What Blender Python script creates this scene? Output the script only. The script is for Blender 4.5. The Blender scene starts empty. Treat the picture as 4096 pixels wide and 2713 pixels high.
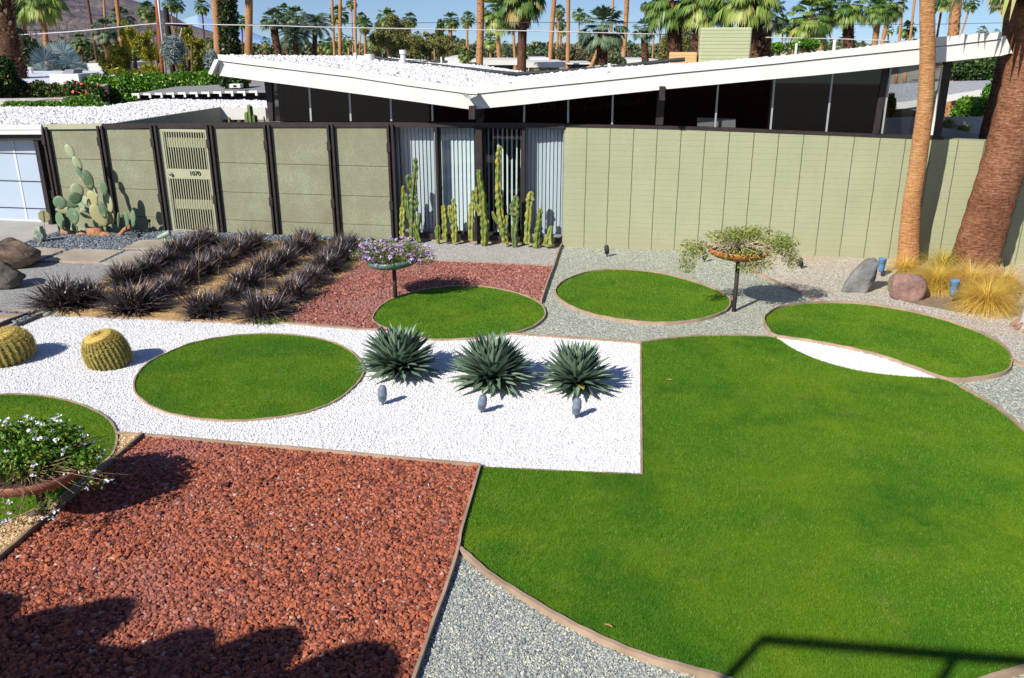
import bpy, math, random
import numpy as np
from mathutils import noise as mnoise
from mathutils import Vector, Matrix
R = math.radians
rs = np.random.RandomState(7); random.seed(7)
scene = bpy.context.scene
COL = scene.collection
# ---------------- camera, sky, sun, exposure
H = 3.7; FPX = 3400.0; PIT = R(19.2); CP, SP = math.cos(PIT), math.sin(PIT)
cam_d = bpy.data.cameras.new('camera'); cam = bpy.data.objects.new('camera', cam_d); COL.objects.link(cam)
cam.location = (0, 0, H); cam.rotation_euler = (R(90) - PIT, 0, 0)
cam_d.sensor_width = 36; cam_d.lens = 36 * FPX / 4096; cam_d.clip_start = 0.05; cam_d.clip_end = 9000
scene.camera = cam
SUN_EL = R(36); SUN_AZ = R(41.5)          # azimuth (from +Y towards +X) in which shadows fall
sd = Vector((math.sin(SUN_AZ) * math.cos(SUN_EL), math.cos(SUN_AZ) * math.cos(SUN_EL), -math.sin(SUN_EL)))
sl = bpy.data.lights.new('sun', 'SUN'); sl.energy = 4.9; sl.angle = R(0.5); sl.color = (1.0, 0.94, 0.84)
so = bpy.data.objects.new('sun', sl); COL.objects.link(so); so.rotation_euler = sd.to_track_quat('-Z', 'Y').to_euler(); so.location = (-20, -20, 30)
world = bpy.data.worlds.new('World'); scene.world = world; world.use_nodes = True
wn = world.node_tree; sky = wn.nodes.new('ShaderNodeTexSky'); sky.sky_type = 'NISHITA'; sky.sun_disc = False
sky.sun_elevation = SUN_EL; sky.sun_rotation = SUN_AZ + math.pi; sky.air_density = 1.0; sky.dust_density = 0.3; sky.ozone_density = 3.0; sky.altitude = 150
tc = wn.nodes.new('ShaderNodeTexCoord'); va = wn.nodes.new('ShaderNodeVectorMath'); va.operation = 'ADD'; va.inputs[1].default_value = (0, 0, .085); vn = wn.nodes.new('ShaderNodeVectorMath'); vn.operation = 'NORMALIZE'
wn.links.new(tc.outputs['Generated'], va.inputs[0]); wn.links.new(va.outputs[0], vn.inputs[0]); wn.links.new(vn.outputs[0], sky.inputs[0])
hs = wn.nodes.new('ShaderNodeHueSaturation'); hs.inputs['Saturation'].default_value = 1.12; hs.inputs['Hue'].default_value = .513; wn.links.new(sky.outputs[0], hs.inputs['Color']); wn.links.new(hs.outputs[0], wn.nodes['Background'].inputs[0]); wn.nodes['Background'].inputs[1].default_value = 0.088
vs = scene.view_settings; vs.view_transform = 'Standard'; vs.look = 'None'; vs.gamma = 1; vs.exposure = 0.35
scene.cycles.max_bounces = 6; scene.cycles.diffuse_bounces = 3; scene.cycles.glossy_bounces = 3; scene.cycles.transparent_max_bounces = 12
scene.cycles.transmission_bounces = 4; scene.cycles.use_denoising = True; scene.cycles.sample_clamp_indirect = 6

# ---------------- measuring helpers: photo pixel (4096 wide) -> place in the world
def ray(x, y):
    u = x - 2048.; v = y - 1356.5
    return np.array([u, FPX * CP - v * SP, -(FPX * SP + v * CP)])
O = np.array([0, 0, H])
def G(x, y, z=0.0):
    d = ray(x, y); return O + d * ((z - H) / d[2])
def at(x, y, Y):
    d = ray(x, y); return O + d * (Y / d[1])
def mpp(Y, x=2048, y=1000):                # metres per photo pixel at world distance Y
    P = at(x, y, Y); return (P[1] * CP - (P[2] - H) * SP) / FPX
FA = G(869, 932); FB = G(3400, 1030); EE = (FB - FA); EE /= np.linalg.norm(EE); NN = np.array([EE[1], -EE[0], 0])
FROT = math.atan2(EE[1], EE[0])
def F(x, y, off=0.0):                      # facade plane, in the house's own axes: (along, depth, height)
    d = ray(x, y); q = FA + NN * off - O; P = O + d * (q.dot(NN) / d.dot(NN))
    return np.array([(P - FA).dot(EE), -off, P[2]])
def FW(x, y, off=0.0):
    l = F(x, y, off); return FA + EE * l[0] + NN * off + np.array([0, 0, l[2]])
def loc2w(p): return FA + EE * p[0] - NN * p[1] + np.array([0, 0, p[2]])
def w2loc(P):
    P = np.array(P); return np.array([(P - FA).dot(EE), -(P - FA).dot(NN), P[2]])

# ---------------- materials
def _n(nt, t, **kw):
    n = nt.nodes.new(t)
    for k, v in kw.items(): setattr(n, k, v)
    return n
def ramp(nt, stops, interp='LINEAR'):
    r = nt.nodes.new('ShaderNodeValToRGB'); cr = r.color_ramp; cr.interpolation = interp
    while len(cr.elements) > 1: cr.elements.remove(cr.elements[0])
    cr.elements[0].position = stops[0][0]; cr.elements[0].color = (*stops[0][1], 1)
    for p, c in stops[1:]:
        e = cr.elements.new(p); e.color = (*c, 1)
    return r
def newmat(name, rough=0.7, spec=0.3, metallic=0):
    m = bpy.data.materials.new(name); m.use_nodes = True; nt = m.node_tree; b = nt.nodes['Principled BSDF']
    b.inputs['Roughness'].default_value = rough; b.inputs['Specular IOR Level'].default_value = spec; b.inputs['Metallic'].default_value = metallic
    return m, nt, b
def mixc(nt, fac, a, b, mode='MIX'):
    mx = _n(nt, 'ShaderNodeMix', data_type='RGBA', blend_type=mode)
    for sock, v in ((0, fac), (6, a), (7, b)):
        if hasattr(v, 'is_linked') or hasattr(v, 'links'): nt.links.new(v, mx.inputs[sock])
        elif sock == 0: mx.inputs[0].default_value = v
        else: mx.inputs[sock].default_value = (*v, 1)
    return mx.outputs[2]
def coords(nt): return _n(nt, 'ShaderNodeTexCoord').outputs['Object']
def noise(nt, vec, scale, detail=4, rough=0.6):
    n = _n(nt, 'ShaderNodeTexNoise'); n.inputs['Scale'].default_value = scale; n.inputs['Detail'].default_value = detail; n.inputs['Roughness'].default_value = rough
    nt.links.new(vec, n.inputs['Vector']); return n.outputs['Fac']
def bump(nt, b, h, strength, dist):
    bp = _n(nt, 'ShaderNodeBump'); bp.inputs['Strength'].default_value = strength; bp.inputs['Distance'].default_value = dist
    nt.links.new(h, bp.inputs['Height']); nt.links.new(bp.outputs[0], b.inputs['Normal']); return bp
def M_plain(name, c1, c2=None, scale=6, rough=0.7, bscale=0, bdist=0.004, spec=0.3, metallic=0, lo=0.35, hi=0.65, stretch=None):
    m, nt, b = newmat(name, rough, spec, metallic)
    v = coords(nt)
    if stretch:
        mp = _n(nt, 'ShaderNodeMapping'); mp.inputs['Scale'].default_value = stretch; nt.links.new(v, mp.inputs[0]); v = mp.outputs[0]
    if c2 is None: c2 = tuple(x * 0.85 for x in c1)
    r = ramp(nt, [(lo, c1), (hi, c2)]); nt.links.new(noise(nt, v, scale), r.inputs[0]); nt.links.new(r.outputs[0], b.inputs['Base Color'])
    if bscale: bump(nt, b, noise(nt, v, bscale, 5), 0.7, bdist)
    return m
def M_rnd(name, stops, rough=0.7, spec=0.25, nscale=0, ncol=None, nlo=0.45, nhi=0.62, bscale=0, bdist=0.003, trans=0):
    """colour picked per piece by its 'rnd' face attribute, plus an optional larger patchiness"""
    m, nt, b = newmat(name, rough, spec)
    a = _n(nt, 'ShaderNodeAttribute', attribute_name='rnd'); r = ramp(nt, stops); nt.links.new(a.outputs['Fac'], r.inputs[0]); c = r.outputs[0]
    if nscale:
        f = ramp(nt, [(nlo, (0, 0, 0)), (nhi, (1, 1, 1))]); nt.links.new(noise(nt, coords(nt), nscale, 3), f.inputs[0]); c = mixc(nt, f.outputs[0], c, ncol)
    nt.links.new(c, b.inputs['Base Color'])
    if bscale: bump(nt, b, noise(nt, coords(nt), bscale, 3), 0.6, bdist)
    if trans:
        t = _n(nt, 'ShaderNodeBsdfTranslucent'); nt.links.new(c, t.inputs[0]); ms = _n(nt, 'ShaderNodeMixShader'); ms.inputs[0].default_value = trans
        nt.links.new(b.outputs[0], ms.inputs[1]); nt.links.new(t.outputs[0], ms.inputs[2]); nt.links.new(ms.outputs[0], nt.nodes['Material Output'].inputs[0])
    return m
def M_gravel(name, stops, cell=80, rough=0.85, bd=0.01, dirt=None, dscale=0.6, dlo=0.5, dhi=0.75):
    m, nt, b = newmat(name, rough, 0.2); v = coords(nt)
    vo = _n(nt, 'ShaderNodeTexVoronoi'); vo.inputs['Scale'].default_value = cell; nt.links.new(v, vo.inputs['Vector'])
    sx = _n(nt, 'ShaderNodeSeparateColor'); nt.links.new(vo.outputs['Color'], sx.inputs[0])
    r = ramp(nt, stops); nt.links.new(sx.outputs[0], r.inputs[0]); c = r.outputs[0]
    if dirt:
        f = ramp(nt, [(dlo, (0, 0, 0)), (dhi, (1, 1, 1))]); nt.links.new(noise(nt, v, dscale, 5), f.inputs[0]); c = mixc(nt, f.outputs[0], c, dirt)
    nt.links.new(c, b.inputs['Base Color'])
    inv = _n(nt, 'ShaderNodeMath', operation='MULTIPLY_ADD'); nt.links.new(vo.outputs['Distance'], inv.inputs[0]); inv.inputs[1].default_value = -1.0; inv.inputs[2].default_value = 1
    ad = _n(nt, 'ShaderNodeMath', operation='ADD'); nt.links.new(inv.outputs[0], ad.inputs[0]); nt.links.new(sx.outputs[1], ad.inputs[1])
    bump(nt, b, ad.outputs[0], 1.0, bd)
    return m

# ---------------- mesh helpers
class MB:
    def __init__(s): s.v = []; s.f = []; s.r = []
    def add(s, vs, fs, r=None):
        o = len(s.v); s.v.extend([tuple(map(float, p)) for p in vs]); r = random.random() if r is None else r
        for f in fs: s.f.append(tuple(i + o for i in f)); s.r.append(r)
        return s
    def box(s, a, b, r=None):
        x0, y0, z0 = a; x1, y1, z1 = b
        return s.add([(x0, y0, z0), (x1, y0, z0), (x1, y1, z0), (x0, y1, z0), (x0, y0, z1), (x1, y0, z1), (x1, y1, z1), (x0, y1, z1)],
                     [(0, 3, 2, 1), (4, 5, 6, 7), (0, 1, 5, 4), (1, 2, 6, 5), (2, 3, 7, 6), (3, 0, 4, 7)], r)
    def hexa(s, q, back, r=None):
        """front quad q (4 points, counter-clockwise) pushed back by the vector back"""
        q = [np.array(p, float) for p in q]; bk = np.array(back, float)
        return s.add(q + [p + bk for p in q], [(0, 1, 2, 3), (7, 6, 5, 4), (0, 4, 5, 1), (1, 5, 6, 2), (2, 6, 7, 3), (3, 7, 4, 0)], r)
    def tube(s, pts, rad, sides=8, r=None, caps=True, lobes=None, up=None):
        pts = [np.array(p, float) for p in pts]; n = len(pts)
        if not hasattr(rad, '__len__'): rad = [rad] * n
        o = len(s.v); vs = []
        t0 = pts[1] - pts[0]; ref = np.array([0, 1, 0.]) if up is None else np.array(up, float)
        if abs(np.dot(t0 / np.linalg.norm(t0), ref)) > .9: ref = np.array([1., 0, 0])
        for i, p in enumerate(pts):
            t = pts[min(i + 1, n - 1)] - pts[max(i - 1, 0)]; t = t / (np.linalg.norm(t) + 1e-9)
            a = np.cross(ref, t); a /= np.linalg.norm(a) + 1e-9; b = np.cross(t, a)
            for k in range(sides):
                th = 2 * math.pi * k / sides; q = rad[i] * (lobes(th, i) if lobes else 1)
                vs.append(p + a * (q * math.cos(th)) + b * (q * math.sin(th)))
        fs = [(i * sides + k, i * sides + (k + 1) % sides, (i + 1) * sides + (k + 1) % sides, (i + 1) * sides + k) for i in range(n - 1) for k in range(sides)]
        if caps: fs += [tuple(reversed(range(sides))), tuple((n - 1) * sides + k for k in range(sides))]
        return s.add(vs, fs, r)
    def lathe(s, prof, c=(0, 0, 0), sides=24, r=None, rib=None, M=None):
        vs = []
        for i, (rr, z) in enumerate(prof):
            for k in range(sides):
                th = 2 * math.pi * k / sides; q = rr * (rib(th, i) if rib else 1); p = np.array([q * math.cos(th), q * math.sin(th), z])
                if M is not None: p = M @ p
                vs.append(p + np.array(c))
        n = len(prof); fs = [(i * sides + k, i * sides + (k + 1) % sides, (i + 1) * sides + (k + 1) % sides, (i + 1) * sides + k) for i in range(n - 1) for k in range(sides)]
        if prof[0][0] > 1e-6: fs.append(tuple(reversed(range(sides))))
        if prof[-1][0] > 1e-6: fs.append(tuple((n - 1) * sides + k for k in range(sides)))
        return s.add(vs, fs, r)
def mesh_np(name, V, Fc, Rn=None, smooth=False):
    """V (n,3); Fc list of (m,k) int arrays; Rn per-face values"""
    me = bpy.data.meshes.new(name); V = np.asarray(V, np.float32)
    me.vertices.add(len(V)); me.vertices.foreach_set('co', V.ravel())
    tot = np.concatenate([np.full(len(f), f.shape[1], np.int32) for f in Fc]); idx = np.concatenate([f.astype(np.int32).ravel() for f in Fc])
    me.loops.add(len(idx)); me.loops.foreach_set('vertex_index', idx)
    me.polygons.add(len(tot)); st = np.concatenate([[0], np.cumsum(tot)[:-1]]).astype(np.int32); me.polygons.foreach_set('loop_start', st)
    try: me.polygons.foreach_set('loop_total', tot)
    except Exception: pass
    me.polygons.foreach_set('use_smooth', np.full(len(tot), smooth, bool))
    if Rn is not None:
        a = me.attributes.new('rnd', 'FLOAT', 'FACE'); a.data.foreach_set('value', np.asarray(Rn, np.float32))
    me.update(calc_edges=True); me.validate(); return me
def mesh_mb(name, mb, smooth=False):
    me = bpy.data.meshes.new(name); me.from_pydata(mb.v, [], mb.f)
    a = me.attributes.new('rnd', 'FLOAT', 'FACE'); a.data.foreach_set('value', np.array(mb.r, np.float32))
    if smooth: me.polygons.foreach_set('use_smooth', np.ones(len(mb.f), bool))
    me.update(); return me
def link(name, me, mat=None, parent=None, loc=None, **props):
    o = bpy.data.objects.new(name, me); COL.objects.link(o)
    if mat is not None and me is not None:
        me.materials.clear()
        me.materials.append(mat)
    if parent is not None: o.parent = parent
    if loc is not None: o.location = loc
    for k, v in props.items(): o[k] = v
    return o
def obj(name, mb, mat, parent=None, smooth=False, loc=None, **props):
    return link(name, mesh_mb(name, mb, smooth), mat, parent, loc, **props)
def thing(name, label, cat, loc=(0, 0, 0), rotz=0, group=None):
    o = bpy.data.objects.new(name, None); COL.objects.link(o); o.location = tuple(map(float, loc)); o.rotation_euler = (0, 0, rotz)
    o.empty_display_size = .1; o['label'] = label; o['category'] = cat
    if group: o['group'] = group
    return o
def tag(o, label, cat, group=None):
    o['label'] = label; o['category'] = cat
    if group: o['group'] = group
    return o
def bevel(o, w=0.006, seg=2):
    m = o.modifiers.new('bevel', 'BEVEL'); m.width = w; m.segments = seg; m.limit_method = 'ANGLE'; return o
def catmull(P, k=6, closed=True):
    P = [np.array(p, float) for p in P]; n = len(P); out = []
    rng = range(n) if closed else range(n - 1)
    for i in rng:
        p0, p1, p2, p3 = (P[(i - 1) % n], P[i], P[(i + 1) % n], P[(i + 2) % n]) if closed else (P[max(i - 1, 0)], P[i], P[i + 1], P[min(i + 2, n - 1)])
        for j in range(k):
            t = j / k; out.append(.5 * ((2 * p1) + (-p0 + p2) * t + (2 * p0 - 5 * p1 + 4 * p2 - p3) * t * t + (-p0 + 3 * p1 - 3 * p2 + p3) * t ** 3))
    if not closed: out.append(P[-1])
    return out
def poly_area(P):
    P = np.array(P); x, y = P[:, 0], P[:, 1]; return .5 * np.sum(x * np.roll(y, -1) - y * np.roll(x, -1))
def inpoly(pts, P):
    P = np.array(P)[:, :2]; x, y = pts[:, 0], pts[:, 1]; c = np.zeros(len(pts), bool); j = len(P) - 1
    for i in range(len(P)):
        xi, yi = P[i]; xj, yj = P[j]
        if yi != yj: c ^= ((yi > y) != (yj > y)) & (x < (xj - xi) * (y - yi) / (yj - yi) + xi)
        j = i
    return c
def edge_dist(pts, P):
    P = np.array(P)[:, :2]; d = np.full(len(pts), 1e9)
    for i in range(len(P)):
        a = P[i]; b = P[(i + 1) % len(P)]; ab = b - a; t = np.clip(((pts - a) @ ab) / (ab @ ab + 1e-12), 0, 1)
        d = np.minimum(d, np.hypot(*(pts - (a + t[:, None] * ab)).T))
    return d
def sample_poly(P, n):
    P2 = np.array(P)[:, :2]; lo, hi = P2.min(0), P2.max(0); A = abs(poly_area(P)); bb = np.prod(hi - lo); out = []
    pts = lo + rs.rand(int(n * bb / A * 1.05) + 10, 2) * (hi - lo); return pts[inpoly(pts, P2)][:n]
def sheet(name, P, z, mat, kind='structure', skirt=0.05):
    P = [np.array([p[0], p[1], z]) for p in P]
    if poly_area(P) < 0: P = P[::-1]
    n = len(P); mb = MB(); low = [p - np.array([0, 0, skirt]) for p in P]
    mb.add(P + low, [tuple(range(n))] + [(i, i + n, (i + 1) % n + n, (i + 1) % n) for i in range(n)], .3)
    o = obj(name, mb, mat); o['kind'] = kind; return o
def rock_templates(nv=6):
    out = []
    base = np.array([(1, 0, 0), (-1, 0, 0), (0, 1, 0), (0, -1, 0), (0, 0, 1), (0, 0, -1)], float)
    fc = np.array([(0, 2, 4), (2, 1, 4), (1, 3, 4), (3, 0, 4), (2, 0, 5), (1, 2, 5), (3, 1, 5), (0, 3, 5)])
    ico = np.array([(-1, 1.618, 0), (1, 1.618, 0), (-1, -1.618, 0), (1, -1.618, 0), (0, -1, 1.618), (0, 1, 1.618), (0, -1, -1.618), (0, 1, -1.618), (1.618, 0, -1), (1.618, 0, 1), (-1.618, 0, -1), (-1.618, 0, 1)]) / 1.9
    icf = np.array([(0, 11, 5), (0, 5, 1), (0, 1, 7), (0, 7, 10), (0, 10, 11), (1, 5, 9), (5, 11, 4), (11, 10, 2), (10, 7, 6), (7, 1, 8), (3, 9, 4), (3, 4, 2), (3, 2, 6), (3, 6, 8), (3, 8, 9), (4, 9, 5), (2, 4, 11), (6, 2, 10), (8, 6, 7), (9, 8, 1)])
    B, FC = (base, fc) if nv == 6 else (ico, icf)
    for i in range(12): out.append((B * (1 + rs.uniform(-.35, .3, (len(B), 1))) + rs.uniform(-.15, .15, B.shape), FC))
    return out
def scatter_rocks(name, XY, z, size, mat, flat=.7, nv=6, smooth=False, parent=None, rr=None, **props):
    """one mesh of many small stones; z may be an array"""
    T = rock_templates(nv); n = len(XY); V = []; Fs = []; off = 0; Rr = []
    sel = rs.randint(0, len(T), n); z = np.broadcast_to(z, (n,)); rr = rs.rand(n) if rr is None else rr
    for k, (tv, tf) in enumerate(T):
        ii = np.where(sel == k)[0]; m = len(ii)
        if not m: continue
        s = size * np.exp(rs.normal(0, .25, m)); sc = s[:, None] * rs.uniform(.75, 1.25, (m, 3))
        q = rs.normal(size=(m, 4)); q /= np.linalg.norm(q, axis=1)[:, None]; w, x, y, zz = q.T
        Rm = np.stack([1 - 2 * (y * y + zz * zz), 2 * (x * y - w * zz), 2 * (x * zz + w * y), 2 * (x * y + w * zz), 1 - 2 * (x * x + zz * zz), 2 * (y * zz - w * x), 2 * (x * zz - w * y), 2 * (y * zz + w * x), 1 - 2 * (x * x + y * y)], 1).reshape(m, 3, 3)
        vv = np.einsum('mij,mvj->mvi', Rm, tv[None] * sc[:, None, :]); vv[:, :, 2] *= flat
        vv[:, :, 0] += XY[ii, 0][:, None]; vv[:, :, 1] += XY[ii, 1][:, None]; vv[:, :, 2] += (z[ii] + s * .25)[:, None]
        V.append(vv.reshape(-1, 3)); Fs.append((tf[None] + (np.arange(m) * len(tv))[:, None, None] + off).reshape(-1, 3)); off += m * len(tv)
        Rr.append(np.repeat(rr[ii], len(tf)))
    me = mesh_np(name, np.concatenate(V), [np.concatenate(Fs)], np.concatenate(Rr), smooth)
    return link(name, me, mat, parent, **props)
def blades(name, XY, z, h, w, mat, lean=.5, parent=None, **props):
    n = len(XY); th = rs.rand(n) * 6.283; hh = h * rs.uniform(.6, 1.25, n); ln = lean * rs.rand(n) * hh; la = rs.rand(n) * 6.283
    dx, dy = np.cos(th) * w / 2, np.sin(th) * w / 2
    V = np.empty((n, 3, 3)); V[:, 0] = np.stack([XY[:, 0] - dx, XY[:, 1] - dy, np.broadcast_to(z, (n,))], 1); V[:, 1] = np.stack([XY[:, 0] + dx, XY[:, 1] + dy, np.broadcast_to(z, (n,))], 1)
    V[:, 2] = np.stack([XY[:, 0] + np.cos(la) * ln, XY[:, 1] + np.sin(la) * ln, z + hh], 1)
    me = mesh_np(name, V.reshape(-1, 3), [np.arange(n * 3).reshape(n, 3)], rs.rand(n)); return link(name, me, mat, parent, **props)
def leaf_np(C, size, aspect=.45, tilt=None, fold=False):
    """n leaves (rhombus quads) at centres C, random orientations"""
    n = len(C); d = rs.normal(size=(n, 3)); d /= np.linalg.norm(d, axis=1)[:, None]
    if tilt is not None: d = d + tilt; d /= np.linalg.norm(d, axis=1)[:, None]
    r = rs.normal(size=(n, 3)); s = np.cross(d, r); s /= np.linalg.norm(s, axis=1)[:, None]
    L = (size * rs.uniform(.6, 1.3, n))[:, None]; W = L * aspect
    V = np.stack([C - d * L / 2, C + s * W / 2, C + d * L / 2, C - s * W / 2], 1)
    return V.reshape(-1, 3), np.arange(n * 4).reshape(n, 4)
def blobpoints(blobs, n, shell=.55):
    """points in the outer part of ellipsoids (cx,cy,cz,rx,ry,rz)"""
    vol = np.array([b[3] * b[4] * b[5] for b in blobs]) ** .7; vol /= vol.sum(); out = []
    for b, v in zip(blobs, vol):
        m = max(3, int(n * v)); d = rs.normal(size=(m, 3)); d /= np.linalg.norm(d, axis=1)[:, None]
        rad = (shell + (1 - shell) * rs.rand(m) ** .6) * rs.uniform(.85, 1.12, m); out.append(np.array(b[:3]) + d * rad[:, None] * np.array(b[3:]))
    return np.concatenate(out)
# ---------------- shared materials
WHITE = M_plain('white_paint', (.70, .69, .655), (.64, .63, .59), 1.3, .55)
BROWN = M_plain('dark_brown_paint', (.026, .019, .019), (.038, .029, .028), 9, .5, 60, .001)
SAGE = (.36, .39, .22)
def M_stucco():
    m, nt, b = newmat('sage_textured_panel', .9, .15); v = coords(nt)
    mp = _n(nt, 'ShaderNodeMapping'); mp.inputs['Scale'].default_value = (1, 1, 2.2); nt.links.new(v, mp.inputs[0])
    f = noise(nt, mp.outputs[0], 42, 4, .85); r = ramp(nt, [(.36, (.15, .165, .10)), (.5, (.29, .305, .205)), (.62, (.47, .485, .35))]); nt.links.new(f, r.inputs[0])
    r2 = ramp(nt, [(.35, (0, 0, 0)), (.75, (1, 1, 1))]); nt.links.new(noise(nt, v, 1.3, 4), r2.inputs[0])
    c = mixc(nt, r2.outputs[0], r.outputs[0], (.22, .21, .14)); nt.links.new(c, b.inputs['Base Color']); bump(nt, b, f, .9, .012); return m
def M_block():
    """painted block: stacked joints every 0.425 m across and 0.102 m up, drawn as grooves"""
    m, nt, b = newmat('painted_block_wall', .75, .2); v = coords(nt); sp = _n(nt, 'ShaderNodeSeparateXYZ'); nt.links.new(v, sp.inputs[0])
    wob = noise(nt, v, 5, 2)
    def groove(sock, period, offs, width, wamp):
        a = _n(nt, 'ShaderNodeMath', operation='MULTIPLY_ADD'); nt.links.new(wob, a.inputs[0]); a.inputs[1].default_value = wamp; nt.links.new(sock, a.inputs[2])
        d = _n(nt, 'ShaderNodeMath', operation='MULTIPLY_ADD'); nt.links.new(a.outputs[0], d.inputs[0]); d.inputs[1].default_value = 1 / period; d.inputs[2].default_value = -offs / period
        f = _n(nt, 'ShaderNodeMath', operation='FRACT'); nt.links.new(d.outputs[0], f.inputs[0])
        c = _n(nt, 'ShaderNodeMath', operation='PINGPONG'); nt.links.new(f.outputs[0], c.inputs[0]); c.inputs[1].default_value = .5
        l = _n(nt, 'ShaderNodeMapRange'); nt.links.new(c.outputs[0], l.inputs[0]); l.inputs[1].default_value = 0; l.inputs[2].default_value = width / period; l.inputs[3].default_value = 1; l.inputs[4].default_value = 0; return l.outputs[0]
    gv = groove(sp.outputs[0], .425, 7.16, .012, .02); gh = groove(sp.outputs[2], .102, .0, .007, .012)
    r = ramp(nt, [(.3, (.355, .370, .235)), (.7, (.315, .335, .21))]); nt.links.new(noise(nt, v, 1.1, 4), r.inputs[0])
    c = mixc(nt, gv, r.outputs[0], (.10, .11, .05))
    g2 = _n(nt, 'ShaderNodeMath', operation='MULTIPLY'); nt.links.new(gh, g2.inputs[0]); g2.inputs[1].default_value = .16; c = mixc(nt, g2.outputs[0], c, (.15, .16, .08))
    dz = _n(nt, 'ShaderNodeMapRange'); nt.links.new(sp.outputs[2], dz.inputs[0]); dz.inputs[1].default_value = .0; dz.inputs[2].default_value = .45; dz.inputs[3].default_value = .55; dz.inputs[4].default_value = 0
    dn = _n(nt, 'ShaderNodeMath', operation='MULTIPLY'); nt.links.new(dz.outputs[0], dn.inputs[0]); nt.links.new(noise(nt, v, 4, 6, .75), dn.inputs[1]); c = mixc(nt, dn.outputs[0], c, (.30, .25, .17))
    st_ = ramp(nt, [(.55, (0, 0, 0)), (.75, (.35, .35, .35))]); mps = _n(nt, 'ShaderNodeMapping'); mps.inputs['Scale'].default_value = (2.2, 2.2, .5); nt.links.new(v, mps.inputs[0]); nt.links.new(noise(nt, mps.outputs[0], 1.6, 6, .7), st_.inputs[0]); c = mixc(nt, st_.outputs[0], c, (.25, .265, .17))
    nt.links.new(c, b.inputs['Base Color'])
    s = _n(nt, 'ShaderNodeMath', operation='MULTIPLY_ADD'); nt.links.new(gh, s.inputs[0]); s.inputs[1].default_value = -.5; nt.links.new(noise(nt, v, 30, 3), s.inputs[2])
    s2 = _n(nt, 'ShaderNodeMath', operation='MULTIPLY_ADD'); nt.links.new(gv, s2.inputs[0]); s2.inputs[1].default_value = -1.5; nt.links.new(s.outputs[0], s2.inputs[2])
    bump(nt, b, s2.outputs[0], .8, .006); return m
def M_glass(name, tint, gloss=.08, rough=.02):
    m = bpy.data.materials.new(name); m.use_nodes = True; nt = m.node_tree; nt.nodes.remove(nt.nodes['Principled BSDF'])
    t = _n(nt, 'ShaderNodeBsdfTransparent'); t.inputs[0].default_value = (*tint, 1); g = _n(nt, 'ShaderNodeBsdfGlossy'); g.inputs['Roughness'].default_value = rough
    lw = _n(nt, 'ShaderNodeLayerWeight'); pw = _n(nt, 'ShaderNodeMath', operation='POWER'); nt.links.new(lw.outputs['Facing'], pw.inputs[0]); pw.inputs[1].default_value = 4; fr = _n(nt, 'ShaderNodeMath', operation='MULTIPLY_ADD'); nt.links.new(pw.outputs[0], fr.inputs[0]); fr.inputs[1].default_value = .85; fr.inputs[2].default_value = gloss; ms = _n(nt, 'ShaderNodeMixShader')
    nt.links.new(fr.outputs[0], ms.inputs[0]); nt.links.new(t.outputs[0], ms.inputs[1]); nt.links.new(g.outputs[0], ms.inputs[2]); nt.links.new(ms.outputs[0], nt.nodes['Material Output'].inputs[0]); return m
STUCCO = M_stucco(); BLOCK = M_block(); GLASS_DARK = M_glass('tinted_glass', (.12, .13, .14), .045); GLASS_MID = M_glass('corner_glass', (.75, .78, .78), .06); GLASS_HALF = M_glass('lighter_tinted_glass', (.42, .44, .45), .05); GLASS = M_glass('clear_glass', (.85, .9, .92))
SAGEP = M_plain('sage_gloss_paint', (.39, .40, .275), (.355, .365, .245), 4, .45)
CONC = M_plain('pale_concrete', (.42, .40, .36), (.34, .325, .295), 1.2, .8, 40, .002)
EDGE = M_plain('pink_concrete_edging', (.46, .33, .24), (.30, .22, .15), 3, .85, 40, .002)
SOIL = M_plain('dry_soil', (.28, .21, .14), (.2, .15, .1), 8, .95, 60, .01)
def M_grass(name, under=False):
    m, nt, b = newmat(name, .65, .2); v = coords(nt)
    a = _n(nt, 'ShaderNodeAttribute', attribute_name='rnd')
    r = ramp(nt, [(0, (.042, .125, .004)), (.45, (.080, .20, .007)), (.8, (.120, .26, .012)), (.985, (.19, .30, .05)), (1, (.36, .36, .15))]); nt.links.new(a.outputs['Fac'], r.inputs[0]); c = r.outputs[0]
    f = ramp(nt, [(.42, (0, 0, 0)), (.66, (.8, .8, .8))]); nt.links.new(noise(nt, v, .8, 6, .7), f.inputs[0]); c = mixc(nt, f.outputs[0], c, (.15, .245, .009))
    mp = _n(nt, 'ShaderNodeMapping'); mp.inputs['Location'].default_value = (7, 3, 0); nt.links.new(v, mp.inputs[0])
    f2 = ramp(nt, [(.50, (0, 0, 0)), (.68, (.75, .75, .75))]); nt.links.new(noise(nt, mp.outputs[0], .7, 6, .7), f2.inputs[0]); c = mixc(nt, f2.outputs[0], c, (.026, .12, .007))
    mp3 = _n(nt, 'ShaderNodeMapping'); mp3.inputs['Location'].default_value = (3, 11, 0); nt.links.new(v, mp3.inputs[0]); f3 = ramp(nt, [(.56, (0, 0, 0)), (.74, (.4, .4, .4))]); nt.links.new(noise(nt, mp3.outputs[0], 2.2, 7, .75), f3.inputs[0]); c = mixc(nt, f3.outputs[0], c, (.24, .24, .07))
    nt.links.new(c, b.inputs['Base Color']); return m
GRASS = M_grass('lawn_grass')

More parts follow.
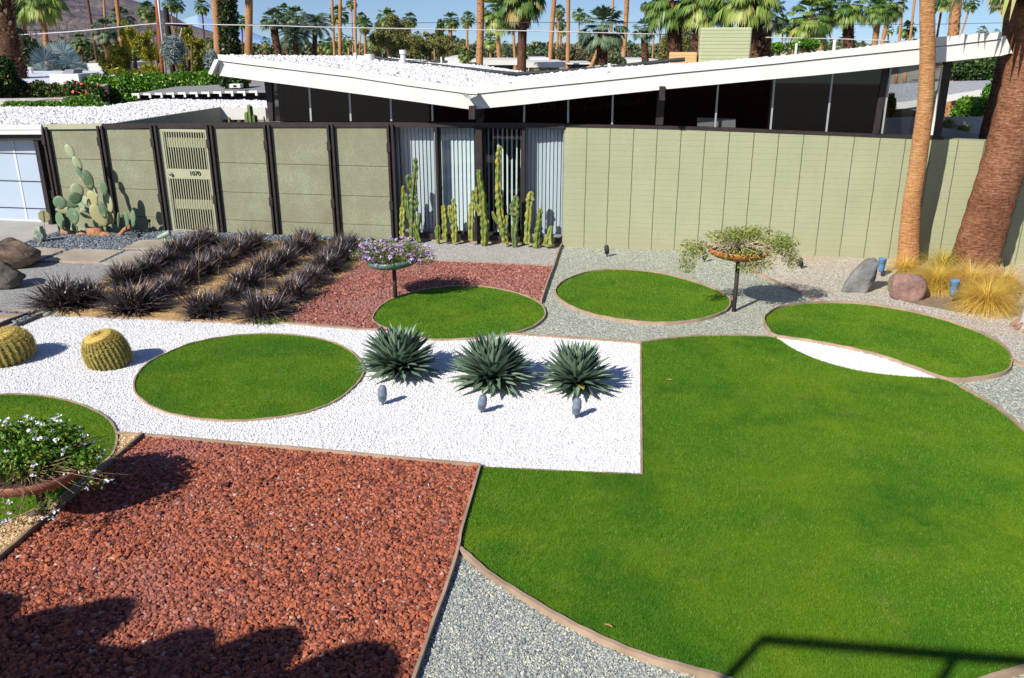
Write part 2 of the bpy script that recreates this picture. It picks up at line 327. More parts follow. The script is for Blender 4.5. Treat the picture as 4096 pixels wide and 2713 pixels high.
# ---------------- the ground: one far-reaching sheet, then beds laid on it
big = [(-3000, -60, 0), (3000, -60, 0), (4500, 6000, 0), (-4500, 6000, 0)]
mb = MB(); mb.add(big, [(0, 1, 2, 3)])
g0 = obj('ground', mb, M_gravel('desert_ground', [(0, (.22, .19, .15)), (.5, (.32, .28, .22)), (1, (.4, .36, .3))], 60, dirt=(.2, .2, .1), dscale=.05)); g0['kind'] = 'structure'; g0.location.z = -.03
PX = lambda L: [G(*p) for p in L]
def wide(L, s=1.7297): return [(x * s, y * s) for x, y in L]
bluegrey = M_gravel('blue_green_gravel', [(0, (.18, .20, .17)), (.3, (.33, .36, .31)), (.7, (.48, .51, .43)), (.9, (.64, .64, .48)), (1, (.80, .80, .70))], 55, dirt=(.42, .41, .33), dscale=.8, dlo=.5, dhi=.8)
tangrey = M_gravel('tan_grey_gravel', [(0, (.24, .225, .19)), (.35, (.46, .425, .365)), (.75, (.62, .575, .49)), (1, (.82, .78, .70))], 55, dirt=(.52, .42, .30), dscale=.7, dlo=.45, dhi=.7)
lightgrey = M_gravel('light_grey_gravel', [(0, (.26, .25, .24)), (.4, (.46, .45, .43)), (.8, (.60, .58, .55)), (1, (.74, .72, .68))], 75, dirt=(.42, .36, .28), dscale=.9, dlo=.6, dhi=.85)
midgrey = M_gravel('mid_grey_gravel', [(0, (.18, .18, .17)), (.4, (.34, .34, .325)), (.8, (.47, .47, .44)), (1, (.62, .61, .57))], 75, dirt=(.33, .30, .24), dscale=.8, dlo=.6, dhi=.85)
whitegr = M_gravel('white_marble_gravel', [(0, (.42, .43, .45)), (.08, (.64, .645, .66)), (.35, (.78, .78, .78)), (1, (.82, .82, .82))], 62, bd=.006, dirt=(.62, .57, .49), dscale=1.3, dlo=.56, dhi=.95)
yellowgr = M_gravel('golden_gravel', [(0, (.30, .15, .04)), (.3, (.56, .33, .12)), (.7, (.72, .46, .19)), (1, (.88, .68, .38))], 70, bd=.012)
redbase = M_gravel('red_lava_base', [(0, (.06, .02, .015)), (1, (.16, .05, .035))], 30, bd=.02)
darkpeb = M_gravel('slate_pebble_base', [(0, (.05, .06, .07)), (.6, (.11, .13, .16)), (1, (.25, .28, .32))], 30, bd=.03)
sheet('gravel_bed', [(-9, -3, 0), (16, -3, 0), (26, 13.2, 0), FW(4096, 1040) + EE * 6, FW(2254, 973), FW(232, 927), FW(232, 927) - EE * 3, (-14, 14, 0)], 0.0, bluegrey)
sheet('gravel_bed', PX([(2981, 1042), (3009, 1083), (3058, 1110), (3110, 1134), (3237, 1191), (3312, 1216), (3628, 1260), (3915, 1350), (4046, 1443), (4110, 1470), (4700, 1600), (5400, 1300)]) + [FW(4300, 1030) + EE * 3, FW(2985, 1010)], .004, tangrey)
sheet('gravel_bed', PX([(2254, 973), (2218, 1070), (1440, 1040), (1560, 948)]), .004, lightgrey)
sheet('gravel_bed', PX([(-900, 1045), (144, 1050), (530, 1058), (600, 1150), (200, 1248), (-1200, 1250)]), .004, midgrey)
sheet('gravel_bed', PX([(-1200, 1276), (112, 1275), (40, 1310), (-1400, 1500)]), .004, tangrey)
WP = PX([(168, 1269), (325, 1271), (1022, 1301), (1104, 1294), (1510, 1325), (2032, 1341), (2561, 1377), (2565, 1904), (1920, 1873), (570, 1752), (472, 1742), (-900, 1800), (-1300, 1400), (-100, 1370)])
sheet('white_gravel_bed', WP, .008, whitegr)
SLV = PX([(3095, 1348), (3168, 1398), (3254, 1438), (3340, 1466), (3427, 1487), (3513, 1501), (3628, 1512), (3775, 1524), (3656, 1478), (3513, 1429), (3369, 1395), (3226, 1369)])
sheet('white_gravel_bed', SLV, .012, whitegr)
RF = PX([(572, 1752), (1918, 1875), (1834, 2205), (1660, 2713), (1600, 2900), (-500, 2900), (-260, 2400), (0, 2250)])
RB = PX([(1458, 1047), (1670, 1046), (2214, 1071), (2186, 1149), (2164, 1218), (2000, 1330), (1510, 1325), (1108, 1295)])
sheet('red_rock_bed', RF, .006, redbase); sheet('red_rock_bed', RB, .012, redbase)
YB = PX([(200, 1250), (420, 1120), (530, 1058), (800, 960), (1430, 950), (1458, 1047), (1106, 1295), (1022, 1300), (325, 1270)])
sheet('golden_gravel_bed', YB, .012, yellowgr)
YS = PX([(470, 1749), (570, 1751), (311, 1981), (124, 2139), (0, 2247), (-260, 2400), (-500, 2250), (0, 2108), (207, 2019), (290, 1965), (414, 1861), (452, 1824)])
sheet('golden_gravel_bed', YS, .010, yellowgr)
PEB = [G(84, 979), G(235, 929), FW(700, 930), FW(1590, 945), G(1560, 950), G(1430, 962), G(800, 975), G(530, 1058), G(144, 1049), G(-900, 1045), G(-900, 985)]
sheet('pebble_bed', PEB, .010, darkpeb)
drv = sheet('driveway', [G(-1500, 870), F(-100, 893), G(84, 981), G(-1500, 986)][:1] + [loc2w(F(-900, 893, -.5) * np.array([1, 1, 0])), loc2w(F(228, 893, -.5) * np.array([1, 1, 0])), G(235, 931), G(84, 981), G(-1500, 1000)], .03, CONC)
# slabs of the front walk
SL = [([(-200, 985), (107, 988), (269, 995), (149, 1039), (-200, 1034)], 'pale grey walk slab reaching under the big boulder'), ([(297, 994), (497, 1000), (395, 1048), (172, 1041)], 'pale walk slab crossed by a pointed shadow, before the prickly pear'),
      ([(511, 1002), (760, 1004), (690, 1056), (409, 1051)], 'brownish walk slab partly under the dark grass clumps'), ([(557, 960), (740, 955), (700, 998), (488, 995)], 'ochre stained walk slab nearest the slatted gate')]
SLABM = M_plain('stained_slab', (.44, .40, .33), (.33, .27, .20), 1.6, .8, 30, .002)
for P, lb in SL:
    P3 = [G(x, y, .04) for x, y in P]; mb = MB(); n = len(P3); P3 = P3 if poly_area(P3) > 0 else P3[::-1]
    mb.add(P3 + [p - np.array([0, 0, .05]) for p in P3], [tuple(range(n))] + [(i, i + n, (i + 1) % n + n, (i + 1) % n) for i in range(n)])
    o = tag(obj('paving_slab', mb, SLABM), lb, 'paving slab', 'slabs of the front walk'); bevel(o, .006)
mb = MB(); q = [loc2w(F(x, y, o_) * np.array([1, 1, 0])) for x, y, o_ in ((690, 932, .02), (869, 932, .02), (875, 932, .42), (684, 932, .42))]
mb.add([p + np.array([0, 0, .03]) for p in q] + [p - np.array([0, 0, .01]) for p in q], [(3, 2, 1, 0), (0, 1, 5, 4), (1, 2, 6, 5), (2, 3, 7, 6), (3, 0, 4, 7)]); tag(obj('door_step', mb, CONC), 'grey concrete step at the foot of the slatted gate', 'step')

# ---------------- lawns
LAW = {}
LAW['a'] = catmull(PX(wide([(310, 900), (318, 870), (345, 842), (385, 821), (450, 796), (540, 780), (640, 776), (740, 787), (805, 812), (838, 845), (840, 868), (820, 897), (770, 935), (690, 962), (580, 976), (480, 975), (380, 957), (325, 925)])))
LAW['b'] = catmull(PX(wide([(863, 735), (885, 708), (930, 687), (990, 672), (1060, 665), (1130, 668), (1200, 683), (1245, 703), (1260, 722), (1255, 742), (1220, 765), (1150, 781), (1060, 789), (985, 788), (910, 770), (868, 750)])))
LAW['c'] = catmull(PX([(2221, 1176), (2232, 1150), (2260, 1128), (2317, 1105), (2383, 1090), (2460, 1084), (2559, 1089), (2669, 1105), (2778, 1135), (2861, 1165), (2910, 1193), (2920, 1218), (2905, 1248), (2844, 1275), (2756, 1293), (2641, 1300), (2531, 1293), (2394, 1271), (2295, 1238), (2240, 1205)]))
LAW['d'] = catmull(PX([(3055, 1291), (3065, 1268), (3111, 1240), (3197, 1224), (3312, 1218), (3455, 1224), (3628, 1251), (3771, 1286), (3915, 1337), (4001, 1383), (4038, 1423), (4044, 1464), (4018, 1500), (3915, 1523), (3788, 1527), (3656, 1481), (3513, 1432), (3369, 1398), (3226, 1372), (3105, 1354), (3072, 1328)]))
LAW['o'] = catmull(PX([(-120, 1600), (0, 1586), (72, 1585), (180, 1592), (288, 1614), (381, 1650), (439, 1689), (464, 1732), (468, 1776), (452, 1824), (414, 1861), (290, 1965), (207, 2019), (62, 2083), (-120, 2160), (-400, 2200), (-650, 2050), (-650, 1850), (-450, 1680)]))
arc_top = catmull(PX([(2561, 1377), (2641, 1364), (2778, 1351), (2916, 1348), (3025, 1350), (3102, 1357), (3168, 1398), (3254, 1438), (3340, 1466), (3427, 1487), (3513, 1501), (3628, 1512), (3771, 1524), (3875, 1574), (3978, 1635), (4094, 1730), (4280, 1930), (4420, 2200), (4380, 2480), (4180, 2650), (4007, 2712), (3750, 2790), (3450, 2830), (3100, 2790), (2837, 2712), (2595, 2646), (2422, 2577), (2249, 2491), (2076, 2387), (1955, 2309), (1877, 2240), (1834, 2205)]), closed=False)
LAW['e'] = arc_top + PX([(1850, 2130), (1920, 1875), (2563, 1904)])
zl = .03
for k, P in LAW.items():
    P = np.array(P); sheet('lawn', P, zl - .012, GRASS)
    A = abs(poly_area(P)); dens = 17000 if k == 'e' else (13000 if k in 'ao' else 9000)
    pts = sample_poly(P, int(A * dens)); vis = pts[:, 1] > 3.9; pts = pts[vis]
    ed = edge_dist(pts, P); blades('grass', pts, zl - .014, (.019 if k in 'eo' else .018), (.0042 if k in 'eao' else .0065), GRASS, 1.1, kind='stuff')
# ---------------- edging strips: thin boards standing on edge
def strip(pts, w=.03, h=.06, closed=False, z0=-.02, hs=None):
    P = [np.array(p, float) for p in pts]; n = len(P); mb = MB(); vs = []
    for i in range(n):
        a = P[(i - 1) % n] if closed or i else P[0]; b = P[(i + 1) % n] if closed or i < n - 1 else P[-1]
        t = (b - a)[:2]; t /= np.linalg.norm(t) + 1e-9; s = np.array([-t[1], t[0], 0]) * w / 2; hh = hs[i] if hs is not None else h
        hh = hh + .003 * math.sin(i * 1.7)
        for q, z in ((P[i] + s, z0), (P[i] + s, hh), (P[i] - s, hh), (P[i] - s, z0)): vs.append((q[0], q[1], z))
    fs = []
    for i in range(n if closed else n - 1):
        j = (i + 1) % n
        for k in range(3): fs.append((i * 4 + k, j * 4 + k, j * 4 + k + 1, i * 4 + k + 1))
    if not closed: fs += [(3, 2, 1, 0), ((n - 1) * 4, (n - 1) * 4 + 1, (n - 1) * 4 + 2, (n - 1) * 4 + 3)]
    return mb.add(vs, fs)
EDS = [('a', 'round pinkish edging around the grass circle left of the agaves', .032), ('b', 'round brown edging around the grass circle in front of the purple flower bowl', .038), ('c', 'round tan edging around the grass circle beside the orange bowl', .045),
       ('d', 'oval brown edging around the far right lawn above the white sliver', .055), ('o', 'curved edging around the lawn under the white flower bowl', .032)]
for k, lb, h in EDS: tag(obj('lawn_edging', strip(LAW[k], .018, h, True), EDGE), lb, 'edging')
i0 = next(i for i, p in enumerate(arc_top) if p[1] < G(4094, 1731)[1] + .05)
tag(obj('lawn_edging', strip(arc_top[:6 * 5 + 1], .026, .035), EDGE), 'thin curved edging at the back of the big lawn, left of the white sliver', 'edging')
tag(obj('lawn_edging', strip(arc_top[6 * 13 - 2:], .034, .045), EDGE), 'thick pink curb curving around the front and right of the big lawn', 'edging')
def straight(L, lb, w=.02, h=.032, cat='edging', mat=EDGE, k=4):
    P = catmull(PX(L), k, False) if len(L) > 2 else PX(L); return tag(obj('garden_edging', strip(P, w, h), mat), lb, cat)
straight([(325, 1271), (700, 1284), (1022, 1301)], 'long pink edging between the golden bed and the white gravel')
straight([(1104, 1294), (1300, 1311), (1512, 1326)], 'wide pink edging between back red rock and white gravel', .06)
straight([(2032, 1341), (2300, 1358), (2561, 1377)], 'short pink edging behind the white gravel and right agaves', .035)
straight([(2562, 1378), (2564, 1650), (2566, 1904)], 'straight edging along the right side of the white gravel', .022, .03)
straight([(2566, 1904), (2200, 1888), (1922, 1874)], 'edging between the white gravel corner and the big lawn', .018, .02)
straight([(472, 1744), (572, 1751), (1200, 1806), (1920, 1873)], 'long pink edging behind the front red rock bed', .026, .045)
straight([(1921, 1874), (1885, 2000), (1845, 2140), (1834, 2205), (1790, 2350), (1735, 2500), (1660, 2720), (1610, 2850)], 'bent bender board running down the right side of the front red rocks', .022, .05)
straight([(573, 1752), (430, 1875), (311, 1984), (236, 2050), (124, 2141), (0, 2249), (-120, 2340)], 'diagonal wooden edging left of the front red rocks', .024, .06, mat=M_plain('weathered_board', (.30, .21, .13), (.2, .15, .1), 8, .8, 50, .002, stretch=(1, 1, 6)))
straight([(1480, 1046), (1670, 1044), (1940, 1057), (2216, 1069)], 'pink edging between the cactus gravel and the back red rocks', .05)
straight([(2254, 973), (2235, 1010), (2216, 1069), (2200, 1110), (2186, 1149), (2164, 1216)], 'thin wavy brown edging right of the back red rocks', .022, .06)
straight([(2981, 1042), (3009, 1083), (3058, 1110), (3110, 1134), (3170, 1160), (3237, 1191), (3306, 1216)], 'curved pink edging half hidden by the shadow of the orange bowl', .05, .03)
straight([(4042, 1443), (4110, 1470), (4400, 1570)], 'short pink edging at the right border beside the oval lawn', .05, .03)
straight([(-200, 1045), (144, 1048), (302, 1053), (530, 1059)], 'pink edging between the walk pebbles and the grey gravel', .05, .03)
straight([(-300, 1250), (0, 1252), (138, 1252)], 'pink curb strip behind the row of slate pebbles at the left', .16, .03)
straight([(-300, 1269), (0, 1270), (106, 1269)], 'pink curb strip before the row of slate pebbles at the left', .17, .03)
STEEL = M_plain('dark_steel_edge', (.10, .07, .06), (.16, .12, .10), 12, .6)
straight([(114, 1266), (46, 1290), (-60, 1335)], 'dark steel edging, left one of the channel by the barrel cacti', .02, .06, mat=STEEL)
straight([(170, 1268), (75, 1309), (-30, 1355)], 'dark steel edging, right one of the channel by the barrel cacti', .02, .06, mat=STEEL)
# ---------------- loose stone: real rocks
REDB = M_rnd('pink_red_lava_rock', [(0, (.11, .045, .04)), (.3, (.25, .095, .078)), (.7, (.36, .14, .11)), (.93, (.45, .20, .155)), (1, (.46, .34, .30))], .9, .1, nscale=.8, ncol=(.32, .165, .145), nlo=.5, nhi=.7, bscale=90, bdist=.004)
REDR = M_rnd('red_lava_rock', [(0, (.09, .033, .027)), (.25, (.22, .075, .055)), (.55, (.37, .112, .062)), (.9, (.49, .155, .08)), (.985, (.36, .20, .165)), (1, (.6, .5, .45))], .9, .1, nscale=.5, ncol=(.34, .14, .12), nlo=.55, nhi=.75, bscale=90, bdist=.004)
pts = sample_poly(RF, 60000); pts = pts[pts[:, 1] > 4.0]; scatter_rocks('lava_rocks', pts, .003 + .012 * rs.rand(len(pts)), .0144, REDR, .8, 12, kind='stuff')
pts = sample_poly(RB, 32000); scatter_rocks('lava_rocks', pts[~inpoly(pts, np.array(LAW['b']))], .014, .0145, REDB, .8, 12, kind='stuff')
PEBR = M_rnd('slate_pebbles', [(0, (.06, .075, .09)), (.5, (.14, .17, .20)), (.9, (.24, .28, .32)), (1, (.42, .42, .40))], .6, .3)
pts = sample_poly(PEB, 26000); slabpoly = [np.array([G(x, y, .04) for x, y in P]) for P, _ in SL]
keep = pts[:, 0] > -12
for sp_ in slabpoly: keep &= ~inpoly(pts, sp_)
scatter_rocks('slate_pebbles', pts[keep], .016, .017, PEBR, .6, 12, True, kind='stuff')
big_p = np.array([FW(x, 945, .25)[:2] + rs.normal(0, .05, 2) for x in np.linspace(1040, 1560, 90)]); scatter_rocks('slate_pebbles', big_p, .03, .035, PEBR, .7, 12, True, kind='stuff')
big_p = np.array([G(x, 1259 + rs.uniform(-2, 2))[:2] for x in np.linspace(-60, 118, 60)]); scatter_rocks('slate_pebbles', big_p, .02, .025, PEBR, .6, 12, True, kind='stuff')
CH = PX([(114, 1268), (168, 1268), (75, 1307), (46, 1292)]); scatter_rocks('slate_pebbles', sample_poly(CH, 90), .02, .022, PEBR, .6, 12, True, kind='stuff')
YR = M_rnd('golden_stones', [(0, (.30, .18, .08)), (.5, (.55, .38, .19)), (1, (.80, .66, .45))], .85)
pts = sample_poly(YS, 9000); scatter_rocks('golden_stones', pts[pts[:, 0] > -5], .012, .011, YR, .7, kind='stuff')
BR = M_rnd('blue_grey_stones', [(0, (.15, .18, .18)), (.5, (.34, .38, .38)), (.8, (.46, .48, .45)), (1, (.75, .72, .52))], .85)
TR = PX([(1834, 2215), (1877, 2255), (2076, 2405), (2249, 2508), (2422, 2592), (2595, 2665), (2837, 2740), (2900, 2840), (1620, 2840), (1670, 2700), (1790, 2360)])
scatter_rocks('blue_grey_stones', sample_poly(TR, 16000), .002, .0075, BR, .7, kind='stuff')
WR = M_rnd('white_stones', [(0, (.54, .55, .57)), (.2, (.77, .77, .77)), (1, (.82, .82, .82))], .8)
pts = sample_poly(WP, 110000); kp = (pts[:, 0] > -8) & ~inpoly(pts, np.array(LAW['a'])) & ~inpoly(pts, np.array(LAW['o'])) & ~inpoly(pts, np.array(LAW['b']))
scatter_rocks('white_stones', pts[kp], .008, .0085, WR, .7, kind='stuff'); scatter_rocks('white_stones', sample_poly(SLV, 5000), .012, .0085, WR, .7, kind='stuff')

# ---------------- the house
house = thing('house', 'low modern house with white butterfly roof, sage walls and dark clerestory glass', 'house', FA, FROT)
def quadF(L, off=0, thick=.05, mb=None, back=None):
    """L: four photo points (counter-clockwise seen from the street: bottom-left, bottom-right, top-right, top-left)"""
    mb = mb or MB(); return mb.hexa([F(x, y, off) for x, y in L], (0, thick, 0))
# block wall with its sloping, slightly wavy top
def wallstrip(tops, z0, off, thick, samples=None):
    T = [F(x, y, off) for x, y in tops]; mb = MB()
    for a, b in zip(T[:-1], T[1:]):
        mb.hexa([(a[0], -off, z0), (b[0], -off, z0), (b[0], -off, b[2]), (a[0], -off, a[2])], (0, thick, 0))
    return mb
def ribbon(top, bot, thick, y):
    """one closed strip between two polylines of (x,z) in house axes"""
    n = len(top); vs = [(p[0], y, p[1]) for p in bot] + [(p[0], y, p[1]) for p in top]; vs += [(a, b + thick, c) for a, b, c in vs]
    fs = []
    for i in range(n - 1):
        fs += [(i, i + 1, n + i + 1, n + i), (3 * n + i, 3 * n + i + 1, 2 * n + i + 1, 2 * n + i), (n + i, n + i + 1, 3 * n + i + 1, 3 * n + i), (2 * n + i, 2 * n + i + 1, i + 1, i)]
    fs += [(0, n, 3 * n, 2 * n), (n - 1, 3 * n - 1, 4 * n - 1, 2 * n - 1)]
    return MB().add(vs, [tuple(reversed(f)) for f in fs][0:0] + fs)
wt = [F(x, y, .02) for x, y in [(2258, 506), (2540, 511), (2800, 518), (3100, 530), (3330, 539), (3562, 552), (3775, 558), (3962, 565), (4200, 578)]]
TW = [(p[0], p[2]) for p in wt] + [(19.5, 2.08)]; ribbonwall = ribbon(TW, [(x, -.15) for x, z in TW], .3, -.02)
obj('block_wall', ribbonwall, BLOCK, house)
capm = ribbon([(x, z + .012) for x, z in TW[:6]], [(x, z + .001) for x, z in TW[:6]], .0, -.02)
# dark head beam above fence and glass doors, clerestory sill
hb = [F(x, y, .06) for x, y in [(404, 497), (700, 494), (1000, 491), (1300, 490), (1576, 490), (1900, 491), (2100, 492), (2258, 495)]]
obj('head_beam', ribbon([(p[0], p[2]) for p in hb], [(p[0], p[2] - .085) for p in hb], .14, -.06), BROWN, house)
sb = [F(x, y, .035) for x, y in [(2250, 496), (2540, 501), (2800, 508), (3082, 519), (3305, 528), (3528, 537), (3680, 543), (3776, 547)]]
obj('window_sill', ribbon([(p[0], p[2]) for p in sb], [(p[0], p[2] - .055) for p in sb], .15, -.035), BROWN, house)
# roof: the front edge in three polylines (photo points) on a plane 0.8 m before the walls
OH = .58
TOP = [(870, 218), (1000, 233), (1200, 255), (1400, 280), (1620, 312), (1836, 345), (1870, 349), (1906, 348), (2100, 328), (2344, 303), (2697, 262), (3100, 228), (3247, 211), (3400, 196), (3679, 160), (3739, 150), (4009, 128)]
SEAM = [(877, 243), (1000, 259), (1200, 283), (1400, 307), (1620, 341), (1850, 372), (1880, 376), (1912, 375), (2100, 354), (2344, 330), (2697, 293), (3100, 255), (3247, 239), (3400, 223), (3679, 194), (3739, 187), (4004, 156)]
BOT = [(877, 303), (1000, 319), (1200, 345), (1400, 372), (1620, 402), (1850, 434), (1885, 438), (1915, 436), (2100, 418), (2344, 390), (2637, 360), (3100, 316), (3247, 303), (3400, 288), (3679, 258), (3739, 252), (4009, 223)]
lt = [F(x, y, OH + .02) for x, y in TOP]; lm = [F(x, y, OH + .02) for x, y in SEAM]; lm2 = [F(x, y + 3, OH) for x, y in SEAM]; lb_ = [F(x, y, OH) for x, y in BOT]
roof = obj('roof', ribbon([(p[0], p[2]) for p in lm2], [(p[0], p[2]) for p in lb_], .1, -OH), WHITE, house)
obj('gravel_stop', ribbon([(p[0], p[2]) for p in lt], [(p[0], p[2]) for p in lm], .12, -OH - .03), WHITE, roof)
RD = 8.0                                          # roof depth behind the fascia
xs = np.array([p[0] for p in lt]); zt = np.array([p[2] for p in lt])
def roof_z(x, y):
    """roof deck height in house axes"""
    z = np.interp(x, xs, zt); dep = (y + OH) / RD
    drop = (np.clip((4.2 - x) / 4.2, 0, 1) * .16 + np.clip((x - 7.5) / 6, 0, 1) * .62) * dep; return z - .03 - drop
nx, ny = 60, 14; gx = np.linspace(xs[0] + .02, xs[-1] - .02, nx); gy = np.linspace(-OH + .1, RD - OH, ny); X, Y = np.meshgrid(gx, gy, indexing='ij'); Z = roof_z(X, Y)
V = np.stack([X, Y, Z], -1).reshape(-1, 3); V2 = V.copy(); V2[:, 2] -= .33
fq = np.array([[i * ny + j, (i + 1) * ny + j, (i + 1) * ny + j + 1, i * ny + j + 1] for i in range(nx - 1) for j in range(ny - 1)])
side = []
for i in range(nx - 1): side += [[i * ny + ny - 1, (i + 1) * ny + ny - 1, (i + 1) * ny + ny - 1 + nx * ny, i * ny + ny - 1 + nx * ny]]
for j in range(ny - 1): side += [[j + 1, j, j + nx * ny, j + 1 + nx * ny], [(nx - 1) * ny + j, (nx - 1) * ny + j + 1, (nx - 1) * ny + j + 1 + nx * ny, (nx - 1) * ny + j + nx * ny]]
link('roof_deck', mesh_np('roof_deck', np.concatenate([V, V2]), [fq, fq[:, ::-1] + nx * ny, np.array(side)]), WHITE, roof)
n = 46000; rx = xs[0] + .1 + rs.rand(n) * (xs[-1] - xs[0] - .2); ry = -OH + .12 + rs.rand(n) ** 1.25 * (RD - .2)
ROOFR = M_rnd('white_roof_stone', [(0, (.42, .42, .45)), (.2, (.68, .68, .69)), (1, (.80, .80, .79))], .85)
scatter_rocks('roof_gravel', np.stack([rx, ry], 1), roof_z(rx, ry) + .005, .028, ROOFR, .75, 12, parent=house, kind='stuff')
# end boards of the fascia, sticking out
mb = MB(); mb.hexa([F(832, 294, OH + .1), F(846, 300, OH + .1), F(873, 240, OH + .1), F(858, 237, OH + .1)], (0, .5, 0)); obj('end_board', mb, WHITE, roof); mb = MB(); mb.hexa([F(4009, 222, OH + .02), F(4050, 212, OH + .02), F(4022, 142, OH + .02), F(4006, 150, OH + .02)], (0, .5, 0))
obj('end_board', mb, WHITE, roof)
# scupper lip at the valley and the two beam ends
mb = MB(); a, b_, c_ = F(1859, 374, OH + .02), F(1890, 386, OH + .3), F(1915, 362, OH + .02); vs = []
for t in np.linspace(0, 1, 9):
    ang = math.pi * t; x = a[0] + (c_[0] - a[0]) * t; z = a[2] + .02 - .07 * math.sin(ang); vs += [(x, -OH - .02, z), (x + .02, -OH - .30, z - .015)]
mb.add(vs, [(2 * i, 2 * i + 1, 2 * i + 3, 2 * i + 2) for i in range(8)] + [(2 * i + 2, 2 * i + 3, 2 * i + 1, 2 * i) for i in range(0)])
o = obj('scupper', mb, M_plain('scupper_metal', (.55, .54, .5), (.42, .42, .4), 8, .5), roof); md = o.modifiers.new('s', 'SOLIDIFY'); md.thickness = .008
for (x0, y0, x1, y1) in ((1875, 424, 1899, 478), (2637, 346, 2660, 402)):
    q = [F(x0, y1, OH + .1), F(x1, y1, OH + .1), F(x1, y0, OH + .1), F(x0, y0, OH + .1)]; o = obj('beam_end', MB().hexa(q, (0, OH + .3, 0)), BROWN, house)
# posts of the upper wall
for L in ([(1076, 487), (1092, 487), (1086, 325), (1056, 325)], [(1905, 492), (1934, 492), (1938, 430), (1909, 430)], [(2600, 500), (2652, 500), (2660, 355), (2627, 355)][0:0] or [(2622, 500), (2652, 501), (2662, 358), (2630, 358)], [(3732, 545), (3764, 547), (3812, 240), (3781, 242)], [(3490, 535), (3515, 535), (3556, 262), (3535, 262)]):
    obj('post', quadF(L, .03, .12), BROWN, house)
mb = MB(); mb.hexa([F(3722, 541, .01), F(3733, 541, .01), F(3774, 260, .01), F(3769, 260, .01)], (0, .05, 0)); obj('mullion', mb, WHITE, house)
MUL = M_plain('aluminium', (.42, .44, .46), (.36, .38, .4), 8, .4, metallic=.3)
mull = [((1244, 485), (1236, 340)), ((1403, 485), (1397, 362)), ((1565, 485), (1562, 385)), ((1730, 485), (1728, 408)), ((2096, 490), (2097, 412)), ((2272, 492), (2273, 392)), ((2448, 498), (2452, 376)), ((2860, 509), (2873, 336)), ((3082, 518), (3099, 316)), ((3305, 527), (3332, 292)), ((3528, 535), (3564, 270))]
for (xb, yb), (xt, yt) in mull:
    obj('mullion', quadF([(xb - 3.5, yb), (xb + 3.5, yb), (xt + 3.5, yt), (xt - 3.5, yt)], .02, .05), MUL, house)
# clerestory panes
bx = [1092] + [m[0][0] for m in mull[:4]] + [1905]; tx = [1086] + [m[1][0] for m in mull[:4]] + [1909]
bx2 = [1934] + [m[0][0] for m in mull[4:7]] + [2622]; tx2 = [1938] + [m[1][0] for m in mull[4:7]] + [2630]
bx3 = [2652] + [m[0][0] for m in mull[7:]] + [3722]; tx3 = [2662] + [m[1][0] for m in mull[7:]] + [3769]
def ybot(x): return float(np.interp(x, [1092, 1900, 2258, 2540, 2800, 3082, 3305, 3528, 3735], [486, 488, 492, 499, 506, 516, 526, 534, 542]))
def ytop(x): return float(np.interp(x, [p[0] for p in BOT], [p[1] for p in BOT]))
for B, T in ((bx, tx), (bx2, tx2), (bx3, tx3)):
    for i in range(len(B) - 1):
        obj('clerestory_pane', MB().add([F(B[i], ybot(B[i]), 0), F(B[i + 1], ybot(B[i + 1]), 0), F(T[i + 1], ytop(T[i + 1]) - 14, 0), F(T[i], ytop(T[i]) - 14, 0)], [(0, 1, 2, 3)]), GLASS_MID if B[i] > 3500 else (GLASS_HALF if 2640 < B[i] < 3000 else GLASS_DARK), house)
# dark rooms behind the glass: floor, back and side walls
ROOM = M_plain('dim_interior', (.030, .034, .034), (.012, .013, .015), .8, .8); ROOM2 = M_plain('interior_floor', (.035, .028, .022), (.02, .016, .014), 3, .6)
xl = F(1088, 480)[0]; xr = F(3530, 520)[0]
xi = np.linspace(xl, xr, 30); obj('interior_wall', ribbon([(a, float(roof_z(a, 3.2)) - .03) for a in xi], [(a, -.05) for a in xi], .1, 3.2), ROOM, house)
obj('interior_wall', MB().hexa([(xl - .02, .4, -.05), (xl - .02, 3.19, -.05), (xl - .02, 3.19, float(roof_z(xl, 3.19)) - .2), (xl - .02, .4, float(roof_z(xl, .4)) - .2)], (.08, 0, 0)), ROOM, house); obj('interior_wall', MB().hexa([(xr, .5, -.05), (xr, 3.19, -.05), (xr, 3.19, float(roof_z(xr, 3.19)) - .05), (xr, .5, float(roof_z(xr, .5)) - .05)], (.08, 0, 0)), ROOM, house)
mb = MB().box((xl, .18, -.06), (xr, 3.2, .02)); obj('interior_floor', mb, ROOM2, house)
ply = [F(x, y, -.15) for x, y in ((2660, 470), (3760, 545))]
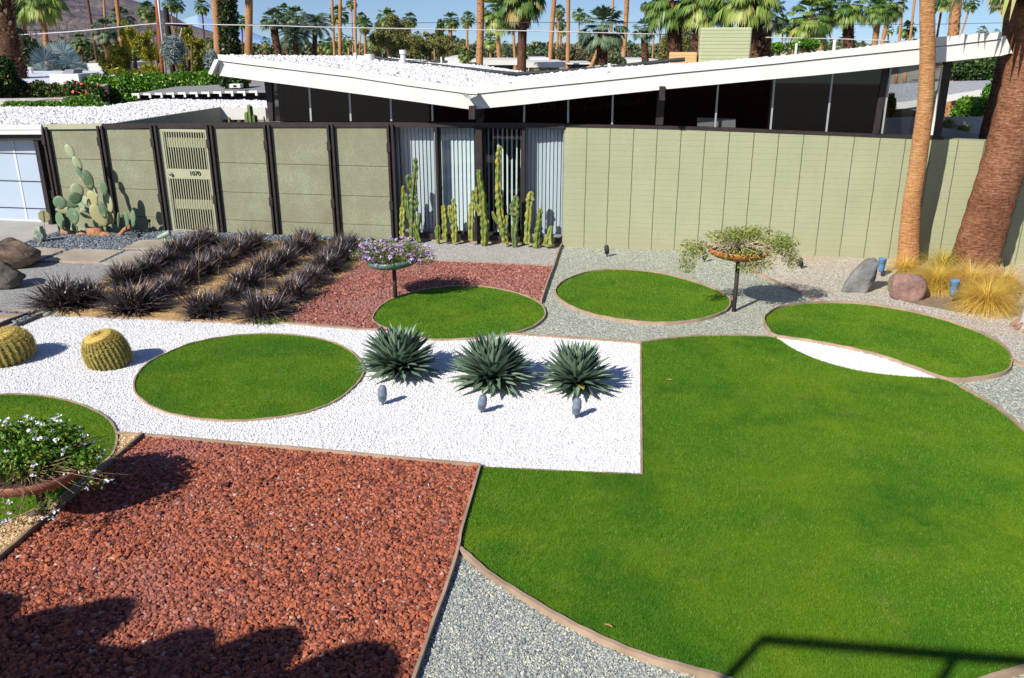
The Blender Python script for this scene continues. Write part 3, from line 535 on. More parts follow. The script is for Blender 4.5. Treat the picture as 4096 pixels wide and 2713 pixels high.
# hanging banners and a white counter seen dimly inside
mb = MB(); mb.hexa([F(2010, 465, -1), F(2340, 470, -1), F(2340, 396, -1), F(2010, 425, -1)], (0, .03, 0)); bn = obj('banner', mb, M_plain('blue_banner', (.02, .05, .12), (.02, .045, .11)), None); bn.parent = None
bn.location = tuple(FA); bn.rotation_euler = (0, 0, FROT); tag(bn, 'dark blue lettered banner hanging inside behind the clerestory panes', 'banner')
mb = MB(); mb.hexa([F(2345, 468, -1), F(2590, 474, -1), F(2590, 365, -1), F(2345, 392, -1)], (0, .03, 0)); bn2 = obj('banner', mb, M_plain('green_banner', (.035, .05, .012), (.03, .045, .01))); bn2.location = tuple(FA); bn2.rotation_euler = (0, 0, FROT)
tag(bn2, 'dark green lettered banner inside, right of the blue one', 'banner')
def text(body, name, mat, parent, loc, rot, size, depth=.004, shear=0, sx=1):
    c = bpy.data.curves.new(name, 'FONT'); c.body = body; c.size = size; c.extrude = depth; c.shear = shear; c.align_x = 'LEFT'
    t = bpy.data.objects.new(name, c); COL.objects.link(t); me = bpy.data.meshes.new_from_object(t); bpy.data.objects.remove(t); o = link(name, me, mat, parent)
    o.location = tuple(loc); o.rotation_euler = rot; o.scale = (sx, 1, 1); return o
lt_m = M_plain('banner_lettering', (.7, .8, .9), (.7, .8, .9)); lt_g = M_plain('banner_lettering_grey', (.8, .85, .75), (.8, .85, .75))
p = F(2340, 445, -.96); text('COOL ICO', 'lettering', lt_m, bn, (p[0] + .05, p[1] - .02, p[2]), (R(90), 0, 0), .20, sx=-1)
p = F(2585, 402, -.96); text('modernism week', 'lettering', lt_g, bn2, (p[0], p[1] - .02, p[2] - .05), (R(90), R(-8), 0), .17, shear=.2, sx=-1)
mb = MB(); mb.hexa([F(2790, 512, -.16), F(2942, 514, -.16), F(2942, 477, -.16), F(2788, 471, -.16)], (0, .1, 0)); o = obj('kitchen_counter', mb, WHITE); o.location = tuple(FA); o.rotation_euler = (0, 0, FROT); tag(o, 'white counter end seen through the clerestory right of the beam', 'counter')
# picture frame inside the left end
pf = thing('picture', 'dim framed poster on the inside wall at the left end of the clerestory', 'picture', FA, FROT)
obj('picture_frame', MB().hexa([F(1150, 480, -.9), F(1232, 484, -.9), F(1232, 362, -.9), F(1146, 358, -.9)], (0, .03, 0)), M_plain('frame_black', (.012, .016, .03)), pf)
obj('print', MB().hexa([F(1158, 476, -.88), F(1226, 480, -.88), F(1226, 370, -.88), F(1154, 367, -.88)], (0, .01, 0)), M_plain('print_paper', (.12, .12, .10), (.12, .03, .02), 9, lo=.6, hi=.62), pf)
# glass doors and blinds between fence and block wall
BL = M_rnd('pale_blind', [(0, (.62, .70, .70)), (1, (.72, .78, .78))], .5)
FRM = BROWN
zs, zh = .16, F(1900, 508)[2]
def sx(x, y=700): return F(x, y)[0]
cols = [(1590, 1741, 'screen'), (1750, 1902, 'open'), (1931, 2085, 'gap'), (2096, 2252, 'screen')]
X0, X1 = F(1586, 930)[0], F(2254, 940)[0]
mb = MB().box((X0, -.02, .06), (X1, .16, zs)); obj('door_sill', mb, BROWN, house)
mb = MB().box((X0, .02, -.05), (X1, .12, .06)); obj('sill_base', mb, M_plain('sill_wood', (.42, .30, .2), (.34, .25, .17), 6), house)
SCR = M_glass('screened_glass', (.78, .82, .86), .13, .3)
for (a, b, kd) in cols:
    A_, B_ = sx(a + (4 if a > 1600 else 0), 720), sx(b, 720)
    fr = MB().box((A_ - .02, .06, zs), (A_ + .02, .13, zh)).box((B_ - .02, .06, zs), (B_ + .02, .13, zh)).box((A_ + .02, .062, zs), (B_ - .02, .128, zs + .045)).box((A_ + .02, .062, zh - .03), (B_ - .02, .128, zh))
    w = obj('glass_door', fr, BROWN if kd != 'screen' else M_plain('grey_alloy', (.24, .25, .27), (.2, .21, .23), 9, .5), house)
    obj('pane', MB().add([(A_, .1, zs), (B_, .1, zs), (B_, .1, zh), (A_, .1, zh)], [(0, 1, 2, 3)]), SCR if kd == 'screen' else GLASS, w)
    nsl = {'screen': 10, 'open': 9, 'gap': 8}[kd]; wid = (B_ - A_) / nsl
    for i in range(nsl):
        cx = A_ + (i + .5) * wid; hw, an = (wid * .57, .38) if kd == 'open' else ((wid * .46, .35) if kd == 'screen' else (wid * .30, .8))
        dx, dy = hw * math.cos(an), hw * math.sin(an)
        obj('blind_slat', MB().add([(cx - dx, .27 + dy, zs + .02), (cx + dx, .27 - dy, zs + .02), (cx + dx, .27 - dy, zh - .02), (cx - dx, .27 + dy, zh - .02)], [(0, 1, 2, 3)]), BL, w)
obj('post', MB().box((sx(1902, 720) + .025, -.06, .0), (sx(1931, 720) + .0, .1, zh + .02)), BROWN, house)
obj('post', MB().box((sx(1741, 720) + .03, -.05, zs), (sx(1750, 720) + .02, .06, zh)), BROWN, house)
obj('post', MB().box((sx(2085, 720) + .022, -.045, zs), (sx(2096, 720) + .02, .06, zh)), BROWN, house)
# chimneys, pipes, vents on the roof
def onroof(x, y, dep): # point of the roof deck seen at pixel x,y, at depth dep behind the walls
    return F(x, y, -dep)
# green chimney block with courses
def M_course(name, c1, c2, pitch):
    m, nt, b = newmat(name, .8, .2); v = coords(nt); sp = _n(nt, 'ShaderNodeSeparateXYZ'); nt.links.new(v, sp.inputs[0])
    d = _n(nt, 'ShaderNodeMath', operation='MULTIPLY'); nt.links.new(sp.outputs[2], d.inputs[0]); d.inputs[1].default_value = 1 / pitch
    f = _n(nt, 'ShaderNodeMath', operation='FRACT'); nt.links.new(d.outputs[0], f.inputs[0]); r = ramp(nt, [(0, (0, 0, 0)), (.86, (0, 0, 0)), (.93, (1, 1, 1)), (1, (1, 1, 1))]); nt.links.new(f.outputs[0], r.inputs[0])
    nr = ramp(nt, [(.3, c1), (.7, tuple(x * .93 for x in c1))]); nt.links.new(noise(nt, v, 2.5), nr.inputs[0]); nt.links.new(mixc(nt, r.outputs[0], nr.outputs[0], c2), b.inputs['Base Color'])
    iv = _n(nt, 'ShaderNodeMath', operation='MULTIPLY'); nt.links.new(r.outputs[0], iv.inputs[0]); iv.inputs[1].default_value = -1; bump(nt, b, iv.outputs[0], .8, .01); return m
a, b2 = F(2790, 235, -5.2), F(3000, 225, -5.2); t = F(2795, 110, -5.2)[2]; z0 = 2.9
o = obj('chimney', MB().box((a[0] + .03, 5.2, z0), (b2[0], 6.3, t)), M_course('sage_block_courses', (.40, .43, .26), (.2, .22, .11), .078), house); bevel(o, .04, 3)
a, b2 = F(2676, 243, -5.4), F(2788, 243, -5.4); t = F(2680, 210, -5.4)[2]
o = obj('chimney', MB().box((a[0], 5.4, z0), (b2[0], 6.4, t)), M_course('tan_block_courses', (.60, .37, .17), (.42, .25, .12), .078), house); bevel(o, .04, 3)
# black pipe running along the roof, following both slopes
pl = [(1480, 228), (1560, 240), (1650, 252), (1790, 268), (1930, 283), (2065, 297), (2250, 285), (2450, 269), (2660, 245), (2740, 238)]
PP = []
for x, y in pl:
    P_ = F(x, y, -4.6); PP.append(np.array([P_[0], 4.6, P_[2]]))
obj('roof_pipe', MB().tube(PP, .045, 8), M_plain('black_foam', (.02, .022, .026), (.035, .04, .045), 5, .6), roof)
PP = [np.array([F(x, y, -6)[0], 6.0, F(x, y, -6)[2]]) for x, y in [(1490, 230), (1580, 243), (1690, 247), (1790, 247)]]
obj('roof_pipe', MB().tube(PP, .03, 8), M_plain('black_foam2', (.02, .022, .026), (.035, .04, .045), 5, .6), roof)
def vent(x, ytop_, ybase, wpx, dep, cap=None):
    b = F(x, ybase, -dep); t = F(x, ytop_, -dep); s = (F(x + wpx / 2, ybase, -dep)[0] - b[0])
    prof = [(s, -.5), (s, t[2] - b[2])] if not cap else [(s * .75, -.3), (s * .75, (t[2] - b[2]) * .68), (s, (t[2] - b[2]) * .68), (s, (t[2] - b[2]) * .98), (s * .9, t[2] - b[2])]
    prof.append((0.0, prof[-1][1])); obj('roof_vent', MB().lathe(prof, b, 20), WHITE, roof)
vent(1613, 200, 252, 27, 4.2, 1); vent(1478, 217, 234, 38, 3.8); vent(1422, 211, 226, 14, 4.4); vent(1766, 228, 246, 7, 5.5); vent(1855, 274, 289, 10, 4.2); vent(2438, 254, 268, 15, 4.3, None); vent(3184, 173, 200, 10, 2.6); vent(3337, 160, 186, 13, 2.6)
# garage front at the left and the flat roof behind it
gar = thing('garage', 'garage with translucent white panel door, white fascia and pebbled flat roof', 'garage', FA, FROT)
FASG = [F(x, y, .10) for x, y in [(-500, 515), (0, 500), (163, 499)]]
obj('fascia', ribbon([(p[0], p[2]) for p in FASG], [(p[0], p[2] - .10) for p in FASG], .1, -.10), WHITE, gar); obj('fascia', ribbon([(p[0], p[2] - .105) for p in FASG], [(p[0], p[2] - .195) for p in FASG], .08, -.085), WHITE, gar)
obj('door_header', MB().hexa([F(-500, 575, -.02), F(182, 560, -.02), F(175, 538, -.02), F(-500, 550, -.02)], (0, .15, 0)), BROWN, gar)
DOORM = M_plain('translucent_panel', (.42, .50, .62), (.39, .47, .58), .5, .25, spec=.6); DFR = M_plain('door_rib', (.56, .60, .64), (.53, .57, .62), 4)
dx1 = F(226, 896, -.3)[0]; dz1 = F(175, 556, -.3)[2]
gd = obj('garage_door', MB().box((-8.5, .3, .03), (dx1, .34, dz1)), DOORM, gar)
for x in (-15, 112, 205): # ribs
    c_ = F(x, 893, -.3)[0]; obj('rib', MB().box((c_ - .025, .29, .03), (c_ + .025, .298, dz1)), DFR, gd)
for yy in (612, 722, 829):
    z = F(0, yy, -.3)[2]; obj('seam', MB().box((-8.5, .286, z - .008), (dx1, .2985, z + .008)), BROWN, gd)
obj('seam', MB().box((-8.5, .285, .03), (dx1, .2985, .07)), DFR, gd)
obj('garage_wall', MB().box((dx1 + .005, .05, -.05), (dx1 + .1, .4, dz1 + .02)), BROWN, gar)
# flat pebble roof of garage: deck quad
r1 = [F(-600, 497, .08), F(163, 497, .08), F(405, 494, .05), F(880, 438, -3.5), F(1060, 404, -7), F(900, 405, -8), F(400, 425, -8), F(-600, 420, -8)]
r1 = [F(-600, 499, .08), F(163, 498, .08), F(404, 496, .05)]; zr = r1[1][2] - .02
gp = [(-9.5, .065), (r1[2][0], .065), (F(880, 440, -4.2)[0], 4.2), (F(1062, 430, -4.4)[0], 4.4), (F(1062, 430, -4.4)[0], 6.9), (F(560, 430, -6)[0], 6.9), (F(470, 430, -5)[0], 4.9), (-9.5, 4.9)]
def gz(x, y): return zr + .010 * np.maximum(y, 0) + .0 * x
mb = MB(); n = len(gp); mb.add([(x, y, gz(x, y)) for x, y in gp] + [(x, y, gz(x, y) - .22) for x, y in gp], [tuple(range(n)), tuple(reversed(range(n, 2 * n)))] + [(i, i + n, (i + 1) % n + n, (i + 1) % n) for i in range(n)])
gr = obj('flat_roof', mb, WHITE, gar)
pts = sample_poly([(a, b, 0) for a, b in gp], 17000); scatter_rocks('roof_gravel', pts, gz(pts[:, 0], pts[:, 1]) + .004, .026, ROOFR, .75, 12, parent=gar, kind='stuff')
# green fascia between garage and courtyard, inner sloping parapet
pg = [F(x, y, .07) for x, y in [(163, 498), (280, 497), (405, 495)]]; obj('green_fascia', ribbon([(p[0], p[2]) for p in pg], [(p[0], p[2] - .1) for p in pg], .08, -.07), SAGEP, gar)
mb = MB(); A1 = np.array([pg[2][0] + .01, .0]); B1 = np.array(gp[2]); dr = (B1 - A1); nn = np.array([dr[1], -dr[0]]) / np.linalg.norm(dr) * .04
q = [(A1[0] + nn[0], A1[1] + nn[1], .3), (B1[0] + nn[0], B1[1] + nn[1], .3), (B1[0] + nn[0], B1[1] + nn[1], gz(0, B1[1]) + .05), (A1[0] + nn[0], A1[1] + nn[1], gz(0, 0) + .03)]
mb.hexa(q, (-nn[0] * 2, -nn[1] * 2, 0)); obj('parapet', mb, SAGEP, gar)
q = [(gp[2][0], 4.18, gz(0, 4.2) - .25), (gp[3][0], 4.38, gz(0, 4.2) - .25), (gp[3][0], 4.38, gz(0, 4.2) + .04), (gp[2][0], 4.18, gz(0, 4.2) + .04)]; obj('courtyard_fascia', MB().hexa(q, (0, .05, 0)), WHITE, gar)
# ---------------- panel fence with the gate
fence = thing('fence', 'tall sage stucco panel fence held by dark steel posts, left of the glass doors', 'fence', FA, FROT)
posts = [((163, 190, 508), (236, 262, 930)), ((381, 409, 504), (452, 478, 932)), ((599, 627, 501), (655, 677, 932)), ((820, 848, 500), (871, 896, 938)), ((1054, 1082, 499), (1090, 1115, 943)), ((1309, 1334, 498), (1334, 1360, 946)), ((1548, 1576, 498), (1565, 1588, 942))]
PXS = []
for (xa, xb, yt_), (xc, xd, yb_) in posts:
    tl, br = F((xa + xb) / 2, yt_, .08), F((xc + xd) / 2, yb_, .08); cx = (tl[0] + br[0]) / 2; zt_ = tl[2]; PXS.append(cx)
    m_ = MB().box((cx - .065, -.10, -.05), (cx - .022, .0, zt_)).box((cx + .022, -.10, -.05), (cx + .065, .0, zt_)).box((cx - .022, -.045, -.05), (cx + .022, -.001, zt_))
    po = obj('post', m_, BROWN, fence)
    for zz in (1.73, .62): obj('bracket', MB().box((cx - .07, -.13, zz), (cx + .0, -.101, zz + .17)), BROWN, po)
for i in range(6):
    if i == 2: continue
    a, b = PXS[i] + .067, PXS[i + 1] - .067; ztp = (F(posts[i][0][1] + 10, (518, 511, 0, 505, 502, 501)[i], .0)[2]); rows = [-.05, .285, .855, 1.44, ztp]
    for j in range(4):
        o = obj('panel', MB().box((a, -.02, rows[j] + .004), (b, .04, rows[j + 1] - .004)), STUCCO, fence); bevel(o, .004)
    obj('backing', MB().box((a, .045, -.05), (b, .05, ztp)), BROWN, fence)
# gate
ga, gb = PXS[2] + .067, PXS[3] - .067; gt = 2.08
gate = obj('gate', MB().box((ga, -.03, -.0), (ga + .05, .03, gt)).box((gb - .05, -.03, 0), (gb, .03, gt)).box((ga + .05, -.03, gt - .05), (gb - .05, .03, gt)).box((ga + .05, -.035, .0), (gb - .05, .03, .05)), SAGEP, fence)
gi, gj = ga + .09, gb - .07
z = lambda yy: F(745, yy, .03)[2]
z1, z2, z3, z4 = z(530), z(677), z(716), z(919)
obj('gate_rail', MB().box((ga + .052, -.025, z1), (gb - .052, .025, gt - .052)), SAGEP, gate); obj('gate_rail', MB().box((ga + .052, -.025, z3), (gb - .052, .025, z2)), SAGEP, gate)
obj('gate_rail', MB().box((ga + .052, -.025, .052), (gb - .052, .025, z4)), SAGEP, gate)
obj('gate_rail', MB().box((ga + .052, -.0255, z4), (gi, .0255, z1)), SAGEP, gate); obj('gate_rail', MB().box((gj, -.0255, z4), (gb - .052, .0255, z1)), SAGEP, gate)
for i in range(17):
    cx = gi + (i + .5) / 17 * (gj - gi)
    for lo, hi in ((z2, z1), (z4, z3)): obj('slat', MB().box((cx - .0085, -.024, lo - .005), (cx + .0085, .0, hi + .005)), SAGEP, gate)
for lo, hi in ((z(592), z(553)), (z(838), z(800))): obj('backing_band', MB().box((gi - .01, .03, lo), (gj + .01, .045, hi)), SAGEP, gate)
k = F(679, 698, .09); obj('knob', MB().lathe([(.012, .06), (.012, .02), (.03, .02), (.036, 0), (.028, -.02), (0, -.026)], (k[0], k[1] + .03, k[2]), 16, M=np.array([[1, 0, 0], [0, 0, 1], [0, -1, 0]])), M_plain('chrome', (.7, .7, .7), None, 3, .15, metallic=1), gate, True)
k = F(762, 703, .03); text('1070', 'house_number', M_plain('number_black', (.02, .02, .022), None, 3, .4), gate, (k[0] - .02, -.03, k[2] + .005), (R(90), 0, 0), .125, .008)
obj('gap_shade_sheet', MB().box((gi - .02, .05, z4 - .02), (gj + .02, .055, z1 + .02)), M_plain('gap_shade_black', (.012, .013, .012), (.02, .02, .02), 40, .8), gate)  # added dark sheet stands in for the shade behind the slats
# ---------------- garden plants
def strap(mb, base, az, el0, L, w, droop, seg=4, r=None, fold=.3, wprof=None):
    """one strap leaf: starts at elevation el0 and bends down by droop over its length"""
    h = np.array([math.cos(az), math.sin(az), 0]); s = np.array([-math.sin(az), math.cos(az), 0]); p = np.array(base, float); vs = []; 
    for i in range(seg + 1):
        t = i / seg; ww = w * (wprof(t) if wprof else (1 - t) ** .6 + .02) / 2; el = el0 - droop * t
        up = np.array([-math.cos(az) * math.sin(el), -math.sin(az) * math.sin(el), math.cos(el)])
        vs += [p - s * ww + up * fold * ww, p, p + s * ww + up * fold * ww]
        p = p + (h * math.cos(el) + np.array([0, 0, 1]) * math.sin(el)) * L / seg
    fs = []
    for i in range(seg): a = i * 3; fs += [(a, a + 1, a + 4, a + 3), (a + 1, a + 2, a + 5, a + 4)]
    mb.add(vs, fs, r); return mb
AGM = M_rnd('agave_leaf', [(0, (.07, .125, .085)), (.4, (.135, .21, .145)), (.75, (.215, .30, .20)), (.88, (.13, .20, .09)), (.95, (.32, .32, .10)), (1, (.42, .30, .10))], .42, .5)
def agave(seed, n=130, R0=.475):
    random.seed(seed); mb = MB()
    for i in range(n):
        t = (i + .5) / n; az = i * 2.39996 + random.uniform(-.12, .12); el = R(88 - 92 * t ** 1.0) + random.uniform(-.07, .07); L = R0 * (1.02 if t > .15 else .75 + 1.8 * t) * random.uniform(.86, 1.08)
        rr = random.random() * .8 if t < .72 else random.random() ** .6 * (.9 if random.random() < .7 else 1)
        strap(mb, (.03 * math.cos(az), .03 * math.sin(az), .10 + .05 * (1 - t)), az, el, L, .098 * random.uniform(.85, 1.1), random.uniform(-.1, .18), 5, rr, .55,
              lambda u: (.55 + 1.3 * u) if u < .35 else max(.02, 1.0 * (1 - ((u - .35) / .65) ** 1.7)))
    return mb
for i, (x, y, s, lb, sh) in enumerate([(1597, 1502, .98, 'spiky blue green agave nearest the lawn circles, left of the three on white gravel', .03), (1968, 1548, 1.0, 'middle spiky agave of the three, its left leaves yellowed, on white gravel', 0), (2302, 1562, .92, 'spiky agave with open sparse leaves, nearest the white gravel corner', -.02)]):
    P = G(x, y); t = thing('agave', lb, 'agave', (P[0], P[1], 0), 0, 'agaves on the white gravel'); o = obj('leaves', agave(11 + i, (200, 200, 140)[i]), AGM, t); o.scale = (s * 1.04, s * 1.04, s * 1.02)
    obj('stem', MB().lathe([(.07, -.02), (.08, .06), (.05, .13), (0, .16)], (0, 0, 0), 10), M_plain('agave_core', (.25, .2, .08), (.1, .12, .06), 20), t)
# black bladed clumps in four rows
BKM = M_rnd('black_blades', [(0, (.018, .013, .016)), (.4, (.055, .043, .050)), (.75, (.13, .105, .115)), (.90, (.26, .21, .20)), (.95, (.30, .15, .06)), (1, (.16, .16, .05))], .38, .6)
def clump(seed, n=640):
    random.seed(seed); mb = MB()
    for i in range(n):
        az = random.random() * 6.283; q = random.random(); el = R(84 - 80 * q ** .8); L = random.uniform(.22, .42) * (1 if q > .2 else .9); b0 = random.random() ** .5 * .12; a0 = random.random() * 6.283
        strap(mb, (b0 * math.cos(a0), b0 * math.sin(a0), .0), az, el, L, random.uniform(.013, .024), random.uniform(.1, .8), 3, random.random(), .3)
    return mb
CL = [mesh_mb('blades', clump(s)) for s in range(40, 45)]
for m in CL: m.materials.append(BKM)
def crow(L): return [(x * 1.1834, 600 + y * 1.1834, w * 1.1834 * mpp(G(x * 1.1834, 600 + y * 1.1834)[1]) / .80) for x, y, w in L]
rows = [('first row from the left', crow([(215, 528, 210), (300, 520, 170), (420, 452, 125), (490, 425, 125), (548, 395, 125), (600, 368, 125), (648, 345, 130), (695, 322, 120)])),
        ('second row from the left', crow([(452, 545, 200), (560, 492, 125), (620, 455, 125), (675, 425, 125), (735, 392, 125), (795, 362, 125), (850, 335, 120)])),
        ('third row from the left', crow([(695, 560, 165), (778, 508, 100), (830, 468, 145), (895, 425, 130), (950, 390, 130), (1005, 352, 125), (1040, 325, 100)])),
        ('row nearest the red rocks', crow([(888, 566, 180), (985, 508, 145), (1045, 458, 135), (1095, 415, 135), (1135, 378, 130), (1172, 342, 120)]))]
NTH = ['front', 'second', 'third', 'fourth', 'fifth', 'sixth', 'seventh', 'eighth', 'ninth', 'rearmost']
first = {}
for ri, (rn, L) in enumerate(rows):
    for k, (x, y, s) in enumerate(L):
        P = G(x, y); o = link('black_grass_clump', CL[(k * 3 + ri) % 5]); o.location = (P[0], P[1], .01); s *= 1.5; o.scale = (s, s, s ** .6 * .98 * (1.08 + .08 * math.sin(k * 4.1 + ri))); o.rotation_euler = (0, 0, k * 2.1 + ri)
        tag(o, f'black bladed grass clump, {NTH[k] if k < len(L) - 1 else "rearmost"} in the {rn}', 'grass clump', 'black grass clumps in the golden bed')
# thin flower stalks above the clumps
STK = M_plain('dry_stalk', (.22, .20, .07), (.3, .18, .06), 9)
for k, (x, y, y2, lb) in enumerate([(795, 1130, 845, 'thin dry flower stalk before the right half of the gate'), (950, 1010, 898, 'thin flower stalk against the panel right of the gate'), (1013, 990, 855, 'hooked thin flower stalk, tallest against the panel right of the gate'), (1058, 1250, 1055, 'upright thin stalk from the third row of black grass'), (800, 1230, 1085, 'leftmost pale stalk from the golden bed'), (870, 1200, 1065, 'pale stalk from the front clump of the third row'), (1412, 950, 838, 'thin flower stalk before the last fence panel')]):
    B = G(x, y); T = at(x - 6 + 9 * (k % 2), y2, B[1]); o = obj('flower_stalk', MB().tube([B, (B + T) / 2 + np.array([.01, 0, 0]), T, T + np.array([.03, 0, .01])], [.003, .0025, .003, .006], 5), STK); tag(o, lb, 'flower stalk', 'thin stalks above the black grass')
# golden barrel cacti
BAR = M_rnd('barrel_rib', [(0, (.08, .11, .02)), (.5, (.15, .17, .03)), (1, (.24, .22, .05))], .6)
SPN = M_rnd('barrel_spine', [(0, (.45, .33, .07)), (.6, (.66, .51, .13)), (1, (.80, .70, .33))], .5)
def barrel(P, rad, h, lb, tiltx, tilty, seed):
    random.seed(seed); t = thing('barrel_cactus', lb, 'barrel cactus', P, 0, 'golden barrel cacti'); t.rotation_euler = (tiltx, tilty, 0)
    N = 30; prof = []
    for i in range(15):
        u = i / 14; a = -R(38) + u * R(128); prof.append((max(.0, rad * math.cos(a) ** .55 if math.cos(a) > 0 else 0), h * .42 + h * .58 * math.sin(a)))
    prof[-1] = (0, prof[-1][1] - .03)
    rib = lambda th, i: 1 + .055 * (abs(math.cos(th * N / 2)) * 2 - 1) * (1 if i < 12 else .4)
    obj('body', MB().lathe(prof, (0, 0, 0), N * 4, rib=rib), BAR, t, True)
    V = []; Fq = []; c = 0; Rr = []
    for k in range(N):
        th = 2 * math.pi * k / N
        for u in np.linspace(.02, .97, 34):
            a = -R(38) + u * R(128); rr = rad * max(math.cos(a), 0) ** .55 * 1.05; z = h * .42 + h * .58 * math.sin(a)
            nrm = np.array([math.cos(a) * math.cos(th), math.cos(a) * math.sin(th), math.sin(a)]); p = np.array([rr * math.cos(th), rr * math.sin(th), z])
            for j in range(22):
                d = nrm * random.uniform(.25, 1) + np.array([random.gauss(0, .6) for _ in range(3)]); d /= np.linalg.norm(d); Ls = random.uniform(.022, .045) * rad / .28; sd_ = np.cross(d, nrm + .01); sd_ /= np.linalg.norm(sd_) + 1e-6
                V += [p - sd_ * .0024, p + sd_ * .0024, p + d * Ls]; Fq.append((c, c + 1, c + 2)); c += 3; Rr.append(random.random())
    V = np.array(V); link('spines', mesh_np('spines', V, [np.array(Fq)], Rr), SPN, t)
    crown = MB().lathe([(rad * .74, h * .93), (rad * .64, h * .985), (rad * .42, h * 1.02), (rad * .16, h * 1.01), (0, h * .99)], (0, 0, 0), 30); obj('woolly_top', crown, M_plain('yellow_wool', (.78, .60, .16), (.62, .45, .12), 40, .9, 90, .01), t, True)
    mb = MB()
    for i in range(16):
        a = random.random() * 6.28; q = rad * random.uniform(.08, .16); mb.lathe([(.008, 0), (.010, .02), (0, .03)], (q * math.cos(a), q * math.sin(a), h * .99), 6)
    obj('dry_buds', mb, M_plain('brown_bud', (.18, .06, .02)), t)
P = G(455, 1457); barrel((P[0], P[1], -.04), .24, .46, 'golden barrel cactus with a yellow woolly top standing right of the bigger one', R(9), R(-13), 3)
P = G(30, 1440); barrel((P[0], P[1], -.02), .33, .37, 'larger green and gold barrel cactus cut by the left border', R(6), R(-10), 4)
# prickly pear: flat oval pads
PADM = M_rnd('pear_pad', [(0, (.075, .13, .065)), (.45, (.13, .21, .12)), (.72, (.29, .37, .25)), (.93, (.36, .38, .20)), (1, (.40, .28, .09))], .5, .4, nscale=8, ncol=(.40, .31, .10), nlo=.58, nhi=.72)
pear = thing('prickly_pear', 'tall prickly pear cactus with flat green pads before the two left fence panels', 'cactus', FW(365, 945, .7))
padl = [(279, 606, 30, 54, 20, .7, .8), (310, 655, 26, 56, 20, .7, .85), (318, 690, 18, 50, 22, .75, .5), (341, 730, 17, 90, 20, .7, .95), (353, 722, 36, 74, 10, .85, .1), (309, 763, 38, 54, 14, .6, .85), (381, 767, 26, 50, 35, .7, .8), (370, 797, 42, 66, 12, .7, .97), (302, 793, 38, 42, 0, .9, .05), (239, 811, 48, 50, 0, .8, .3),
        (279, 815, 64, 32, -8, .5, .5), (341, 804, 38, 36, 30, .65, .8), (416, 753, 30, 54, 0, .9, .2), (432, 808, 46, 80, 12, .55, .85), (410, 841, 30, 64, 10, .8, .15), (262, 843, 76, 26, -5, .6, .6), (325, 828, 74, 30, -8, .62, .6), (241, 883, 50, 64, 5, .75, .35), (293, 865, 58, 62, 0, .85, .3), (350, 853, 34, 54, 55, .65, .8), (396, 862, 50, 88, 25, .7, .97),
        (443, 865, 38, 64, 8, .5, .8), (269, 897, 22, 56, -5, .6, .3), (300, 916, 36, 48, -5, .65, .2), (348, 916, 18, 44, 0, .55, .6), (386, 904, 24, 58, 35, .5, .55), (416, 914, 38, 36, 30, .5, .5), (457, 930, 54, 64, -8, .4, .5), (504, 880, 30, 66, 5, .5, .4), (532, 875, 28, 68, -12, .5, .45), (474, 880, 9, 58, -8, .8, .3)]
random.seed(5)
PB = np.array(pear.location)
for (x, y, w, h, rot, off, r) in padl:  # pad colour r also carries light: lit pads pale, shaded ones dark
    C_ = FW(x, y, off) - PB; m = mpp(FW(x, y, off)[1]) ; a, b = w * m / 2 * 1.12, h * m / 2 * 1.1; yaw = FROT + random.uniform(-.6, .6); r = min(r, .95); cy, sy_ = math.cos(yaw), math.sin(yaw); a /= max(.75, math.cos(yaw - FROT)); ca, sa = math.cos(R(rot)), math.sin(R(rot)); th = .016
    mb = MB(); vs = []; K = 18
    for ring, (q, d) in enumerate([(0, 1), (.6, .95), (.9, .6), (1, 0), (.9, -.6), (.6, -.95), (0, -1)]):
        for k in range(K if q > 0 else 1):
            an = 2 * math.pi * k / K; lx = a * q * math.cos(an) * (1 - .18 * math.sin(an) * -1 if math.sin(an) < 0 else 1) ; lz = b * q * math.sin(an)
            X_, Z_ = lx * ca - lz * sa, lx * sa + lz * ca; Y_ = d * th; vs.append(C_ + np.array([X_ * cy - Y_ * sy_, X_ * sy_ + Y_ * cy, Z_]))
    fs = [(0, 1 + (k + 1) % K, 1 + k) for k in range(K)]
    for rg in range(4): fs += [(1 + rg * K + k, 1 + rg * K + (k + 1) % K, 1 + (rg + 1) * K + (k + 1) % K, 1 + (rg + 1) * K + k) for k in range(K)]
    last = 1 + 5 * K; fs += [(last, 1 + 4 * K + k, 1 + 4 * K + (k + 1) % K) for k in range(K)]
    mb.add(vs, fs, r); obj('pad', mb, PADM, pear, True)
WOODY = M_plain('woody_cactus_base', (.50, .24, .11), (.28, .14, .07), 14, .9, 30, .02)
for (x, y, rr, x2, y2, r2) in ((255, 925, .075, 300, 945, .05), (370, 925, .13, 405, 950, .12), (405, 945, .13, 452, 955, .05), (300, 942, .05, 345, 948, .08), (478, 945, .05, 520, 905, .035)):
    a, b = FW(x, y, .65) - PB, FW(x2, y2, .65) - PB; mid = (a + b) / 2 + np.array([0, 0, .03]); obj('woody_stem', MB().tube([a - np.array([0, 0, .12]), a, mid, b, b - np.array([0, 0, .05])], [rr * .8, rr, (rr + r2) / 2, r2, r2 * .7], 10), WOODY, pear, True)
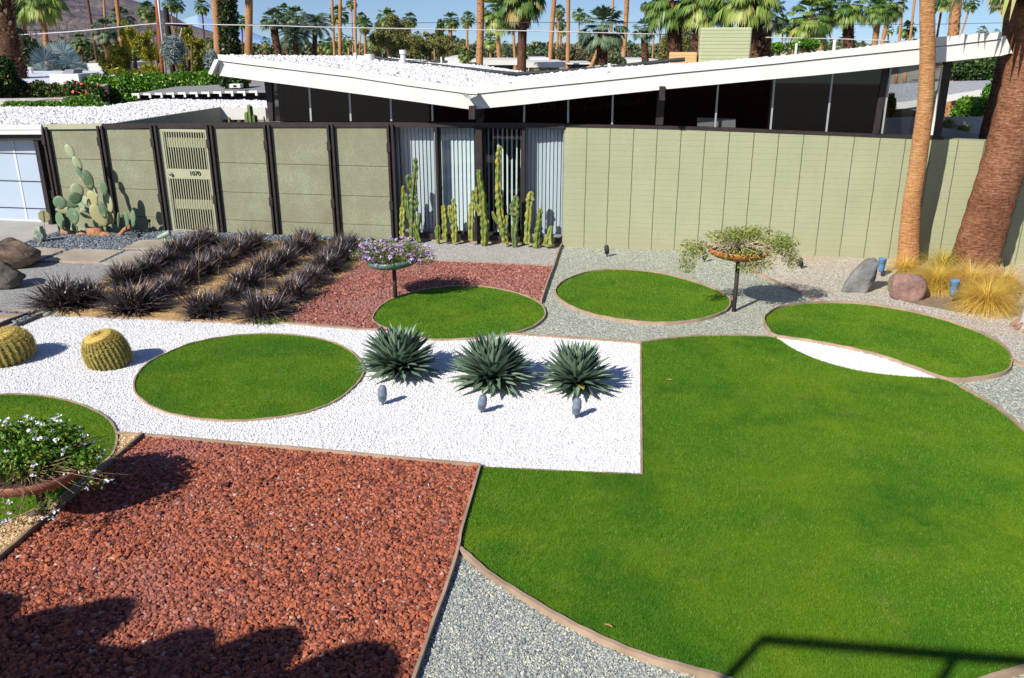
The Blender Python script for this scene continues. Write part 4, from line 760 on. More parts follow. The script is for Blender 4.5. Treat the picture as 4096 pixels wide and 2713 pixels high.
# column cacti before the glass doors
TOT = M_rnd('totem_cactus', [(0, (.17, .20, .03)), (.5, (.26, .27, .035)), (1, (.34, .32, .06))], .5, .35, nscale=14, ncol=(.10, .17, .05), nlo=.42, nhi=.62, bscale=40, bdist=.006)
TOTD = M_rnd('dark_totem_cactus', [(0, (.06, .11, .04)), (1, (.14, .19, .06))], .5, .35, nscale=14, ncol=(.22, .24, .05), nlo=.5, nhi=.68, bscale=40, bdist=.006)
qx = lambda X, Y_: (1550 + .3189 * X, 540 + .3189 * Y_)
cacti = [([[(185, 1272, 60), (188, 1100, 62), (192, 900, 66)], [(196, 900, 40), (200, 760, 40), (195, 635, 36)]], 0, 'yellow green column cactus nearest the fence, with a thinner upper half'),
 ([[(312, 1290, 70), (315, 1050, 72), (318, 850, 76), (322, 700, 70), (352, 450, 54), (348, 280, 38)], [(325, 720, 60), (270, 600, 62), (262, 490, 56)], [(270, 1050, 40), (245, 900, 50), (235, 730, 36)], [(375, 1200, 44), (390, 1080, 48), (405, 975, 34)], [(345, 950, 50), (370, 810, 40)]], 1, 'big dark branching column cactus left, in front of the screened door'),
 ([[(395, 1335, 50), (350, 1200, 56), (305, 1095, 48)]], 0, 'short pale column cactus leaning left just before the big dark one'),
 ([[(635, 1352, 44), (630, 1240, 46), (632, 1130, 56)]], 0, 'shortest narrow column cactus below the first door post'),
 ([[(718, 1330, 48), (722, 1200, 62), (715, 1050, 58), (705, 960, 52), (703, 878, 46)]], 0, 'column cactus with a dark top, second right of the first door post'),
 ([[(840, 1352, 48), (842, 1200, 72), (838, 1050, 56), (832, 900, 50), (824, 800, 36)], [(815, 1100, 44), (785, 980, 48), (782, 880, 40)]], 0, 'pale yellow forked column cactus before the open white blinds'),
 ([[(1048, 1322, 54), (1046, 1150, 58), (1052, 950, 56), (1056, 845, 46)]], 0, 'straight single column cactus left of the wide brown door post'),
 ([[(1212, 1388, 62), (1218, 1200, 84), (1210, 1040, 78), (1195, 880, 86), (1180, 700, 66), (1150, 520, 54), (1147, 435, 40)], [(1170, 1000, 56), (1100, 850, 56), (1070, 690, 44)], [(1120, 800, 36), (1112, 650, 30)], [(1240, 1180, 44), (1255, 1060, 40)]], 0, 'thick branching column cactus before the wide brown door post'),
 ([[(1500, 1382, 40), (1455, 1250, 66), (1430, 1080, 74), (1400, 880, 66), (1390, 700, 62), (1388, 440, 54), (1392, 250, 52), (1412, 132, 38)], [(1400, 1110, 50), (1350, 1040, 44), (1315, 960, 40)], [(1470, 1180, 60), (1492, 1010, 46)]], 0, 'tallest column cactus, reaching near the head of the third door'),
 ([[(1600, 1412, 54), (1592, 1220, 76), (1605, 1080, 58), (1605, 980, 120), (1605, 880, 100), (1615, 755, 42)], [(1560, 960, 40), (1548, 860, 34)], [(1650, 960, 40), (1652, 830, 34)]], 1, 'column cactus with a fat dark club shaped top before the third door frame'),
 ([[(1755, 1358, 80), (1758, 1200, 66), (1765, 1050, 64), (1780, 900, 58), (1790, 800, 90), (1803, 705, 34)]], 0, 'column cactus with a cross shaped crown, before the last screened door'),
 ([[(1868, 1422, 70), (1875, 1230, 62), (1900, 1080, 54), (1915, 925, 50)]], 0, 'plain leaning column cactus, second from the block wall'),
 ([[(2015, 1388, 110), (2018, 1310, 90), (2030, 1240, 50), (2052, 1138, 38)]], 0, 'smallest bushy column cactus next to the block wall corner')]
def totem(mb, segs, P0, seed):
    random.seed(seed)
    for sg in segs:
        pts, rad = [], []
        for (X_, Y_, w) in sg:
            px, py = qx(X_, Y_); P = at(px, py, P0[1]); pts.append(P); rad.append(w * .3189 * mpp(P0[1]) / 2 * 1.04)
        n = max(8, int(np.linalg.norm(pts[0] - pts[-1]) / .028)); t = np.linspace(0, len(pts) - 1, n); PP = np.array(catmull(pts, 8, False)) if len(pts) > 2 else np.array(pts); tt = np.linspace(0, len(PP) - 1, n)
        PC = np.stack([np.interp(tt, range(len(PP)), PP[:, k]) for k in range(3)], 1); rr = np.interp(t, range(len(rad)), rad)
        ph = np.array([random.random() * 6 for _ in range(7)]); tw = random.random() * 6
        lob = lambda th, i: 1 + .26 * math.cos(5 * th + tw + .5 * math.sin(i * .35)) + .17 * math.sin(i * 1.35 + ph[int(((th + tw) % 6.283) / 6.283 * 5) % 5])
        rr = rr * (1 + .08 * np.sin(np.arange(n) * 1.1 + tw)); rr[-1] *= .35; rr[-2] *= .8
        mb.tube(PC - np.array(P0), rr, 20, None, True, lob)
    return mb
for i, (segs, dk, lb) in enumerate(cacti):
    px, py = qx(segs[0][0][0], segs[0][0][1]); P0 = G(px, py); P0 = P0 if w2loc(P0)[1] < -.25 else FW(px, py, .25); P0[2] = 0; o = obj('column_cactus', totem(MB(), segs, P0, 60 + i), TOTD if dk else TOT, None, False, (P0[0], P0[1], P0[2])); tag(o, lb, 'column cactus', 'column cacti along the glass doors')
# ---------------- flower bowls on posts
def stemcloud(mb, c, rx, rz, n, seed, hang=.3, w=.004):
    random.seed(seed)
    for i in range(n):
        az = random.random() * 6.283; el = random.uniform(-.1, 1.2); L = random.uniform(.5, 1.1); p = np.array(c) + np.array([math.cos(az), math.sin(az), 0]) * rx * .2 * random.random(); pts = [p]
        d = np.array([math.cos(az) * math.cos(el), math.sin(az) * math.cos(el), math.sin(el)])
        for k in range(4): p = p + d * np.array([rx, rx, rz]) * L / 4 + np.array([random.gauss(0, .015) for _ in range(3)]); d[2] -= hang * random.uniform(.5, 1.3); pts.append(p)
        mb.tube(pts, [w, w, w * .8, w * .6, w * .4], 4, None, False)
    return mb
POLE = M_plain('brown_steel_pole', (.045, .034, .032), (.07, .05, .045), 8, .5)
def planter(bx, by, rimc, rw, deep, bowlm, lb, inner, tilt=(0, 0), pw=.032):
    B = G(bx, by); t = thing('flower_bowl', lb, 'planter bowl', B, 0, 'bowl planters on posts'); C_ = at(rimc[0], rimc[1], B[1]) - B
    obj('pole', MB().tube([(0, 0, -.05), (C_[0] * .0, 0, C_[2] * .5), (C_[0] * .0, 0, C_[2] - deep * .8)], pw, 14), POLE, t, True)
    prof = [(0, -deep)] + [(rw * math.sin(a), -.03 - (deep - .03) * math.cos(a)) for a in np.linspace(.15, R(86), 10)] + [(rw * 1.0, 0), (rw * .97, .005), (rw * .95, -.01)] + [(rw * .95 * math.sin(a), -deep * .9 * math.cos(a)) for a in np.linspace(R(80), .1, 6)]
    Mx = np.array(Matrix.Rotation(tilt[0], 3, 'X') @ Matrix.Rotation(tilt[1], 3, 'Y')); bo = obj('bowl', MB().lathe(prof, (0, 0, C_[2]), 40, M=Mx), bowlm, t, True)
    obj('soil', MB().lathe([(0, -.03), (rw * .5, -.025), (rw * .95, -.03)], (0, 0, C_[2]), 24, M=Mx), inner, t)
    return t, np.array([0, 0, C_[2]]), B
GRN = M_rnd('lantana_leaf', [(0, (.05, .10, .02)), (.5, (.12, .17, .03)), (.8, (.20, .22, .05)), (1, (.32, .28, .10))], .6, .2, trans=.2)
def petals(mb_c, size, mat, parent, name):
    C_ = np.array(mb_c); V, Q = leaf_np(np.repeat(C_, 10, 0) + rs.normal(0, size * .55, (len(C_) * 10, 3)) * np.array([1, 1, .5]), size, .9); return link(name, mesh_np(name, V, [Q], np.repeat(rs.rand(len(C_)), 10)), mat, parent)
SOILM = M_plain('bowl_soil', (.10, .06, .04), (.06, .04, .03), 30, .95, 60, .02)
# purple lantana
t1, c1, B1 = planter(1582, 1198, (1577, 1032), .40, .155, M_plain('teal_bowl', (.10, .20, .17), (.09, .18, .155), 2, .35, spec=.5), 'dull teal bowl on a brown post, brimming with purple lantana', SOILM, (0, R(-6)))
bl = [(c1[0] + x, c1[1] + y, c1[2] + z, a, b, c) for x, y, z, a, b, c in ((0, 0, .06, .50, .42, .11), (-.3, 0, .08, .30, .32, .13), (.28, .05, .08, .32, .3, .13), (0, .2, .12, .4, .3, .13), (.0, -.2, .03, .38, .25, .08), (.48, -.05, .0, .18, .2, .10), (-.46, -.02, .05, .18, .2, .09))]
V, Q = leaf_np(blobpoints(bl, 5200, .45), .032, .5); link('leaves', mesh_np('leaves', V, [Q], rs.rand(len(Q))), GRN, t1); obj('stems', stemcloud(MB(), c1, .7, .3, 70, 3), M_plain('dry_stem', (.25, .18, .10)), t1)
petals(blobpoints([(b[0], b[1], b[2] + .01, b[3] * 1.04, b[4] * 1.04, b[5] * 1.08) for b in bl], 260, .95), .023, M_rnd('purple_petals', [(0, (.42, .24, .58)), (.6, (.60, .42, .78)), (1, (.76, .62, .88))], .6), t1, 'blossoms')
obj('watering_tube', MB().tube([np.array([-.16, -.02, c1[2] - .13]), np.array([-.17, -.03, .3]), np.array([-.22, -.05, .0])], .004, 5), POLE, t1)
# straggly orange bowl
t2, c2, B2 = planter(2935, 1246, (2955, 992), .44, .17, M_plain('rust_orange_bowl', (.42, .15, .035), (.33, .11, .03), 6, .4), 'rust orange bowl on a tall leaning post with straggly bare stems and leaves', SOILM)
cl = M_rnd('pale_twig', [(0, (.40, .32, .20)), (1, (.62, .55, .40))], .8); obj('twigs', stemcloud(MB(), c2 + np.array([0, 0, .02]), .75, .42, 130, 8, .42, .005), cl, t2)
bl = [(c2[0] + x, c2[1] + y, c2[2] + z, a, b, c) for x, y, z, a, b, c in ((-.1, 0, .17, .42, .3, .12), (.2, .1, .18, .42, .3, .12), (.62, 0, .02, .2, .2, .22), (-.62, 0, -.02, .26, .22, .16), (.75, -.05, -.15, .14, .14, .16), (-.75, -.1, -.2, .15, .15, .16), (.0, -.4, .02, .4, .1, .1), (.5, -.2, .12, .3, .2, .1), (.15, -.3, -.15, .3, .2, .18))]
V, Q = leaf_np(blobpoints(bl, 5200, .15), .040, .42); link('leaves', mesh_np('leaves', V, [Q], rs.rand(len(Q))), M_rnd('thin_leaf', [(0, (.10, .15, .02)), (.6, (.24, .29, .05)), (1, (.40, .42, .10))], .6, trans=.2), t2)
# white lantana, near left
t3, c3, B3 = planter(178, 2064, (118, 1852), .44, .17, M_plain('brown_red_bowl', (.30, .12, .08), (.22, .09, .06), 4, .45), 'reddish brown bowl on a short post at the left border, full of white lantana', SOILM, (0, 0), .035)
t3.location.x += .0
bl = [(c3[0] + x, c3[1] + y, c3[2] + z, a, b, c) for x, y, z, a, b, c in ((-.05, .05, .06, .42, .40, .16), (-.25, .1, .13, .25, .25, .17), (.12, .1, .12, .26, .28, .17), (-.1, .3, .1, .3, .2, .14), (-.45, 0, .08, .2, .25, .14), (.42, .0, .03, .14, .18, .09))]
V, Q = leaf_np(blobpoints(bl, 10000, .2), .038, .68); link('leaves', mesh_np('leaves', V, [Q], rs.rand(len(Q))), M_rnd('fresh_leaf', [(0, (.04, .12, .012)), (.6, (.12, .26, .025)), (.9, (.24, .36, .05)), (1, (.40, .34, .06))], .5, .3, trans=.25), t3)
obj('stems', stemcloud(MB(), c3 - np.array([0, .1, .0]), .75, .25, 130, 5, .3, .0035), M_plain('brown_stem', (.20, .12, .06), (.34, .24, .12), 30), t3)
hang = [(c3[0] + x, c3[1] + y, c3[2] + z, a, b, c) for x, y, z, a, b, c in ((.55, -.15, -.08, .12, .1, .1), (.3, -.42, -.14, .14, .1, .14), (-.2, -.45, -.12, .3, .08, .12), (.05, -.45, -.2, .1, .08, .1))]
V, Q = leaf_np(blobpoints(hang, 380, .1), .03, .6); link('leaves', mesh_np('leaves', V, [Q], rs.rand(len(Q))), GRN, t3)
petals(np.concatenate([blobpoints([(b[0], b[1], b[2] + .01, b[3] * 1.05, b[4] * 1.05, b[5] * 1.1) for b in bl], 120, .95), blobpoints(hang, 12, .6)]), .024, M_rnd('white_petals', [(0, (.78, .80, .88)), (1, (.86, .87, .92))], .5), t3, 'blossoms')
obj('ground_hook', MB().tube([at(152, 2062, B3[1]) - B3, at(151, 2000, B3[1]) - B3], .006, 6).lathe([(.07, 0), (.05, .03), (.02, .05), (0, .055)], (at(140, 2066, B3[1]) - B3), 9), STEEL, t3)
# ---------------- garden lamps
BLK = M_plain('black_lamp', (.03, .033, .038), (.05, .052, .055), 12, .5); GREYL = M_plain('weathered_blue_grey_lamp', (.13, .17, .22), (.18, .22, .27), 14, .5); BLUE = M_plain('powder_blue_lamp', (.085, .20, .36), (.12, .25, .41), 10, .5, 60, .001)
def rotm(ax, ay): return np.array(Matrix.Rotation(ay, 3, 'Y') @ Matrix.Rotation(ax, 3, 'X'))
def spot(bx, by, sc, ax, ay, mat, lb, grp):
    P = G(bx, by); t = thing('garden_spotlight', lb, 'spotlight', P, 0, grp); Mx = rotm(ax, ay)
    obj('stake', MB().lathe([(.012 * sc, -.05), (.012 * sc, .05 * sc), (.018 * sc, .055 * sc), (.018 * sc, .07 * sc), (0, .07 * sc)], (0, 0, 0), 12), mat, t, True)
    obj('lamp_head', MB().lathe([(0, 0), (.034, .004), (.044, .02), (.046, .07), (.050, .072), (.050, .10), (.047, .105), (.046, .15), (.036, .178), (.018, .19), (0, .192)], (0, 0, .05 * sc), 20, M=Mx * sc), mat, t, True); return t
AG = 'lamps aimed at the agaves'
spot(1531, 1622, 1.0, R(6), R(3), GREYL, 'blue grey spotlight on white gravel below the left agave', AG)
spot(1926, 1655, .95, R(10), R(8), GREYL, 'blue grey ringed spotlight on white gravel below the middle agave', AG)
spot(2303, 1676, .98, R(-2), R(5), GREYL, 'blue grey spotlight on white gravel below the right agave', AG)
spot(2428, 1027, .95, R(10), R(-8), BLK, 'black spotlight by the block wall behind the middle lawn circle', 'black lamps along the block wall')
spot(2816, 1048, .8, R(8), R(4), BLK, 'black spotlight half hidden by the twigs of the orange bowl', 'black lamps along the block wall')
spot(3205, 1076, .85, R(5), R(-16), BLK, 'black spotlight by the wall between orange bowl and grey slab rock', 'black lamps along the block wall')
def uplight(bx, by, hx, hy, sc, lb):
    P = G(bx, by); t = thing('uplight', lb, 'uplight', P, 0, 'blue tree uplights'); C_ = at(hx, hy, P[1]) - P
    obj('stake', MB().lathe([(.03 * sc, -.04), (.035 * sc, .12 * sc), (.02 * sc, .14 * sc), (.018 * sc, .2 * sc), (.03 * sc, .22 * sc), (0, .25 * sc)], (0, 0, 0), 14), BLK, t, True)
    obj('lamp_head', MB().lathe([(0, -.15 * sc), (.035 * sc, -.145 * sc), (.055 * sc, -.11 * sc), (.069 * sc, -.03 * sc), (.076 * sc, .07 * sc), (.079 * sc, .072 * sc), (.081 * sc, .135 * sc), (.084 * sc, .14 * sc), (.084 * sc, .155 * sc), (.074 * sc, .155 * sc), (.06 * sc, .03 * sc), (0, .02 * sc)], C_, 28), BLUE, t, True)
uplight(3529, 1106, 3527, 1062, .80, 'powder blue uplight partly behind the grey slab rock')
uplight(3832, 1216, 3816, 1155, .86, 'powder blue uplight standing before the golden feather grass')
P = G(664, 985); t = thing('garden_spotlight', 'pale green tube lamp on a stake beside the walk slabs', 'spotlight', P, 0)
SG = M_plain('pale_green_lamp', (.30, .42, .30), (.26, .36, .26), 10, .45); obj('stake', MB().tube([(0, 0, -.05), (0, 0, .16)], .014, 8), SG, t, True)
a, b = at(630, 952, P[1]) - P, at(680, 930, P[1]) - P; ax = (b - a) / np.linalg.norm(b - a); obj('lamp_head', MB().tube([a, a + ax * .02, a + ax * .13, b - ax * .01, b], [.02, .035, .045, .055, .05], 16), SG, t, True)
P = FW(604, 935, .25); P[2] = 0; t = thing('garden_spotlight', 'small dark stake lamp in the cactus shadow left of the gate', 'spotlight', P, 0); obj('stake', MB().tube([(0, 0, -.02), (0, 0, .24)], .01, 6), BLK, t); obj('lamp_head', MB().lathe([(0, 0), (.03, .01), (.03, .06), (0, .07)], (0, 0, .22), 10), BLK, t, True)
# octagonal sign seen from behind
P = G(186, 956); t = thing('yard_sign', 'small octagonal sign seen from behind, on a thin stake by the green rock', 'sign', P, 0); C_ = at(176, 866, P[1]) - P; rr = 24 * mpp(P[1])
obj('stake', MB().tube([(0, -.01, -.03), (C_[0] * .85, -.015, C_[2] + rr)], .007, 6), M_plain('grey_stake', (.3, .3, .3)), t)
mb = MB(); vs = [(C_[0] + rr * math.cos(R(22.5 + 45 * k)) * 1.0, y_, C_[2] + rr * math.sin(R(22.5 + 45 * k)) * 1.08) for y_ in (0, .006) for k in range(8)]; mb.add(vs, [tuple(range(8)), tuple(reversed(range(8, 16)))] + [(k, k + 8, (k + 1) % 8 + 8, (k + 1) % 8) for k in range(8)]); obj('sign_plate', mb, M_plain('olive_plate', (.30, .28, .13), (.24, .22, .1), 6), t)
# ---------------- rocks
def boulder(px, py, pw, ph, mat, lb, seed, depth=.8, knots=None, name='boulder', cat='boulder', boxy=0):
    """irregular rock filling the photo box with bottom centre (px,py)"""
    P = G(px, py); m = mpp(P[1]); w, h = pw * m, ph * m * 1.02; st = np.random.RandomState(seed); bm_v = []; 
    N, K = 28, 40; dirs = []
    planes = [(lambda d: d / np.linalg.norm(d))(st.normal(size=3)) for _ in range(20)]; dist = st.uniform(.58, .98, 20)
    for i in range(N + 1):
        ph_ = math.pi * i / N
        for k in range(K):
            th = 2 * math.pi * k / K; dirs.append((math.sin(ph_) * math.cos(th), math.sin(ph_) * math.sin(th), math.cos(ph_)))
    D_ = np.array(dirs); r = np.ones(len(D_)) if not boxy else (np.abs(D_ @ np.array([[.96, .28, 0], [-.28, .96, 0], [0, 0, 1]])) ** boxy).sum(1) ** (-1 / boxy)
    for pl_, ds in zip(planes, dist):
        c = D_ @ pl_; r = np.minimum(r, np.where(c > .05, ds * (1.7 if boxy else 1) / np.maximum(c, .05), 9))
    for f_, a_ in ((3, .05), (6, .03), (13, .016), (27, .008)):
        for _ in range(3):
            k_ = st.normal(size=3); k_ /= np.linalg.norm(k_); r += a_ * np.sin(f_ * (D_ @ k_) * 2 + st.rand() * 6) * .6
    V = D_ * r[:, None]; lo, hi = V.min(0), V.max(0); V = (V - (lo + hi) / 2) / (hi - lo); V[:, 2] += .5
    if knots is not None:      # silhouette: width/shift by height
        zz = V[:, 2]; V[:, 0] = V[:, 0] * np.interp(zz, knots[0], knots[1]) + np.interp(zz, knots[0], knots[2])
    V = V * np.array([w, w * depth, h * 1.12]); V[:, 2] -= h * .12
    q = np.array([[i * K + k, (i + 1) * K + k, (i + 1) * K + (k + 1) % K, i * K + (k + 1) % K] for i in range(N) for k in range(K)])
    o = link(name, mesh_np(name, V, [q], rs.rand(len(q)), True), mat); o.location = (P[0], P[1] + w * depth * .35, 0); tag(o, lb, cat); return o
def M_rock(name, a, b, c, sc=3):
    m, nt, bs = newmat(name, .85, .2); v = coords(nt); r = ramp(nt, [(.3, a), (.5, b), (.72, c)]); nt.links.new(noise(nt, v, sc, 8, .65), r.inputs[0]); nt.links.new(r.outputs[0], bs.inputs['Base Color']); bump(nt, bs, noise(nt, v, sc * 3, 8, .7), 1, .05); return m
boulder(8, 1084, 250, 108, M_rock('brown_boulder', (.07, .05, .04), (.16, .12, .09), (.34, .23, .15)), 'large dark brown boulder at the left border, behind the smaller one', 21, .9)
boulder(5, 1160, 145, 112, M_rock('dark_boulder', (.06, .05, .045), (.11, .095, .08), (.19, .16, .13)), 'rounded grey brown boulder at the left border in front of the larger one', 22, .9)
boulder(157, 975, 56, 70, M_rock('pale_green_rock', (.12, .16, .13), (.36, .42, .33), (.56, .60, .48), 6), 'small pale green rock among black pebbles beside the octagonal sign', 23, .7, ((0, .5, 1), (1, .9, .6), (-.05, 0, .12)))
boulder(534, 957, 48, 20, M_rock('dark_pebble_rock', (.05, .05, .05), (.08, .08, .075), (.12, .12, .11)), 'small dark rock among pebbles left of the gate', 24, .7)
boulder(3445, 1173, 132, 138, M_rock('grey_slab_rock', (.13, .13, .13), (.24, .24, .235), (.36, .34, .31)), 'upright pointed grey slab rock left of the red rock', 25, .5, ((0, .35, .8, 1), (1.1, 1, .66, .5), (-.1, -.02, .18, .3)), boxy=4)
boulder(3640, 1203, 156, 104, M_rock('reddish_rock', (.20, .13, .12), (.33, .20, .165), (.46, .31, .25)), 'squarish reddish brown rock before the feather grass', 29, .5, ((0, .2, .8, 1), (.85, 1.03, 1, .95), (.06, 0, 0, -.03)), boxy=6)
# ---------------- feather grass tufts
FG = M_rnd('feather_grass', [(0, (.42, .40, .06)), (.3, (.78, .60, .13)), (.6, (.95, .62, .15)), (.9, (1, .74, .26)), (1, (1, .88, .5))], .6, .2, trans=.45)
def tuft(bx, by, rad, h, n, seed, lb, lean=0, gy=0):
    random.seed(seed); P = G(bx, by); mb = MB()
    for i in range(n):
        az = random.random() * 6.283; q = random.random(); el = R(88 - 60 * q); L = random.uniform(.75, 1.15) * math.hypot(rad, h) * .95; b0 = .06 * random.random()
        r_ = random.random() * (1 - gy) if q < .8 else random.random()
        strap(mb, (b0 * math.cos(az), b0 * math.sin(az), 0), az, el, L, random.uniform(.003, .0062), random.uniform(1.1, 2.3), 7, r_, 0, lambda t: 1 - t * .7)
    o = obj('feather_grass', mb, FG, None, False, (P[0], P[1], 0)); tag(o, lb, 'grass tuft', 'golden feather grass tufts')
tuft(3940, 1240, .47, .46, 2300, 1, 'largest golden feather grass tuft, right of the front blue uplight', 0, .1)
tuft(3880, 1165, .55, .42, 1600, 2, 'golden feather grass tuft at the foot of the leaning palm', 0, 0)
tuft(3745, 1160, .46, .46, 1700, 3, 'greenish gold feather grass tuft behind the red rock', 0, .35)
tuft(3615, 1085, .38, .22, 700, 4, 'low yellow feather grass around the foot of the slim palm', 0, 0)
tuft(3765, 1080, .35, .50, 700, 5, 'tall green feather grass by the wall between the two palms', 0, .7)
tuft(4010, 1170, .6, .38, 800, 6, 'golden feather grass tuft sprawling at the right border', 0, 0)
# soil mound under the tufts
sheet('soil_patch', catmull(PX([(3560, 1180), (3650, 1215), (3740, 1232), (3830, 1250), (3960, 1255), (4080, 1200), (4060, 1120), (3900, 1080), (3640, 1080), (3560, 1110)])), .008, SOIL)

TW = M_plain('fallen_twig', (.45, .26, .10), (.3, .18, .07), 30)
for i, (a, b, lb) in enumerate([((2418, 2497), (2452, 2508), 'orange brown fallen twig near the front edge of the big lawn'), ((2666, 1517), (2690, 1521), 'small brown fallen leaf on the big lawn right of the white gravel corner'), ((1862, 2040), (1872, 2030), 'tiny pale fallen leaf on the lawn beside the bender board')]):
    p, q = G(*a, .045), G(*b, .045); tag(obj('fallen_twig', MB().tube([p, (p + q) / 2 + np.array([0, .006, .004]), q], [.004, .007, .003], 5), TW), lb, 'twig')
P = G(700, 1304); V_, Q_ = leaf_np(np.array([0, 0, .05]) + rs.normal(0, 1, (260, 3)) * np.array([.16, .05, .025]), .07, .16)
o = link('green_weed', mesh_np('green_weed', V_, [Q_], rs.rand(260)), M_rnd('weed_leaf', [(0, (.05, .1, .02)), (1, (.2, .26, .06))], .6)); P = G(1085, 1298); o.location = (P[0], P[1], 0); tag(o, 'small green weed at the foot of the black grass by the white gravel', 'weed')
# ---------------- palms
def M_bark(name, a, b, c, ring=26, crack=22, bd=.02, vs_=.15):
    m, nt, bs = newmat(name, .85, .15); v = coords(nt)
    mp = _n(nt, 'ShaderNodeMapping'); mp.inputs['Scale'].default_value = (1, 1, vs_); nt.links.new(v, mp.inputs[0]); cr = noise(nt, mp.outputs[0], crack, 6, .7)
    mp2 = _n(nt, 'ShaderNodeMapping'); mp2.inputs['Scale'].default_value = (.25, .25, 1); nt.links.new(v, mp2.inputs[0]); rg = noise(nt, mp2.outputs[0], ring, 4, .7)
    ad = _n(nt, 'ShaderNodeMath', operation='MULTIPLY_ADD'); nt.links.new(cr, ad.inputs[0]); ad.inputs[1].default_value = .5; nt.links.new(rg, ad.inputs[2])
    lg = noise(nt, v, 1.2, 3); ad2 = _n(nt, 'ShaderNodeMath', operation='MULTIPLY_ADD'); nt.links.new(lg, ad2.inputs[0]); ad2.inputs[1].default_value = .5; nt.links.new(ad.outputs[0], ad2.inputs[2])
    r = ramp(nt, [(.72, a), (.95, b), (1.0, c)]); 
    sc = _n(nt, 'ShaderNodeMapRange'); nt.links.new(ad2.outputs[0], sc.inputs[0]); sc.inputs[1].default_value = .55; sc.inputs[2].default_value = 1.4; r.color_ramp.elements[0].position = .15; r.color_ramp.elements[1].position = .5; r.color_ramp.elements[2].position = .85
    nt.links.new(sc.outputs[0], r.inputs[0]); nt.links.new(r.outputs[0], bs.inputs['Base Color']); bump(nt, bs, ad.outputs[0], 1, bd); return m
BK_ORANGE = M_bark('orange_bark', (.20, .09, .035), (.40, .20, .085), (.52, .30, .15)); BK_TAN = M_bark('tan_bark', (.24, .10, .035), (.50, .25, .105), (.62, .38, .20), 34, 24, .03)
BK_DARK = M_bark('dark_bark', (.035, .018, .013), (.095, .045, .028), (.20, .105, .06)); BK_BIG = M_bark('reddish_cracked_bark', (.05, .02, .013), (.26, .11, .06), (.46, .25, .15), 34, 17, .07, .4)
BOOT = M_rnd('palm_boot', [(0, (.03, .016, .012)), (.5, (.09, .045, .028)), (.85, (.22, .12, .065)), (1, (.50, .34, .21))], .8)
BOOTO = M_rnd('orange_boot', [(0, (.14, .055, .025)), (.4, (.30, .13, .055)), (.75, (.48, .25, .12)), (1, (.62, .45, .28))], .8)
FROND = M_rnd('fan_frond', [(0, (.022, .062, .014)), (.35, (.06, .135, .026)), (.6, (.115, .20, .04)), (.78, (.20, .27, .06)), (.86, (.26, .28, .05)), (.93, (.38, .30, .08)), (1, (.30, .19, .10))], .45, .35, trans=.2)
FRONDB = M_rnd('bright_fan_frond', [(0, (.035, .09, .018)), (.35, (.10, .19, .035)), (.7, (.24, .34, .065)), (.9, (.42, .47, .12)), (1, (.40, .34, .12))], .45, .35, trans=.25)
FRONDG = M_rnd('grey_green_frond', [(0, (.04, .08, .045)), (.5, (.10, .16, .085)), (.85, (.18, .25, .14)), (1, (.28, .28, .15))], .5, .3, trans=.15)
FRONDS = M_rnd('silver_frond', [(0, (.025, .05, .065)), (.5, (.08, .13, .145)), (1, (.24, .31, .31))], .5, .3)
DEAD = M_rnd('dead_frond', [(0, (.09, .05, .035)), (.5, (.24, .15, .095)), (1, (.45, .33, .22))], .9)
def fan_leaf(mb, hub0, az, el, pet, rad, nb, droop, r, span=1.9):
    d = np.array([math.cos(az) * math.cos(el), math.sin(az) * math.cos(el), math.sin(el)]); s = np.array([-math.sin(az), math.cos(az), 0]); u = np.cross(d, s) * -1; hub0 = np.array(hub0, float)
    sag = np.array([0, 0, -.10 * pet]); hub = hub0 + d * pet + sag; w = .010 * (rad / .5)
    mb.add([hub0 - s * w, hub0 + s * w, hub + s * w, hub - s * w], [(0, 1, 2, 3)], r)
    d2 = d + np.array([0, 0, -.35 - .25 * droop]); d2 /= np.linalg.norm(d2)
    for k in range(nb):
        a = span * (k / (nb - 1) - .5) * 2 * .5 * 2 * .55; L = rad * (1 - .18 * abs(a)) * random.uniform(.85, 1.08); dd = d2 * math.cos(a) + s * math.sin(a); pz = np.cross(dd, u); hw = L * span * .62 / nb
        mid = hub + dd * L * .55; tip = hub + dd * L * (.95 - .15 * droop) + np.array([0, 0, -1]) * L * (.10 + .35 * droop * random.uniform(.5, 1.3)); pz /= np.linalg.norm(pz) + 1e-6
        mb.add([hub, mid - pz * hw, tip, mid + pz * hw], [(0, 1, 2, 3)], min(1, max(0, r + random.uniform(-.12, .12))))
def fan_crown(seed, n=46, nb=13, low=-50, pet=.5, rad=.52, droop=.8, dead=.1):
    random.seed(seed); mb = MB()
    for i in range(n):
        t = (i + .5) / n; el = R(86 - (86 - low) * t ** .9) + random.uniform(-.12, .12); az = i * 2.39996 + random.uniform(-.3, .3)
        r = random.uniform(0, .72) if t < .75 else random.uniform(.3, .95)
        if t > 1 - dead: r = random.uniform(.8, 1)
        fan_leaf(mb, (0, 0, 0), az, el, pet * random.uniform(.75, 1.15), rad * random.uniform(.8, 1.1), nb, droop * (0.5 + t), r)
    return mb
